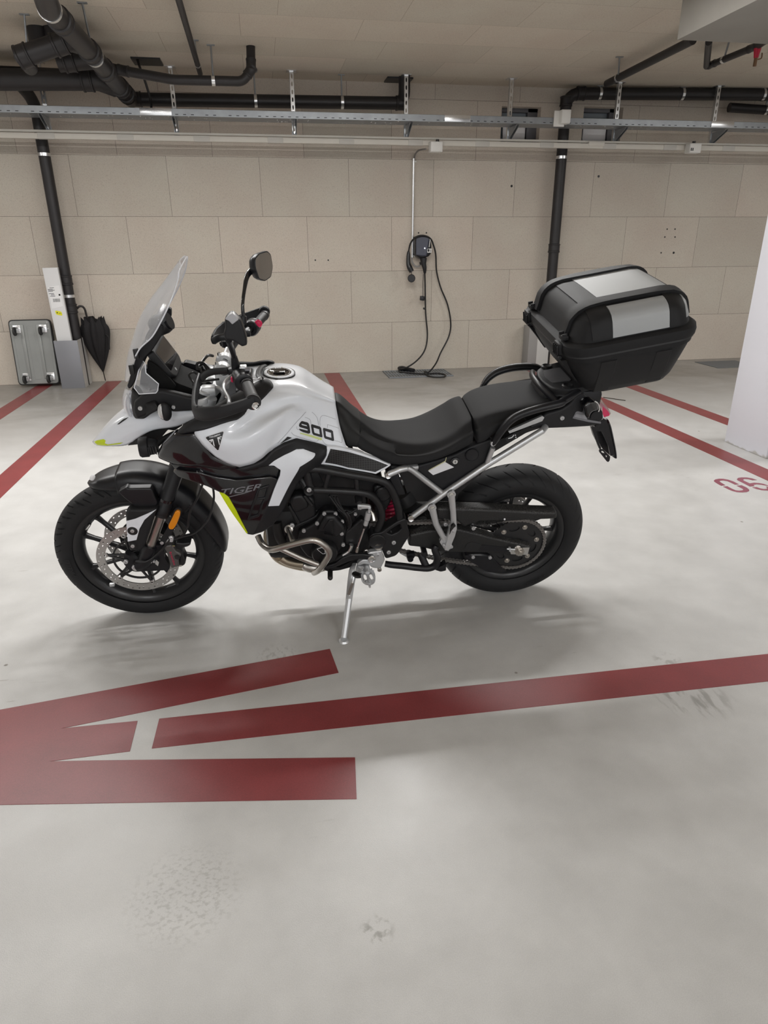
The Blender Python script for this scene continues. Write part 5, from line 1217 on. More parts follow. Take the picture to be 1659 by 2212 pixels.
# ---------------------------------------------------------------- handlebar and controls
cl = [Vector((1.138, 0, 1.105)), Vector((1.135, .06, 1.108)), Vector((1.125, .11, 1.125)), Vector((1.085, .20, 1.165)), Vector((1.055, .27, 1.172)), Vector((1.03, .36, 1.172)), Vector((1.008, .455, 1.168))]
def zb(y): return .006*min(1, y/.3) if y > 0 else -.026*min(1, -y/.3)   # the bar sits a touch askew in its clamps
bar = MB().tube([Vector((p.x, -p.y, p.z+zb(-p.y))) for p in cl[:0:-1]]+[p+Vector((0, 0, zb(p.y))) for p in cl], .0125, n=16).build('handlebar', M_satin, bike, label='tapered handlebar')
MB().tube([Vector((p.x, -p.y, p.z)) for p in cl[2:0:-1]]+cl[:3], .0145, n=16).build('bar_centre', M_alu, bar)
for s_ in (1, -1):
    y = .045*s_; c = Vector((1.136, y, 1.108))
    r_ = MB(); r_.lathe([(.0145, -.016), (.027, -.016), (.027, .016), (.0145, .016)], c, (0, 1, 0), n=24); r_.box(c+Vector((.005, 0, -.035)), (.045, .030, .06), bev=.006); r_.box(c+Vector((0, 0, 0)), (.062, .030, .020), bev=.004, rot=Matrix.Rotation(R_(-25), 3, 'Y'))
    rr3 = r_.build('bar_clamp', M_alu, bike, label='bare aluminium bar clamp')
    for dx in (-.024, .024): q = c+Matrix.Rotation(R_(-25), 3, 'Y') @ Vector((dx, 0, .010)); MB().cyl(q, q+Vector((.006*0, 0, .012)), .006, n=12).build('bolt', M_chrome, rr3)
# top yoke
yk = MB(); slab(yk, round_poly([(1.19, -.14), (1.235, -.13), (1.235, -.08), (1.21, -.04), (1.20, 0), (1.21, .04), (1.235, .08), (1.235, .13), (1.19, .14), (1.15, .06), (1.14, 0), (1.15, -.06)], .015), lambda u, v, h: (u, v, 1.045+h+(1.2-u)*.3), .024, step=.02, rnd=.005)
yk = yk.build('top_yoke', M_alu, bike)
yk2 = MB(); slab(yk2, round_poly([(1.27, -.14), (1.31, -.13), (1.31, .13), (1.27, .14), (1.23, .06), (1.23, -.06)], .02), lambda u, v, h: (u, v, .86+h+(1.28-u)*.4), .035, step=.03, rnd=.005); yk2.build('bottom_yoke', M_satin, bike)
MB().cyl((1.175, 0, 1.05), (1.265, 0, .85), .026, n=18).build('steering_head', M_frame, bike)
grips = {}
for s_ in (1, -1):
    P0, P1 = Vector((1.031, .345*s_, 1.171+zb(.4*s_))), Vector((1.0075, .452*s_, 1.168+zb(.4*s_))); d = (P1-P0)
    g = MB(); pr = []
    _z = Vector((0, 0, zb(.3*s_)))
    for k in range(25): pr.append((.0168+(.0011 if k % 2 else 0), d.length*k/24))
    g.lathe([(.0125, 0), (.020, 0), (.020, .004)]+pr[1:-1]+[(.0195, d.length-.004), (.0195, d.length), (.012, d.length)], P0, d, n=28)
    go = g.build('grip', M_rubber, bike)
    # bar-end and handguard end cap
    MB().lathe([(.012, 0), (.0175, 0), (.0185, .006), (.0185, .020), (.0150, .026), (.0001, .026)], P1, d, n=24).build('bar_end', M_blk, go)
    MB().lathe([(.0120, .036), (.0120, .044), (.010, .0455), (.006, .0445), (.005, .0455), (.0001, .0455)], P1, d, n=20).build('bar_end_bolt', M_chrome, go)
    # switch block
    S0 = Vector((1.047, .300*s_, 1.172+zb(.3*s_)))
    sw = MB(); sw.lathe([(.013, -.030), (.026, -.030), (.030, -.024), (.031, -.004), (.027, .010), (.030, .020), (.028, .030), (.020, .034), (.0125, .034)], S0, d, n=28)
    sw.box(S0+Vector((-.012, -.006*s_, .012)), (.036, .050, .030), bev=.008)
    so = sw.build('switch_block', M_satin, bike)
    if s_ > 0:
        MB().box(S0+Vector((-.004, -.018, .030)), (.022, .026, .014), bev=.004).build('switch_button', M_alu, so)
        MB().box(S0+Vector((-.018, -.002, .028)), (.016, .030, .010), bev=.004, rot=Matrix.Rotation(.4, 3, 'X')).build('switch_button', M_grey, so)
        MB().box(S0+Vector((.030, -.004, -.002)), (.012, .014, .018), bev=.004).build('flash_switch', M_redt, so)
        MB().tube([S0+Vector((-.028, -.02, -.008)), S0+Vector((-.045, -.02, -.010)), S0+Vector((-.056, -.018, -.006))], [.004, .003, .006], n=8).build('indicator_switch', M_alu, so)
    else:
        MB().sphere(S0+Vector((-.026, .022, .020)), .017, n=16, m=8, sc_=(.9, .6, .9)).build('kill_switch', M_redt, so)
    # lever
    lv = MB(); lv.tube([Vector((1.075, .245*s_, 1.165))+_z, Vector((1.10, .28*s_, 1.155))+_z, Vector((1.105, .32*s_, 1.150))+_z, Vector((1.085, .39*s_, 1.148))+_z, Vector((1.080, .44*s_, 1.150))+_z], [.009, .010, .008, .0075, .009], n=12, flat=((0, 0, 1), .7))
    lo = lv.build('clutch_lever' if s_ > 0 else 'brake_lever', M_alu if s_ > 0 else M_satin, bike)
    MB().box(Vector((1.072, .235*s_, 1.172))+_z, (.045, .035, .026), bev=.006).build('lever_perch', M_satin, lo)
# brake reservoir with bleed caps on the right bar
MB().lathe([(.0001, -.014), (.016, -.014), (.016, .012), (.0001, .014)], V3('G', 480, 830, -.24), (0, .2, 1), n=20).build('brake_reservoir', M_satin, bike)
tubeo('mirror_balance', [V3('G', 370, 870, -.24), V3('G', 420, 850, -.24)], .008, M_blk, smooth=False)
# hand guards
for s_ in (1, -1):
    def Y(p): return Vector((p[0], p[1]*s_, p[2]+(zb(p[1]*s_) if abs(p[0]) > .5 else 0)))
    strip = [((1.003, .485, 1.180), .0175), ((1.030, .490, 1.171), .018), ((1.085, .485, 1.152), .020), ((1.135, .468, 1.136), .023), ((1.170, .440, 1.126), .0245), ((1.186, .405, 1.122), .025),
             ((1.192, .34, 1.130), .025), ((1.193, .27, 1.138), .022), ((1.190, .215, 1.146), .017)]
    rs = []
    P = np.array([[*a, h] for a, h in strip]); P = cmrow(P, 5)
    for i, q in enumerate(P):
        t = Vector(P[min(i+1, len(P)-1)][:3]-P[max(i-1, 0)][:3]); t.z = 0; t.normalize(); o_ = Vector((t.y, -t.x, 0))
        if o_.dot(Vector((q[0]-1.05, q[1]-.30, 0))) < 0: o_ = -o_
        c = Vector(q[:3]); h = q[3]; sec = []
        for (a_, b_2) in ((0, 1), (.006, .85), (.009, .2), (.009, -.2), (.006, -.85), (0, -1), (-.004, -.9), (-.003, 0), (-.004, .9)): sec.append(Y(c+o_*a_+Vector((0, 0, h*b_2))))
        rs.append(sec)
    hg = MB().rings(rs).build('hand_guard', M_plast, bike, smooth=50, label='black hand guard')
    MB().tube([Y((1.190, .215, 1.143)), Y((1.16, .20, 1.158)), Y((1.10, .205, 1.165))], [.015, .013, .012], n=12, flat=((0, 0, 1), .45)).build('guard_mount', M_blk, hg)
    MB().lathe([(.0001, -.012), (.021, -.012), (.023, -.008), (.023, .002), (.020, .006), (.013, .006), (.013, .000), (.0001, .000)], Y((1.006, .488, 1.176)), Y((0, 1, .1)), n=28).build('guard_end', M_plast, hg)
    MB().tube([Y((1.172, .445, 1.148)), Y((1.186, .40, 1.143)), Y((1.193, .30, 1.153)), Y((1.19, .22, 1.163))], .003, n=6).build('guard_rib', M_satin, hg)
# mirrors
def mirror_head(cx, cy, cz, s_, k, rotz, tilt, parent):
    rm_ = Matrix.Rotation(rotz, 3, 'Z') @ Matrix.Rotation(tilt, 3, 'Y')
    poly = round_poly([(u_*.86, v_*.80) for u_, v_ in ((-.078, .012), (-.070, .052), (-.030, .066), (.045, .062), (.074, .040), (.078, -.020), (.050, -.060), (-.010, -.066), (-.060, -.045))], .010)
    c = Vector((cx, cy, cz))
    f = lambda u, v, h: c+rm_ @ Vector((h, u*s_, v))
    m = MB(); slab(m, poly, lambda u, v, h: f(u, v, -h*-1 if False else h), .004, step=.02, rnd=.004, rndh=.004)
    # housing bulging away from the glass
    rs = []
    for d_, sc3 in ((.0, 1), (-.012, 1.0), (-.026, .90), (-.036, .70), (-.041, .35), (-.042, .05)): rs.append([f(u*sc3, v*sc3, d_) for u, v in poly])
    m2 = MB(); m2.rings(rs); mo = m2.build('mirror', M_satin, bike, smooth=50, label='black rear-view mirror')
    m3 = MB(); slab(m3, [(u*.93, v*.93) for u, v in poly], lambda u, v, h: f(u, v, h+.0015), .003, step=.05, inner=False); m3.build('mirror_glass', M_mirror, mo)
    return mo, c
# right mirror: glass seen from behind; left mirror: back of housing seen
mo, c = mirror_head(.988, -.385, 1.352, 1, 1, R_(180-27), R_(-4), bike)
tubeo('mirror_stem', [V3('A', 1305, 600, -.26), V3('A', 1297, 490, -.265), V3('A', 1312, 360, -.30), V3('A', 1335, 250, -.34), V3('A', 1375, 200, -.375)], [.008, .0065, .007, .010, .013], M_gloss, mo)
MB().tube([V3('A', 1300, 640, -.255), V3('A', 1302, 575, -.26)], [.014, .013], n=14, smooth=False).build('stem_base', M_satin, mo)
# left mirror (its back towards the camera)
hp = [(q[0], q[1]+20) for q in [(468, 300), (520, 225), (575, 175), (640, 163), (690, 190), (790, 290), (830, 330), (885, 480), (925, 600), (958, 720), (970, 880), (860, 915), (780, 865), (700, 810), (600, 765), (520, 775), (455, 720), (440, 620), (478, 500)]]
m = MB(); plate('x', 'G', hp, .41, .028, None, mb=m, r=.004, rnd=.007, rndh=.008)
ml = m.build('mirror', M_satin, bike, label='back of the left rear-view mirror')
plate('mirror_top_sheen', 'G', [(480, 312), (540, 240), (590, 198), (640, 186), (690, 212), (788, 315), (640, 430), (560, 345)], .4135, .02, mat('mirror_sheen', (.42, .42, .44), .35), ml, r=.003, rnd=.003, rndh=.002)  # light grey plate: sheen on the black housing's top put in as colour
tubeo('mirror_stem', [V3('G', 740, 1330, .27), V3('G', 690, 1180, .275), V3('G', 640, 1000, .29), V3('G', 590, 860, .32), V3('G', 560, 770, .36)], [.008, .0075, .009, .0095, .010], M_satin, ml)
MB().tube([V3('G', 730, 1400, .265), V3('G', 715, 1330, .268), V3('G', 680, 1150, .275)], [.015, .0135, .010], n=14, smooth=False).build('stem_base', M_satin, ml)
# cables around the headstock
M_cab = mat('control_cable', (.012, .012, .013), .3)
for i, (pts, r) in enumerate((([('A', 905, 1130, .12), ('A', 860, 1060, .10), ('A', 900, 1035, .08), ('A', 960, 1075, .06)], .0035), ([('A', 925, 1010, .05), ('A', 930, 960, .05), ('A', 990, 965, .06), ('A', 1060, 1050, .10)], .0045), ([('A', 940, 1020, .02), ('A', 955, 970, .0), ('A', 1010, 900, -.04), ('A', 1055, 900, -.08)], .005),
                             ([('A', 960, 1030, .05), ('A', 950, 985, .04), ('A', 985, 975, .05), ('A', 1030, 1060, .08)], .004), ([('A', 920, 1180, .10), ('A', 900, 1130, .10), ('A', 960, 1110, .12), ('A', 1100, 1090, .20)], .004),
                             ([('A', 990, 1290, .08), ('A', 1040, 1160, .08), ('A', 1120, 1170, .10), ('A', 1140, 1220, .10), ('A', 1100, 1300, .09)], .007))):
    MB().tube([V3(*p) for p in pts], r, n=8).build('control_cable', M_cab if i < 5 else M_alu, bike)
m = MB(); m.box(V3('L', 420, 520, .10), (.05, .04, .03), bev=.006); m.lathe([(.0001, 0), (.026, 0), (.028, -.03), (.028, -.07)], V3('L', 440, 640, .105), Vector((-SL, 0, 1)), n=20); m.build('ignition_housing', M_alu, bike)
# brake hoses
tubeo('brake_hose', [V3('W', 1420, 130, .13), V3('W', 1360, 300, .13), V3('W', 1290, 430, .13), V3('W', 1270, 560, .13), V3('W', 1230, 640, .125), V3('W', 1150, 690, .12)], .0042, M_cab)
tubeo('brake_hose', [V3('W', 1490, 200, .10), V3('W', 1500, 330, .11), V3('W', 1450, 500, .12), V3('W', 1340, 620, .125), V3('W', 1230, 660, .125), V3('W', 1120, 690, .125)], .0042, M_cab)
tubeo('sensor_wire', [V3('W', 1110, 690, .13), V3('W', 1000, 810, .13), V3('W', 900, 880, .14), V3('W', 800, 880, .14)], .0045, M_blk)
MB().tube([V3('W', 1105, 670, .13), V3('W', 1125, 665, .13), V3('W', 1120, 700, .13)], .007, n=10).build('hose_union', M_alu, bike)

# ---------------------------------------------------------------- frame
FR = MB()
yf = .150
FR.tube([V3('E', 430, 190, .17), V3('E', 540, 192, .165), V3('E', 760, 232, .16), V3('E', 1000, 275, .155), V3('E', 1075, 315, .155), V3('E', 1125, 400, .15), V3('E', 1155, 500, .15), V3('E', 1168, 590, .145)], .0155, n=16)
FR.tube([V3('E', 470, 352, .165), V3('E', 560, 355, .165), V3('E', 760, 365, .162), V3('E', 890, 378, .16), V3('E', 960, 410, .155), V3('E', 1010, 480, .15), V3('E', 1028, 560, .15), V3('E', 1005, 640, .145), V3('E', 980, 690, .14)], .0145, n=16)
FR.tube([V3('E', 615, 215, .162), V3('E', 585, 345, .162)], .010, n=12, smooth=False); FR.tube([V3('E', 825, 250, .158), V3('E', 835, 360, .158)], .010, n=12, smooth=False)
FR.tube([V3('E', 440, 200, .16), V3('E', 460, 300, .16), V3('E', 480, 340, .16)], .015, n=12)
FR.tube([V3('E', 430, 190, .17), Vector((1.05, .12, .80)), Vector((1.20, .03, .93))], .018, n=14)
FR.tube([V3('E', 455, 352, .16), V3('E', 300, 200, .12), Vector((1.24, .03, .86))], .016, n=14)
fr = FR.build('main_frame', M_frame, bike); f2 = mirrored(fr)
c = V3('E', 460, 352, .165); MB().lathe([(.0001, -.02), (.020, -.02), (.020, .012), (.017, .016), (.012, .012), (.0001, .012)], c, (0, 1, 0), n=24).build('engine_mount', M_frame, fr); bolt('E', 460, 352, .18, .009, fr)
for k_, (q, w_) in enumerate((((525, 352), .0165), ((740, 364), .0165))):
    pass
# silver rear subframe
SB = MB()
SB.tube([V3('E', 1078, 235, .158), V3('E', 1130, 212, .156), V3('E', 1190, 190, .15), V3('E', 1300, 175, .13)], .0125, n=16)
SB.tube([V3('E', 1225, 182, .15), V3('E', 1270, 205, .148), V3('E', 1380, 290, .145), V3('E', 1500, 382, .145)], .0115, n=16, res=4)
SB.tube([V3('E', 1255, 568, .150), V3('E', 1500, 390, .148), V3('R', 510, 270, .145), V3('R', 950, 0, .14), V3('S', 1460, 390, .12)], .0130, n=16, smooth=False)
SB.tube([V3('R', 500, 262, .145), V3('R', 545, 140, .15)], .010, n=14, smooth=False)
sb = SB.build('rear_subframe', M_silv, bike, label='silver painted rear subframe'); mirrored(sb)
for v, x, y in (('E', 1075, 235), ('E', 1252, 570)):
    c = V3(v, x, y, .152); MB().lathe([(.0001, -.01), (.013, -.01), (.0135, .010), (.011, .013), (.008, .011), (.0001, .011)], c, (0, 1, 0), n=20).build('bolt', M_chrome, sb)
# pillion peg hanger
for pts, wid in (([('E', 1418, 492), ('E', 1450, 620), ('E', 1530, 770)], 1), ([('E', 1568, 388), ('E', 1582, 520), ('E', 1590, 660)], 1)):
    P = [V3(*p, .172) for p in pts]
    L0 = MB(); L0.lathe([(.008, -.006), (.0165, -.006), (.0165, .006), (.012, .006), (.010, .002), (.0001, .002)], P[0], (0, 1, 0), n=24); L0.tube(P, [.0125, .0105, .0105], n=12, flat=((0, 1, 0), 1.15), smooth=False)
    lk = L0.build('peg_hanger', M_alu, bike); mirrored(lk)
    MB().lathe([(.009, .002), (.009, .005), (.0001, .007)], P[0], (0, 1, 0), n=16).build('hanger_bolt', M_steel, lk)
pgp = plate('pillion_peg', 'C', [(225, 830), (250, 800), (310, 800), (328, 850), (300, 960), (250, 1080), (205, 1182), (140, 1170), (150, 1120), (185, 990)], .195, .024, M_alu, r=.004, rnd=.004, rndh=.004, label='folded pillion footpeg'); mirrored(pgp)
plate('peg_mount', 'C', [(68, 1045), (130, 940), (170, 960), (190, 1080), (240, 1100), (230, 1150), (150, 1170)], .18, .02, M_alu, pgp, r=.003)
plate('peg_rubber', 'C', [(250, 800), (285, 780), (310, 805), (280, 830), (240, 880), (215, 940), (225, 860)], .200, .012, M_rubber, pgp, r=.003)
bolt('C', 135, 1100, .19, .006, pgp); bolt('C', 240, 1110, .19, .007, pgp); bolt('C', 275, 890, .196, .004, pgp)
# pivot plate
pv = plate('pivot_plate', 'Q', [(480, 1010), (640, 985), (700, 930), (900, 800), (1020, 758), (1045, 790), (1065, 900), (1100, 1010), (1080, 1060), (930, 1300), (870, 1370), (700, 1420), (665, 1330), (640, 1270), (560, 1230), (480, 1220), (440, 1130), (440, 1060)], .165, .05, M_eng2, r=.012, rnd=.006, rndh=.006, holes=[[(720, 990), (850, 900), (935, 850), (958, 920), (900, 980), (800, 1022)]])
mirrored(pv); bolt('Q', 833, 1142, .165, .0085, pv); bolt('Q', 750, 1300, .165, .0085, pv)
c = V3('Q', 560, 1110, .160); MB().lathe([(.034, -.02), (.034, .010), (.030, .014), (.022, .010), (.0001, .010)], c, (0, 1, 0), n=36).build('swingarm_pivot_cap', M_eng2, pv)

# ---------------------------------------------------------------- engine
eng = MB(); eng.box((.83, 0, .44), (.42, .24, .24), bev=.03); eng.box((.90, 0, .60), (.24, .22, .26), bev=.02, rot=Matrix.Rotation(R_(22), 3, 'Y')); eng.box((.78, 0, .31), (.40, .17, .10), bev=.03)
eng = eng.build('engine', M_eng, bike, label='matt black three-cylinder engine')
plate('crankcase', 'P', [(420, 860), (560, 800), (760, 700), (870, 600), (1150, 600), (1330, 620), (1420, 640), (1440, 800), (1400, 1230), (1300, 1330), (1150, 1420), (900, 1470), (620, 1450), (350, 1350), (260, 1150), (300, 950)], .130, .06, M_eng, eng, r=.02, rnd=.012, step=.02)
plate('cylinder_block', 'P', [(340, 400), (560, 360), (750, 440), (760, 560), (780, 720), (560, 840), (430, 850), (370, 700), (330, 560)], .145, .05, M_eng2, eng, r=.015, rnd=.012)
plate('cylinder_head', 'P', [(360, 400), (560, 370), (640, 480), (660, 590), (430, 690), (350, 560)], .158, .04, M_eng2, eng, r=.02, rnd=.012)
plate('head_ridge', 'P', [(560, 400), (600, 380), (740, 550), (700, 580)], .160, .02, M_eng2, eng, r=.006, rnd=.004)
plate('cylinder_base', 'P', [(310, 560), (350, 540), (520, 830), (470, 860)], .155, .02, M_eng2, eng, r=.006, rnd=.004)
cc = plate('clutch_cover', 'P', [(880, 660), (930, 625), (1070, 625), (1120, 680), (1190, 760), (1270, 870), (1285, 960), (1240, 1060), (1230, 1190), (1150, 1330), (900, 1440), (640, 1400), (520, 1250), (470, 1080), (500, 960), (600, 920), (760, 830)], .160, .04, M_eng, eng, r=.015, rnd=.010, step=.016)
plate('cover_shell', 'P', [(930, 715), (1090, 715), (1150, 800), (1240, 880), (1260, 960), (1100, 1075), (1030, 1040), (900, 1000), (790, 985)], .183, .03, M_eng2, cc, r=.012, rnd=.014, rndh=.014)
plate('cover_recess', 'P', [(990, 775), (1055, 775), (1060, 1020), (890, 960), (890, 930)], .188, .008, M_eng, cc, r=.006, rnd=.004)
c = V3('P', 910, 1250, .155); MB().lathe([(.052, 0), (.052, .030), (.047, .038), (.036, .042), (.0001, .043)], c, (0, 1, 0), n=48).build('alternator_cover', M_eng2, cc)
plate('cover_clip', 'P', [(900, 1010), (1035, 1040), (1010, 1070), (910, 1050)], .199, .01, M_eng2, cc, r=.003)
bdg = plate('engine_badge', 'P', [(785, 1255), (870, 1225), (920, 1260), (930, 1330), (880, 1335)], .199, .003, M_whitegr, cc, r=.002)
plate('engine_badge_shield', 'P', [(797, 1258), (870, 1234), (912, 1265), (920, 1322), (880, 1325)], .1995, .003, M_blk, bdg, r=.002)
for q in ((908, 672), (1093, 675), (1200, 803), (792, 832), (575, 952), (1193, 998), (1216, 1180)): bolt('P', *q, .163, .0075, cc)
bolt('Q', 208, 680, .15, .0065, eng); bolt('Q', 385, 1290, .15, .011, eng, m=M_steel)
plate('sprocket_cover', 'E', [(740, 690), (870, 580), (900, 600), (885, 680), (830, 790), (740, 780), (735, 720)], .150, .04, M_eng2, eng, r=.008, rnd=.008)
plate('throttle_bodies', 'P', [(760, 330), (1300, 330), (1500, 360), (1600, 450), (1560, 560), (1200, 600), (900, 560), (780, 500)], .10, .18, M_blk, eng, r=.02)
plate('airbox', 'E', [(480, 180), (1050, 290), (1020, 400), (960, 430), (900, 400), (500, 380)], .10, .18, M_blk, eng, r=.02)
for i, (pts, r) in enumerate((([('P', 990, 380), ('P', 1060, 480), ('P', 1150, 600), ('P', 1230, 670), ('P', 1290, 760), ('P', 1310, 880), ('P', 1280, 960)], .004), ([('P', 1060, 400), ('P', 1110, 500), ('P', 1190, 600), ('P', 1240, 670), ('P', 1320, 770), ('P', 1330, 880)], .004), ([('P', 1110, 400), ('P', 1150, 500), ('P', 1220, 620), ('P', 1270, 680), ('P', 1380, 640), ('P', 1440, 590)], .003), ([('Q', 60, 640), ('Q', 110, 720), ('Q', 130, 830), ('Q', 110, 900)], .006))):
    MB().tube([V3(*p, .175) for p in pts], r, n=8).build('engine_wiring', M_cab, eng)
tubeo('radiator_hose', [V3('P', 130, 800, .12), V3('P', 150, 950, .12), V3('P', 190, 1080, .12), V3('P', 260, 1160, .11)], .020, M_rubber, eng)
tubeo('water_pipe', [V3('P', 1350, 1180, .165), V3('P', 1310, 1280, .165), V3('P', 1210, 1350, .165)], .009, M_chrome, eng, label='bright water pipe')
tubeo('water_hose', [V3('P', 1220, 1350, .165), V3('P', 1100, 1420, .16), V3('P', 980, 1470, .14)], .013, M_rubber, eng)
MB().box((1.10, 0, .74), (.03, .32, .22), rot=Matrix.Rotation(R_(-20), 3, 'Y'), bev=.005).build('radiator', M_blk, bike)
# crash bars
GB = MB()
cb_ = [V3('E', 62, 712, .13), V3('E', 95, 775, .16), V3('E', 150, 815, .20), V3('E', 200, 815, .225), V3('E', 320, 780, .25), V3('E', 450, 747, .265), V3('E', 520, 750, .27), V3('E', 590, 795, .27), V3('E', 618, 850, .265), V3('E', 590, 905, .25), V3('E', 540, 975, .22), V3('E', 500, 1000, .18)]
GB.tube(cb_, .0125, n=16)
GB.tube([V3('E', 225, 805, .232), V3('E', 270, 825, .235), V3('E', 400, 885, .235), V3('E', 530, 935, .235)], .0108, n=16)
GB.tube([V3('P', 320, 920, .15), V3('P', 355, 1010, .19), V3('P', 400, 1130, .245)], .0100, n=14)
gb_ = GB.build('crash_bar', M_steel, bike, label='brushed stainless crash bar'); mirrored(gb_)
c = V3('P', 335, 925, .15); MB().lathe([(.012, -.01), (.017, -.01), (.017, .008), (.010, .010)], c, Vector((.2, 1, .5)), n=18).build('bar_collar', M_steel, gb_)
bolt('P', 385, 865, .15, .009, gb_)
# exhaust headers and belly
EX = MB()
for k, yy in enumerate((.06, .0, -.06)):
    EX.tube([V3('E', 160, 640, yy+.0), V3('E', 140, 720, yy), V3('E', 175, 830, yy), V3('E', 250, 905, yy), V3('E', 400, 950, yy*.7), V3('E', 560, 960, yy*.4)], .019, n=16)
ex = EX.build('exhaust_headers', M_hdr, bike, label='golden-brown heated steel exhaust pipes')
ex2 = MB().tube([V3('E', 240, 880, .09), V3('E', 300, 915, .09), V3('E', 400, 935, .08)], .019, n=14).build('header_shield', M_hdr, ex)
m = MB(); plate('x', 'E', [(385, 925), (440, 940), (540, 960), (620, 960), (640, 985), (560, 1010), (460, 1018), (400, 990)], .10, .20, None, mb=m, r=.012, rnd=.02, rndh=.02); m.build('exhaust_collector', M_steel, ex)
MB().tube([(.72, -.10, .30), (.40, -.16, .31), (.20, -.17, .33)], .025, n=16).tube([(.20, -.17, .33), (.15, -.17, .34), (-.08, -.18, .37), (-.11, -.18, .375)], [.03, .048, .048, .035], n=20, smooth=False).build('silencer', M_steel, bike)
plate('sump_guard', 'E', [(420, 900), (700, 960), (880, 860), (930, 830), (940, 900), (880, 930), (700, 980), (600, 990), (560, 960)], .12, .24, M_eng, r=.01)

# shift linkage, rider peg, side stand
sh = plate('shift_arm', 'Q', [(240, 545), (265, 535), (440, 550), (470, 575), (460, 600), (380, 600), (280, 610), (250, 620)], .190, .012, M_alu, r=.004, rnd=.003)
bolt('Q', 290, 582, .192, .0055, sh); c = V3('Q', 268, 480, .17); MB().lathe([(.0001, .012), (.010, .012), (.015, .0), (.015, -.03)], c, (0, 1, 0), n=20).build('shift_shaft', M_eng2, sh)
MB().tube([V3('Q', 445, 600, .195), V3('Q', 430, 650, .195)], .006, n=10, smooth=False).tube([V3('Q', 425, 655, .195), V3('Q', 400, 770, .195)], .0115, n=14, smooth=False).tube([V3('Q', 395, 780, .195), V3('Q', 372, 860, .195)], .0095, n=12, smooth=False).build('quickshifter', M_alu, sh)
MB().tube([V3('Q', 372, 860, .195), V3('Q', 358, 910, .195)], [.0105, .006], n=12, smooth=False).build('shift_boot', M_rubber, sh)
MB().tube([V3('Q', 355, 910, .195), V3('Q', 240, 1235, .195)], .0038, n=10, smooth=False).build('shift_rod', M_chrome, sh)
MB().tube([V3('Q', 245, 1225, .195), V3('Q', 228, 1300, .195)], .006, n=10, smooth=False).build('rod_end', M_steel, sh)
gl_ = plate('gear_lever', 'Q', [(0, 1395), (150, 1345), (330, 1340), (430, 1350), (510, 1360), (515, 1400), (420, 1430), (260, 1420), (100, 1460), (-120, 1550), (-260, 1570), (-270, 1540), (-120, 1490)], .185, .016, M_eng2, r=.008, rnd=.004)
MB().tube([V3('P', 1005, 1610, .20), V3('P', 1005, 1720, .245)], [.0105, .0105], n=14, smooth=False).sphere(V3('P', 1005, 1720, .245), .0105).build('toe_peg', M_rubber, gl_)
pb = plate('peg_bracket', 'Q', [(405, 1330), (450, 1305), (640, 1280), (665, 1370), (692, 1430), (660, 1500), (625, 1572), (520, 1570), (470, 1555), (430, 1510), (350, 1500), (245, 1532), (240, 1500), (300, 1445), (350, 1425), (420, 1430)], .178, .022, M_alu, r=.006, rnd=.005, rndh=.005, label='cast aluminium footpeg bracket'); mirrored(pb)
c = V3('Q', 470, 1400, .18); MB().lathe([(.016, 0), (.016, .010), (.013, .013), (.006, .011), (.0001, .011)], c, (0, 1, 0), n=24).build('pivot_bolt', M_chrome, pb)
bolt('Q', 575, 1350, .18, .009, pb); bolt('Q', 600, 1585, .17, .009, pb, m=M_steel)
# rider peg: toothed oval platform pointing out from the frame
pc = V3('Q', 415, 1680, .235); PL, PW = .056, .0285
def peg_ring(sx, sy, n=48): return [(sx*math.cos(t)*(1+.0*math.sin(t)), sy*math.copysign(abs(math.sin(t))**.75, math.sin(t))) for t in [2*math.pi*i/n for i in range(n)]]
m = MB(); outer = peg_ring(PW, PL); h1 = [(x*.24-.0122, y*.50+.004) for x, y in peg_ring(PW, PL, 16)]; h2 = [(x*.24+.0122, y*.50+.004) for x, y in peg_ring(PW, PL, 16)]
slab(m, outer, lambda u, v, h: pc+Vector((u, v, h+v*.12)), .012, holes=[h1, h2], step=.02, inner=False)
for k in range(16):
    t = 2*math.pi*k/16; x, y = PW*.93*math.cos(t), PL*.95*math.copysign(abs(math.sin(t))**.75, math.sin(t)); m.box(pc+Vector((x, y, .004+y*.12)), (.0035, .0035, .007), bev=.001)
m.tube([pc+Vector((0, -.085, -.012)), pc+Vector((0, -.05, -.004)), pc+Vector((0, -.02, -.004))], [.014, .012, .010], n=12)
pg = m.build('footpeg', M_alu, bike, label='toothed aluminium footpeg'); mirrored(pg)
MB().cyl(pc+Vector((0, PL, -.002)), pc+Vector((0, PL+.016, 0)), .0045, n=8).build('peg_feeler', M_alu, pg)
foot = V3('X', 743, 1384, .355); top = V3('Q', 215, 1545, .145)
st_ = MB()
kn = V3('E', 770, 1215, .26)
st_.tube([V3('Q', 255, 1560, .14), V3('Q', 185, 1590, .16), V3('E', 790, 1060, .185), kn], [.020, .019, .016, .013], n=12, flat=((0, 1, 0), .7))
st_.tube([kn+(top-kn)*.05, foot+Vector((0, -.006, .012))], [.0130, .0120], n=8, smooth=False)
st_.box(V3('Q', 250, 1590, .14), (.05, .03, .06), bev=.008)
so_ = st_.build('side_stand', mat('stand_silver', (.60, .61, .62), .38, .35), bike, label='bare aluminium side stand')
lean_n = Vector((0, .2068, .978))
MB().lathe([(.0001, .010), (.013, .012), (.021, .006), (.021, .0), (.0001, 0)], foot-lean_n*.004, lean_n, n=24).build('stand_foot', M_alu, so_)
MB().tube([V3('Q', 230, 1480, .18), V3('Q', 200, 1600, .19), V3('Q', 185, 1700, .20), V3('E', 775, 1180, .25)], .0018, n=6).build('stand_wire', M_chrome, so_)
sp2 = MB(); a = V3('E', 800, 1080, .22); b = V3('E', 768, 1170, .245); k_ = 18
cs = []
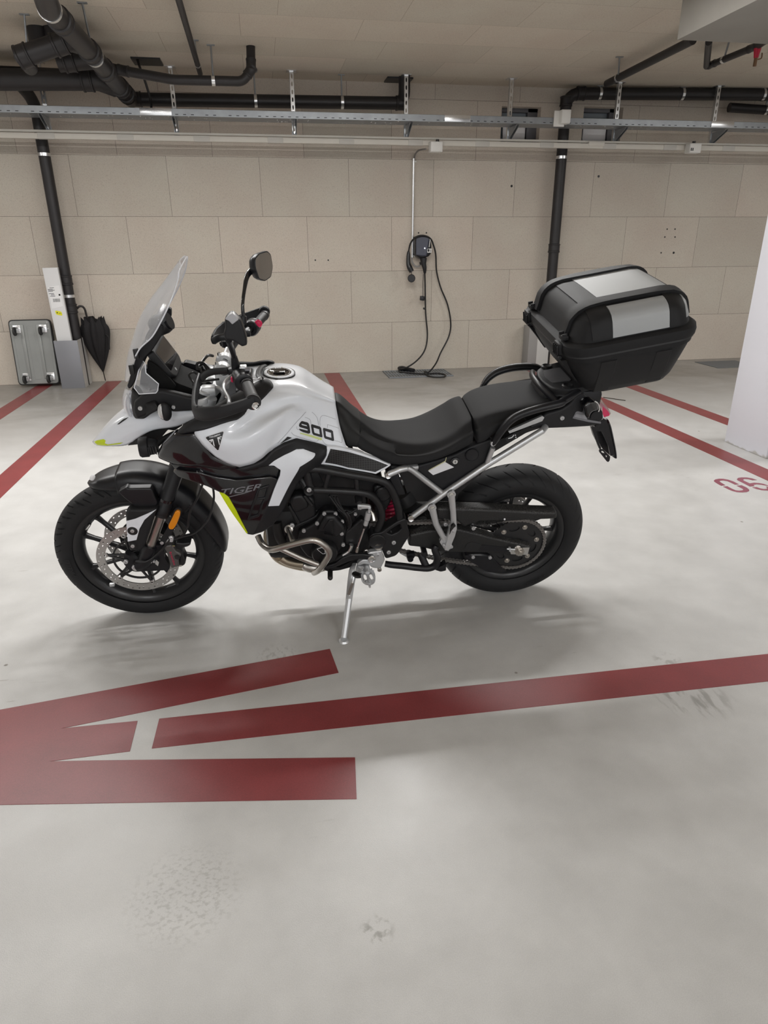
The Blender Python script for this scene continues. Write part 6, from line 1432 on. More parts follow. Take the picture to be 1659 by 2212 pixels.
for i in range(k_*8+1):
    f = i/(k_*8); an = 2*math.pi*k_*f; q = a.lerp(b, f); t = (b-a).normalized(); u = t.cross(Vector((0, 1, 0))).normalized(); w_ = t.cross(u); cs.append(q+u*math.cos(an)*.006+w_*math.sin(an)*.006)
sp2.tube(cs, .0014, n=5, smooth=False).build('stand_spring', M_steel, so_)
MB().tube([V3('Q', 190, 1650, .19), V3('Q', 240, 1680, .21), V3('Q', 300, 1690, .23)], [.010, .012, .009], n=10, flat=((0, 0, 1), 1.2)).build('stand_lug', M_rubber, so_)
# centre stand
cs_ = MB()
cs_.tube([V3('Q', 690, 1490, .14), V3('Q', 800, 1510, .145), V3('Q', 1000, 1530, .15), V3('Q', 1250, 1560, .155), V3('Q', 1420, 1560, .16), V3('Q', 1520, 1500, .16), V3('Q', 1540, 1380, .16), V3('Q', 1500, 1260, .155), V3('Q', 1520, 1200, .15)], [.013, .014, .014, .014, .015, .016, .015, .014, .013], n=12)
cs_.tube([V3('Q', 1270, 1320, .13), V3('Q', 1310, 1420, .14), V3('Q', 1360, 1530, .15)], .011, n=10, flat=((0, 1, 0), 1.4))
plate('x', 'R', [(60, 1130), (140, 1100), (165, 1080), (165, 1140), (120, 1150)], .165, .03, None, mb=cs_, r=.006)
cs2 = cs_.build('centre_stand', M_satin, bike); mirrored(cs2)
MB().cyl((.40, -.15, .33), (.40, .15, .33), .012, n=14).build('stand_crossbar', M_satin, cs2)
m = MB(); c = V3('Q', 1100, 1400, .12); m.lathe([(.0001, .012), (.012, .012), (.014, 0), (.014, -.04)], c, (0, 1, 0), n=20); plate('x', 'Q', [(1040, 1340), (1180, 1320), (1180, 1370), (1130, 1450), (1060, 1430)], .12, .02, None, mb=m, r=.004); m.build('suspension_link', M_satin, bike)
m = MB()
for k in range(4): m.tube([V3('Q', 940, 1290+8*k, .05), V3('Q', 1060, 1340+14*k, .08)], .0035, n=8, smooth=False)
m.build('linkage_arm', M_alu, bike)

# ---------------------------------------------------------------- swingarm, chain, shock
sw_ = plate('swingarm', 'C', [(-380, 940), (-100, 880), (100, 860), (330, 850), (560, 900), (900, 990), (1250, 1065), (1440, 1110), (1420, 1150), (1400, 1240), (1120, 1262), (1040, 1220), (600, 1210), (180, 1205), (40, 1190), (-200, 1130), (-400, 1110)], .128, .045, M_dirt, r=.012, rnd=.010, rndh=.010, step=.022, label='dusty black swingarm')
mirrored(sw_)
plate('swingarm_recess', 'C', [(430, 1160), (480, 1060), (560, 1040), (700, 1080), (640, 1180)], .1295, .004, M_blk, sw_, r=.008); plate('swingarm_rib', 'C', [(620, 1175), (700, 1085), (1050, 1120), (1150, 1115), (1060, 1190), (1030, 1195)], .1295, .003, M_satin, sw_, r=.006)
MB().cyl((.595, -.17, .398), (.595, .17, .398), .016, n=18).build('swingarm_spindle', M_steel, sw_)
MB().box((.42, 0, .40), (.10, .20, .06), bev=.02).build('swingarm_bridge', M_matt, sw_)
plate('shock_mudflap', 'Q', [(880, 640), (900, 480), (960, 250), (1080, 240), (1120, 420), (1230, 500), (1400, 560), (1250, 720), (1060, 740), (960, 760)], -.02, .06, M_dirt, sw_, r=.008, rnd=.006)
MB().tube([V3('Q', 960, 330, .06), V3('Q', 1060, 480, .06)], .045, n=18, smooth=False).build('brake_fluid_canister', M_eng2, sw_)
ap = plate('axle_plate', 'C', [(1115, 1165), (1200, 1130), (1410, 1125), (1380, 1235), (1130, 1225)], .132, .012, M_chrome, r=.003, label='bright axle adjuster plate')
c = V3('C', 1258, 1180, .132); MB().lathe([(.0001, .020), (.010, .020), (.010, .014), (.017, .014), (.017, .004), (.022, .004), (.022, 0)], c, (0, 1, 0), n=6).build('axle_nut', M_steel, ap)
MB().tube([V3('C', 1070, 1145, .14), V3('C', 1190, 1155, .14)], .004, n=10, smooth=False).tube([V3('C', 1110, 1120, .14), V3('C', 1120, 1180, .14)], .005, n=6, smooth=False).build('adjuster_screw', M_alu, ap)
cg = plate('chain_guard', 'C', [(20, 545), (110, 538), (330, 542), (700, 552), (1150, 575), (1500, 592), (1815, 600), (1830, 625), (1822, 700), (1700, 712), (1400, 722), (1080, 745), (900, 800), (740, 840), (590, 810), (560, 780), (440, 830), (330, 740), (215, 720), (80, 715), (20, 690)], .150, .05, M_dirt, r=.008, rnd=.012, rndh=.012, holes=[[(600, 780), (650, 745), (1030, 740), (760, 795)]], label='long dusty black chain guard')
m = MB()
plate('x', 'C', [(980, 680), (1135, 682), (1130, 725), (985, 722)], .1508, .002, None, mb=m, r=.001, k=0); m.build('warning_label', M_blk, cg)
plate('label_mark', 'C', [(1025, 690), (1050, 690), (1050, 718), (1025, 718)], .1514, .001, M_whitegr, cg, r=.003)
for q in ((155, 775), (570, 835)): bolt('C', *q, .15, .008, cg)
spk = MB(); slab(spk, [( (.118+(.006 if i % 2 else -.001))*math.cos(2*math.pi*i/90), (.118+(.006 if i % 2 else -.001))*math.sin(2*math.pi*i/90)) for i in range(90)], lambda u, v, h: (u, .100+h, .321+v), .006,
     holes=[circ2(0, 0, .03, 24)]+[circ2(.082*math.cos(a), .082*math.sin(a), .024, 16, .014, a+math.pi/2) for a in [R_(18+60*k) for k in range(6)]], step=.03, inner=False)
sk = spk.build('rear_sprocket', M_rim, rw)
for k in range(6):
    a = R_(-12+60*k); q = Vector((.090*math.cos(a), .100, .321+.090*math.sin(a))); MB().lathe([(.0001, .010), (.006, .010), (.006, .003), (.011, .003), (.011, 0)], q, (0, 1, 0), n=16).build('sprocket_bolt', M_steel, rw)
MB().lathe([(.04, .06), (.085, .065), (.095, .085), (.100, .094), (.06, .094), (.03, .098)], (0, 0, .321), (0, 1, 0), n=40).build('sprocket_carrier', M_rim, rw)
# chain path
def chain_path():
    R1, c1 = .1245, np.array([0, .321]); R2, c2 = .040, np.array([.655, .425])
    d = c2-c1; L = np.linalg.norm(d); base = math.atan2(d[1], d[0]); al = math.acos((R1-R2)/L)
    P = []
    a1, a2 = base+al, base+2*math.pi-al
    for k in range(60): t = a1+(a2-a1)*k/60; P.append(c1+R1*np.array([math.cos(t), math.sin(t)]))
    q0 = c1+R1*np.array([math.cos(a2), math.sin(a2)]); q1 = c2+R2*np.array([math.cos(a2), math.sin(a2)])
    for k in range(60):
        f = k/60; p = q0+(q1-q0)*f; P.append(p+np.array([0, -.022*math.sin(math.pi*f)]))
    for k in range(20): t = a2+(2*al)*k/20; P.append(c2+R2*np.array([math.cos(t), math.sin(t)]))
    q2 = c2+R2*np.array([math.cos(a1), math.sin(a1)]); q3 = c1+R1*np.array([math.cos(a1), math.sin(a1)])
    for k in range(60): P.append(q2+(q3-q2)*k/60)
    return np.array(P+[P[0]])
CP = chain_path(); ds = np.r_[0, np.cumsum(np.linalg.norm(np.diff(CP, axis=0), axis=1))]; nl = int(ds[-1]/.0159/2)*2; pit = ds[-1]/nl
S = [np.array([np.interp(i*pit, ds, CP[:, 0]), np.interp(i*pit, ds, CP[:, 1])]) for i in range(nl+1)]
chn = MB()
for i in range(nl):
    a, b = S[i], S[i+1]; t = (b-a)/np.linalg.norm(b-a); n_ = np.array([-t[1], t[0]]); out = []
    for k in range(14):
        if k < 7: an = math.pi/2+math.pi*k/6; cc_ = a
        else: an = -math.pi/2+math.pi*(k-7)/6; cc_ = b
        wv_ = .0080; out.append(cc_+t*math.cos(an)*wv_+n_*math.sin(an)*wv_)
    out.insert(0, (a+b)/2+n_*.0052); out.insert(8, (a+b)/2-n_*.0052)
    for yy in ((.1045, .090) if i % 2 else (.1025, .092)):
        chn.rings([[(p[0], yy, p[1]) for p in out], [(p[0], yy+.002, p[1]) for p in out]])
    chn.cyl((a[0], .089, a[1]), (a[0], .1085, a[1]), .0032, n=8)
chn.build('chain', M_chain, bike, label='greasy steel drive chain')
plate('chain_slider', 'C', [(440, 1240), (700, 1250), (870, 1270), (900, 1330), (1000, 1430), (1080, 1490), (780, 1490), (560, 1350)], .112, .03, M_satin, r=.01)
for q in ((565, 1265), (818, 1272)): bolt('C', *q, .115, .0075, sw_)
MB().cyl((-.0, -.12, .30), (-.0, -.08, .30), .02, n=12).build('rear_caliper', M_blk, bike) if False else None
plate('rear_caliper', 'C', [(720, 500), (960, 440), (1060, 420), (1100, 520), (1040, 560), (760, 600)], -.085, .05, M_blk, r=.01, rnd=.006)
# rear shock
s0, s1 = V3('Q', 760, 300, .0), V3('Q', 800, 900, .0); t = (s1-s0).normalized(); u = t.cross(Vector((0, 1, 0))).normalized(); w_ = t.cross(u); cs = []
for i in range(8*20+1):
    f = i/160; an = 2*math.pi*8*f; cs.append(s0.lerp(s1, .1+f*.8)+(u*math.cos(an)+w_*math.sin(an))*.038)
shk = MB().tube([s0, s1], .018, n=16, smooth=False).build('rear_shock', M_steel, bike)
MB().tube(cs, .0068, n=8, smooth=False).build('shock_spring', M_spring, shk, label='red shock spring')
rz = plate('shock_reservoir_cover', 'Q', [(500, 260), (560, 215), (700, 230), (790, 300), (800, 420), (790, 490), (715, 610), (690, 680), (640, 760), (600, 640), (520, 420)], .120, .03, M_eng, r=.02, rnd=.008)
c = V3('Q', 665, 352, .122); MB().lathe([(.033, -.02), (.033, .006), (.028, .010), (.026, .007), (.0001, .007)], c, (0, 1, 0), n=32).build('preload_cap', M_eng2, rz)

# ---------------------------------------------------------------- seats, side covers, tail
def body(name, st, m, parent=bike, n=7, smooth=50, power=None):
    """stations: (x, ztop, zbot, half width top, half width max, crown)"""
    A_ = cmrow(np.array(st, float), 6); rs = []
    for x, zt, zb, wt, wm, cr, lean_ in A_:
        h = zt-zb; half = [(0, zt+cr), (wt*.5, zt+cr*.75), (wt*.85, zt+cr*.1), (wt, zt-.008), (wt+(wm-wt)*.45, zt-.028 if h > .06 else zt-h*.3), (wt+(wm-wt)*.85, zt-h*.45), (wm, zt-h*.75), (wm*.985, zb+.006), (wm*.95, zb)]
        H = cmrow(np.array(half), 3)
        ring = [(x+lean_*(zt-z), y, z) for y, z in H]+[(x+lean_*(zt-z), -y, z) for y, z in H[::-1]][:-1]
        rs.append(ring)
    mb = MB().rings(rs); return mb.build(name, m, parent, smooth=smooth)
def sil(v, x, y, yy=-.09): q = bp(v, x, y, yy); return q[0], q[2]
def stn(v, tx, ty_, bx, by, wt, wm, cr, yb=None):
    x, zt = sil(v, tx, ty_, -wt); q = bp(v, bx, by, wm if yb is None else yb); return (x, zt, q[2], wt, wm, cr, (q[0]-x)/max(.02, (zt-q[2])))
seat = body('rider_seat', [stn('S', 150, 255, 128, 500, .055, .100, .004), stn('S', 195, 285, 150, 520, .060, .112, .004), stn('S', 250, 315, 205, 560, .070, .125, .003), stn('S', 320, 333, 290, 600, .085, .138, .002), stn('S', 420, 334, 380, 645, .105, .150, .0),
        stn('S', 530, 320, 500, 660, .120, .160, -.002), stn('S', 640, 288, 620, 645, .128, .168, -.002), stn('S', 730, 240, 740, 612, .130, .172, 0), stn('S', 800, 190, 860, 562, .128, .172, .002), stn('S', 850, 170, 930, 525, .122, .168, .004), stn('S', 868, 170, 958, 505, .110, .160, .004)], M_seat)
body('seat_nose', [stn('S', 6, 150, 60, 470, .045, .104, .002), stn('S', 18, 148, 84, 515, .050, .112, .004), stn('S', 40, 158, 98, 530, .052, .116, .005), stn('S', 70, 180, 112, 532, .056, .116, .005), stn('S', 120, 225, 130, 530, .058, .114, .005), stn('S', 170, 262, 165, 535, .058, .112, .004)], M_seat2)
pil = body('pillion_seat', [stn('S', 885, 178, 985, 490, .105, .150, .0), stn('S', 905, 155, 1000, 505, .118, .158, .002), stn('S', 960, 122, 1050, 490, .126, .160, .002), stn('S', 1060, 92, 1110, 440, .128, .156, .002), stn('S', 1200, 70, 1230, 370, .126, .150, .002), stn('S', 1340, 55, 1360, 310, .120, .142, .002), stn('S', 1450, 50, 1500, 260, .105, .130, .002), stn('S', 1500, 70, 1550, 230, .085, .115, .0)], M_seat)
sc_ = plate('side_cover', 'S', [(395, 660), (560, 664), (700, 625), (830, 585), (960, 520), (1090, 475), (1115, 500), (1075, 630), (985, 690), (900, 740), (800, 820), (745, 835), (690, 790), (540, 668), (480, 665), (450, 720), (500, 860), (420, 870), (380, 740)], .135, .03, M_plast, r=.008, rnd=.008); mirrored(sc_)
plate('cover_graphic', 'S', [(653, 693), (770, 632), (832, 668), (688, 722)], .1365, .003, M_whitegr, sc_, r=.001, label='white flash')
plate('graphic_outline', 'S', [(656, 688), (770, 625), (778, 600), (781, 600), (774, 629), (662, 691)], .1365, .002, mat('pale_yellow_line', (.6, .58, .35), .4), sc_, r=0)
lk = V3('S', 838, 626, .136); lo_ = MB().lathe([(.0175, 0), (.0175, .005), (.012, .007), (.011, .003)], lk, (0, 1, 0), n=24).build('seat_lock', M_blk, sc_)
MB().lathe([(.011, .002), (.010, .006), (.0001, .006)], lk, (0, 1, 0), n=20).build('lock_barrel', M_chrome, lo_)
q = lk+Vector((0, .0065, 0)); MB().box(q, (.0025, .001, .010)).build('key_slot', M_blk, lo_)
c = V3('S', 955, 580, .137); MB().lathe([(.026, -.004), (.026, .004), (.023, .007), (.0001, .006)], c, (0, 1, 0), n=20).build('cover_cap', M_satin, sc_)
plate('rear_hugger', 'S', [(440, 690), (520, 680), (720, 830), (860, 800), (1000, 690), (1060, 640), (1010, 720), (860, 850), (850, 900), (560, 905), (520, 880), (480, 760)], .085, .17, M_blk, r=.01)
plate('undertray', 'S', [(960, 640), (1100, 500), (1280, 420), (1440, 330), (1480, 300), (1480, 380), (1330, 430), (1110, 560), (1000, 660)], .10, .20, M_blk, r=.008)
sk_ = plate('socket_panel', 'S', [(1180, 470), (1260, 425), (1275, 465), (1200, 500)], .128, .02, M_plast, r=.004)
MB().tube([V3('S', 1205, 470, .129), V3('S', 1230, 462, .129), V3('S', 1245, 445, .129)], .002, n=6).build('socket_symbol', M_whitegr, sk_)
m = MB(); m.sphere(V3('S', 1255, 447, .129), .0025); m.sphere(V3('S', 1258, 462, .129), .0025); m.build('socket_dots', M_whitegr, sk_)
plate('subframe_strut', 'S', [(1205, 420), (1440, 315), (1455, 325), (1440, 350), (1215, 435)], .134, .012, M_silv, r=.002)
tl = plate('tail_panel', 'U', [(-330, 1310), (-120, 1150), (0, 1040), (300, 960), (480, 840), (580, 690), (640, 640), (720, 640), (800, 700), (900, 790), (1050, 900), (1110, 960), (1110, 1150), (1095, 1248), (890, 1312), (500, 1335), (0, 1355), (-300, 1360)], .120, .24, M_plast, r=.010, rnd=.010, rndh=.012)
bolt('U', 312, 1130, .121, .0085, tl); bolt('U', 727, 768, .121, .0065, tl)
plate('tail_graphic', 'U', [(525, 1140), (590, 1015), (625, 998), (775, 1030), (820, 1165), (1092, 1212), (1088, 1248), (830, 1212)], .1215, .003, M_grey, tl, r=.002)
plate('tail_graphic_inner', 'U', [(560, 1110), (598, 1055), (775, 1080), (815, 1165), (700, 1140)], .1222, .002, mat('light_grey_graphic', (.30, .30, .32), .35), tl, r=.002)
# tail light
m = MB(); a = .062
secs = [[V3('U', x, y, yy) for x, y in pp] for yy, pp in ((.062, [(1120, 900), (1230, 1000), (1265, 1060), (1250, 1092), (1150, 1118), (1125, 1060)]), (.0, [(1130, 860), (1200, 960), (1285, 1040), (1270, 1095), (1160, 1110), (1130, 1050)]))]
secs.append([Vector((p.x, -p.y, p.z)) for p in secs[0]]); tll = m.rings(secs).build('tail_light', M_lensr, bike, label='red tail light')
secs = [[V3('U', x, y, yy) for x, y in pp] for yy, pp in ((.058, [(1090, 830), (1130, 860), (1240, 985), (1262, 1050), (1225, 1000), (1120, 900)]), (.0, [(1060, 760), (1110, 780), (1240, 950), (1285, 1030), (1200, 960), (1100, 850)]))]
secs.append([Vector((p.x, -p.y, p.z)) for p in secs[0]]); MB().rings(secs).build('light_cover', M_lensp, tll)
o = plate('rear_indicator', 'U', [(740, 900), (790, 860), (860, 800), (960, 800), (1030, 860), (1055, 950), (1040, 1010), (950, 1015), (900, 1060), (880, 1150), (830, 1160), (790, 1100), (775, 990)], .165, .04, M_gloss, r=.01, rnd=.012, rndh=.012); mirrored(o)
tubeo('indicator_rim', [V3('U', 960, 795, .166), V3('U', 1030, 850, .166), V3('U', 1055, 950, .166), V3('U', 1040, 1005, .166)], .0025, M_chrome, o)
plate('indicator_lens', 'U', [(870, 830), (950, 810), (1020, 870), (1035, 960), (960, 1000), (900, 930)], .1665, .004, M_smoke, o, r=.008, rnd=.004)
plate('tail_block', 'U', [(900, 1060), (960, 1010), (1110, 980), (1130, 1130), (1090, 1180), (880, 1160)], .13, .26, M_satin, r=.006)
# number plate hanger (without plate)
nh_ = MB()
for s_ in (1, -1):
    poly = [(890, 1312), (960, 1310), (1100, 1180), (1150, 1150), (1200, 1185), (1235, 1280), (1290, 1500), (1330, 1690), (1350, 1720), (1355, 1860), (1280, 1895), (1240, 1700), (1180, 1560), (1100, 1400), (1000, 1400), (1060, 1650), (1100, 1740), (1060, 1760), (1030, 1690), (950, 1480)]
    plate('x', 'U', poly, .045 if s_ > 0 else -.045, .008 if s_ > 0 else .008, None, mb=nh_, r=.004)
nh_.tube([V3('U', 1170, 1160, 0), V3('U', 1215, 1280, 0), V3('U', 1300, 1680, 0), V3('U', 1320, 1850, 0)], .040, n=12, flat=((0, 1, 0), .22))
plate('x', 'U', [(960, 1312), (1150, 1180), (1215, 1290), (1285, 1650), (1272, 1885), (1110, 1740), (1040, 1600)], .0, .07, None, mb=nh_, r=.01)
nh_ = nh_.build('plate_hanger', M_satin, bike, label='black number plate hanger without a plate')
plate('plate_lamp', 'U', [(1280, 1700), (1350, 1685), (1390, 1760), (1385, 1780), (1300, 1800)], .03, .06, M_satin, nh_, r=.003)
plate('reflector_plate', 'U', [(1060, 1770), (1130, 1760), (1275, 1900), (1262, 1985), (1235, 2012), (1205, 2000), (1055, 1810)], .045, .006, M_satin, nh_, r=.004, holes=[[(1090, 1790), (1130, 1790), (1170, 1850), (1110, 1830)], [(1180, 1870), (1220, 1900), (1200, 1940)]])
# grab rails
gr1 = [V3('S', 1100, 503, .165), V3('S', 1150, 430, .175), V3('S', 1215, 350, .185), V3('S', 1300, 300, .190), V3('S', 1420, 262, .190), V3('S', 1560, 228, .185), V3('U', 330, 800, .175), V3('U', 500, 700, .16), V3('U', 640, 610, .14)]
g1 = tubeo('grab_rail', gr1, [.012, .0135, .0145, .0145, .0145, .0145, .014, .013, .012], M_satin, flat=((0, 0, 1), 1.2), label='black grab rail'); c = V3('S', 1100, 500, .175)
bolt('S', 1100, 503, .172, .010, g1)
rr1 = [V3('K', 82, 965, -.185), V3('K', 120, 915, -.19), V3('K', 190, 870, -.19), V3('K', 300, 842, -.19), V3('K', 430, 838, -.185), V3('K', 500, 865, -.175), V3('K', 560, 905, -.15), V3('K', 600, 935, -.13)]
tubeo('grab_rail', rr1, [.011, .0135, .0145, .0150, .015, .0145, .013, .012], M_satin, flat=((0, 0, 1), 1.2), label='black grab rail')
tubeo('grab_rail_foot', [V3('K', 82, 965, -.185), V3('K', 40, 1050, -.175)], .011, M_satin, smooth=False)
# rear rack
rk = MB(); zr = 1.028
slab(rk, round_poly([(-.045, -.085), (-.03, -.03), (-.03, .03), (-.045, .10), (-.09, .135), (-.20, .13), (-.30, .10), (-.30, -.10), (-.16, -.12), (-.09, -.11)], .02), lambda u, v, h: (u, v, zr+h-(u+.05)*.17), .022, step=.02, rnd=.006)
rk = rk.build('rear_rack', M_plast, bike, label='black luggage rack under the top case')
m = MB(); slab(m, round_poly([(-.060, -.055), (-.050, 0), (-.060, .060), (-.125, .070), (-.125, -.055)], .008), lambda u, v, h: (u, v, zr+.004+h-(u+.05)*.17), .006, step=.02); m.build('rack_plate', mat('rack_grey', (.085, .085, .09), .45), rk)
for (x, y) in ((-.085, -.088), (-.10, .105)):
    c = Vector((x, y, zr+.002)); MB().lathe([(.022, -.01), (.022, .008), (.017, .012), (.010, .008), (.0001, .008)], c, (0, 0, 1), n=20).build('rack_knob', M_blk, rk)
MB().tube([(-.035, -.10, zr-.02), (-.018, -.05, zr-.012), (-.014, .0, zr-.01), (-.02, .06, zr-.014), (-.045, .12, zr-.03), (-.07, .15, zr-.05)], .013, n=12, flat=((0, 0, 1), .9)).build('rack_hoop', M_satin, rk)
MB().box((-.14, 0, zr-.065), (.24, .16, .08), bev=.02).build('rack_support', M_satin, rk)
# ================================================================ TOP CASE
M_case = mat('case_black_plastic', (.012, .012, .013), .60, spec=.3, bump=.3, bump_scale=1300)
M_case2 = mat('case_smooth_black', (.011, .011, .012), .58, spec=.35, bump=.12, bump_scale=1500)
M_brush = mat('brushed_aluminium', (.36, .37, .375), .55, .25)
ca_ = math.radians(9.8)
# case frame in bike coords: origin at the middle of the front rim, +u backwards, +v left, +w up
Oc = Vector((-.020, 0, 1.192)); ux = Vector((-math.cos(ca_), 0, math.sin(ca_))); wx = Vector((math.sin(ca_), 0, math.cos(ca_)))
CM = Matrix([[ux.x, 0, wx.x, Oc.x], [0, -1, 0, 0], [ux.z, 0, wx.z, Oc.z], [0, 0, 0, 1]])
# make the frame right handed: columns u, -y... (v points to the bike's right here)
case = empty('top_case', matrix=BIKE_M @ CM, label='black hard-shell top case with brushed silver panels on the rear rack of the motorcycle', cat='top case')
HWc, LC = .272, .455
def rrect(hw, l0, l1, r, n=10, taper=0):
    """rounded rectangle ring in (u, v): u from l0 to l1, v +-hw"""
    pts = []
    for cx_, cy_, a0 in ((l1-r, hw-r, 0), (l0+r, hw-r, 90), (l0+r, -hw+r, 180), (l1-r, -hw+r, 270)):
        for k in range(n+1):
            a = R_(a0+90*k/n); pts.append((cx_+r*math.cos(a), cy_+r*math.sin(a)))
    out = []
    for i in range(len(pts)):
        a = np.array(pts[i]); b = np.array(pts[(i+1) % len(pts)]); L = np.linalg.norm(b-a); k = max(1, int(L/.03))
        for j in range(k): out.append(tuple(a+(b-a)*j/k))
    return out
def ringw(spec, nn=None):
    hw, l0, l1, r, w_ = spec[:5]; crown = spec[5] if len(spec) > 5 else 0
    out = []
    for u, v in rrect(hw, l0, l1, r, 8):
        out.append((u, v, w_+crown*(1-(v/HWc)**2)))
    return out
def resample(ring, n=120):
    P = np.array(ring+[ring[0]]); d = np.r_[0, np.cumsum(np.linalg.norm(np.diff(P, axis=0), axis=1))]
    # start at angle 0 around centre for alignment
    return [tuple(np.interp(d[-1]*k/n, d, P[:, i]) for i in range(3)) for k in range(n)]
def shell(specs, n=144):
    return [ringw(s) for s in specs]
def loft_specs(mb, specs, cap_top=True, cap_bot=True):
    # parameterise by angle around centre so rings of different sizes line up
    rs = []
    for s in specs:
        hw, l0, l1, r, w_ = s[:5]; crown = s[5] if len(s) > 5 else 0; cxu = (l0+l1)/2; hl = (l1-l0)/2; ring = []
        for k in range(128):
            a = 2*math.pi*k/128; c_, s_ = math.cos(a), math.sin(a)
            # ray to rounded rectangle
            lo, hi = 0, 2*max(hw, hl)
            for _ in range(26):
                t = (lo+hi)/2; x, y = abs(t*c_*hl/max(hl, hw)*1.0), abs(t*s_*hw/max(hl, hw)); qx, qy = x-(hl-r), y-(hw-r)
                d = math.hypot(max(qx, 0), max(qy, 0))+min(max(qx, qy), 0)-r
                if d > 0: hi = t
                else: lo = t
            x, y = t*c_*hl/max(hl, hw), t*s_*hw/max(hl, hw)
            ring.append((cxu+x, y, w_+crown*(1-(y/HWc)**2)))
        rs.append(ring)
    mb.rings(rs, caps=False)
    for flag, ring, rev in ((cap_bot, rs[0], 1), (cap_top, rs[-1], 0)):
        if flag:
            base = len(mb.v); c = np.mean(np.array(ring), axis=0); levels = [ring]
            for f in (.75, .5, .25, .02):
                levels.append([(c[0]+(p[0]-c[0])*f, c[1]+(p[1]-c[1])*f, None) for p in ring])
            cr = specs[-1][5] if (not rev and len(specs[-1]) > 5) else 0; w0 = specs[-1][4] if not rev else specs[0][4]
            levels = [[(p[0], p[1], w0+cr*(1-(p[1]/HWc)**2)) for p in L] for L in levels]
            mb.rings(levels, caps=True)
    return mb
base_ = MB(); loft_specs(base_, [(.165, .13, .385, .05, -.182), (.185, .105, .402, .06, -.175), (.205, .078, .415, .07, -.150), (.235, .038, .430, .075, -.085), (.255, .012, .442, .078, -.035), (.258, .010, .444, .078, -.022), (.262, .006, .449, .078, -.020), (.264, .004, .451, .078, -.002)], cap_top=True)
base_ = base_.build('case_base', M_case, case, smooth=40)
lid = MB(); loft_specs(lid, [(.264, .004, .451, .078, .002), (.270, -.002, .457, .080, .004), (.272, -.004, .459, .080, .020), (.270, -.002, .457, .080, .034), (.262, .008, .450, .078, .040), (.250, .022, .440, .075, .042), (.245, .033, .435, .080, .070), (.239, .042, .430, .085, .098), (.227, .056, .420, .088, .115, .002), (.207, .078, .402, .085, .126, .004), (.17, .11, .375, .08, .131, .006)])
lid = lid.build('case_lid', M_case, case, smooth=40)
MB().rings([[(u, v, w_) for u, v in rrect(hw, -hw*0+l0, l1, .079)] for hw, l0, l1, w_ in ((.2665, .001, .454, -.004), (.2655, .002, .453, .004))], caps=False).build('lid_seal', M_blk, base_)
# straps running over the lid from front rim to rear rim, one on each side, and raised ribs across
bml = bmesh.new(); bml.from_mesh(lid.data); lbvh = BVHTree.FromBMesh(bml)
def on_lid(u, v, w_, lift, from_c=(.23, 0, -.02)):
    o = Vector((u, v, w_)); c = Vector(from_c); d = (o-c); L = d.length; d.normalize(); h, n, i, t = lbvh.ray_cast(o+d*.5, -d)
    return (h+n*lift, n) if h is not None else (o, Vector((0, 0, 1)))
def band_u(v0, v1, lift, name, m, parent, u_from=-.05, u_to=.51, thick=.006, low=.045, nseg=46, crown=0):
    """a band over the lid in the u direction between v0 and v1"""
    rows = []
    path = []
    for k in range(nseg+1):
        a = math.pi*(.04+.92*k/nseg); path.append(a)
    P = []
    for a in path:
        row = []
        for v in np.linspace(v0, v1, 7):
            o = Vector((.228-.30*math.cos(a), v, .030+.20*math.sin(a)+.0))
            c = Vector((.228, v*.98, .030)); d = (o-c).normalized(); h, n, i, t = lbvh.ray_cast(c+d*.6, -d)
            if h is None: h, n = o, d
            if h.z < low: h = h.copy(); h.z = max(h.z, .036)
            row.append((h, n))
        P.append(row)
    top = [[h+n*lift for h, n in r] for r in P]; bot = [[h-n*.006 for h, n in r] for r in P]
    mb = MB(); rings = [t+b[::-1] for t, b in zip(top, bot)]; mb.rings(rings); return mb.build(name, m, parent, smooth=35)
for s_ in (-1, 1):
    v0, v1 = s_*.128, s_*.172
    st2 = band_u(min(v0, v1), max(v0, v1), .013, 'lid_rail', M_case2, lid)
def band_v(u0, u1, lift, name, m, parent, vmax=.30, a0=R_(5), a1=R_(175), nseg=40, inset=.006):
    P = []
    for k in range(nseg+1):
        a = a0+(a1-a0)*k/nseg; row = []
        for u in np.linspace(u0, u1, 6):
            c = Vector((u, 0, .036)); o = c+Vector((0, .36*math.cos(a), .22*math.sin(a))); d = (o-c).normalized(); h, n, i, t = lbvh.ray_cast(c+d*.7, -d)
            if h is None: h, n = o, d
            row.append((h, n))
        P.append(row)
    mb = MB(); mb.rings([[h+n*lift for h, n in r]+[h-n*inset for h, n in r][::-1] for r in P]); return mb.build(name, m, parent, smooth=35)
band_v(.085, .150, .0035, 'lid_rib', M_case2, lid)
band_v(.345, .405, .0035, 'lid_rib', M_case2, lid)
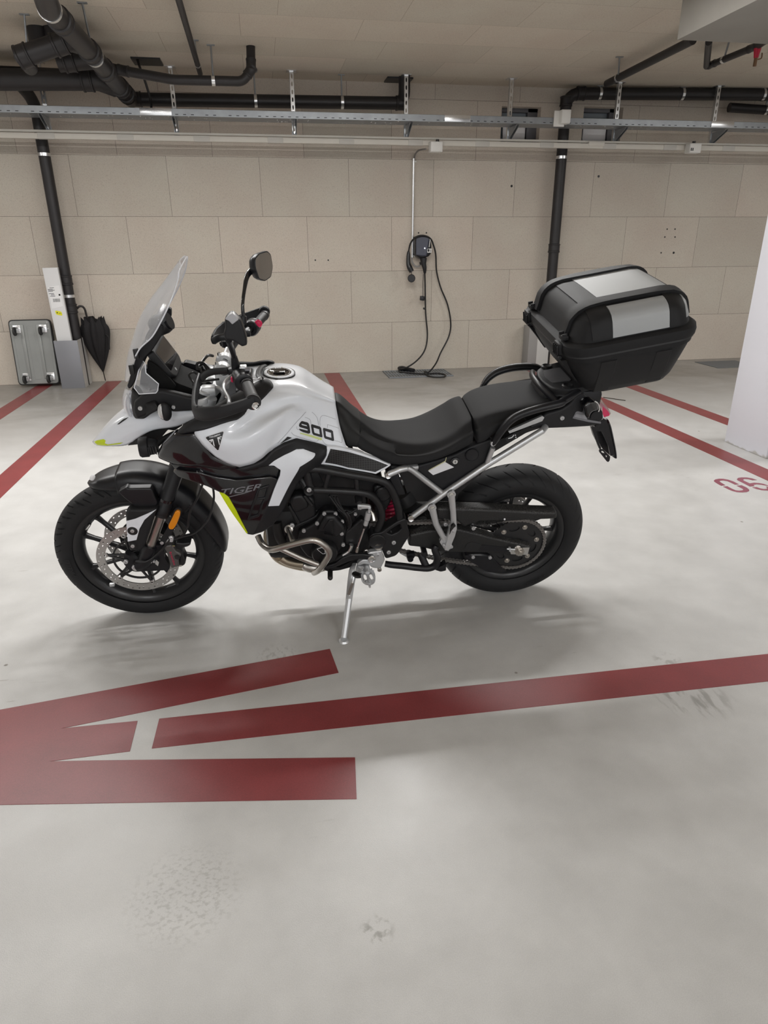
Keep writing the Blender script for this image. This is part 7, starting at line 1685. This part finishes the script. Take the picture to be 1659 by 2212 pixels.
# brushed plates: top centre, and side faces between the ribs
def patch(u0, u1, aa, ab, lift, name, m, parent, nu=10, na=14, label=None, taperu=(0, 0)):
    P = []
    for k in range(na+1):
        f = k/na; a = aa+(ab-aa)*f; row = []
        for u in np.linspace(u0+taperu[0]*f, u1+taperu[1]*f, nu):
            c = Vector((u, 0, .036)); o = c+Vector((0, .36*math.cos(a), .22*math.sin(a))); d = (o-c).normalized(); h, n, i, t = lbvh.ray_cast(c+d*.7, -d)
            if h is None: h, n = o, d
            row.append((h, n))
        P.append(row)
    mb = MB(); mb.rings([[h+n*lift for h, n in r]+[h-n*.004 for h, n in r][::-1] for r in P]); return mb.build(name, m, parent, smooth=35, label=label)
def ang(v, w_): return math.atan2((w_-.036)/.22, v/.36)
tp = patch(.150, .425, R_(46), R_(134), .0048, 'lid_panel', M_brush, lid, label='brushed silver panel on top of the lid')
for sgn in (1, -1):
    a0_, a1_2 = (R_(4), R_(40)) if sgn > 0 else (R_(180-4), R_(180-40))
    patch(.152, .343, a0_, a1_2, .0032, 'side_plate', M_brush, lid, label='brushed silver side panel')
    patch(.407, .440, a0_+(R_(6) if sgn > 0 else -R_(6)), a1_2, .0032, 'rear_plate', M_brush, lid)
# ribs on the base
for sgn in (1, -1):
    for u in (.14, .33):
        m = MB(); rows = []
        for (w_, hw) in ((-.165, .195), (-.085, .2355), (-.03, .257)):
            rows.append([(u-.030, sgn*(hw-.002), w_), (u-.026, sgn*(hw+.0012), w_), (u+.026, sgn*(hw+.0012), w_), (u+.030, sgn*(hw-.002), w_)])
        m.rings(rows).build('base_rib', M_case2, base_)
# hinges at the front
for v in (-.175, .175):
    h = MB(); h.box((-.006, v, .018), (.014, .050, .040), bev=.003)
    h.cyl((-.012, v-.034, -.006), (-.012, v+.034, -.006), .0055, n=12)
    ho = h.build('hinge', M_case2, lid)
    for k in range(4): MB().box((-.016, v-.020+.0135*k, .012), (.006, .0035, .036), bev=.001).build('hinge_rib', M_case2, ho)
    b = MB(); b.rings([[(.012, v-.030, -.02), (-.006, v-.028, -.02), (-.006, v+.028, -.02), (.012, v+.030, -.02)], [(.032, v-.022, -.07), (.026, v-.018, -.07), (.026, v+.018, -.07), (.032, v+.022, -.07)], [(.060, v-.010, -.12), (.055, v-.006, -.12), (.055, v+.006, -.12), (.060, v+.010, -.12)]]); b.build('hinge_fin', M_case2, base_)
    l = MB(); l.box((.012, v-.022*0, .052), (.022, .040, .016), bev=.003); l.box((.010, v-.015, .060), (.018, .006, .014), bev=.001); l.box((.010, v+.015, .060), (.018, .006, .014), bev=.001); l.build('rail_foot', M_case2, lid)
# latch at the rear
MB().box((.462, 0, .0), (.016, .12, .07), bev=.006).build('case_latch', M_case2, base_)
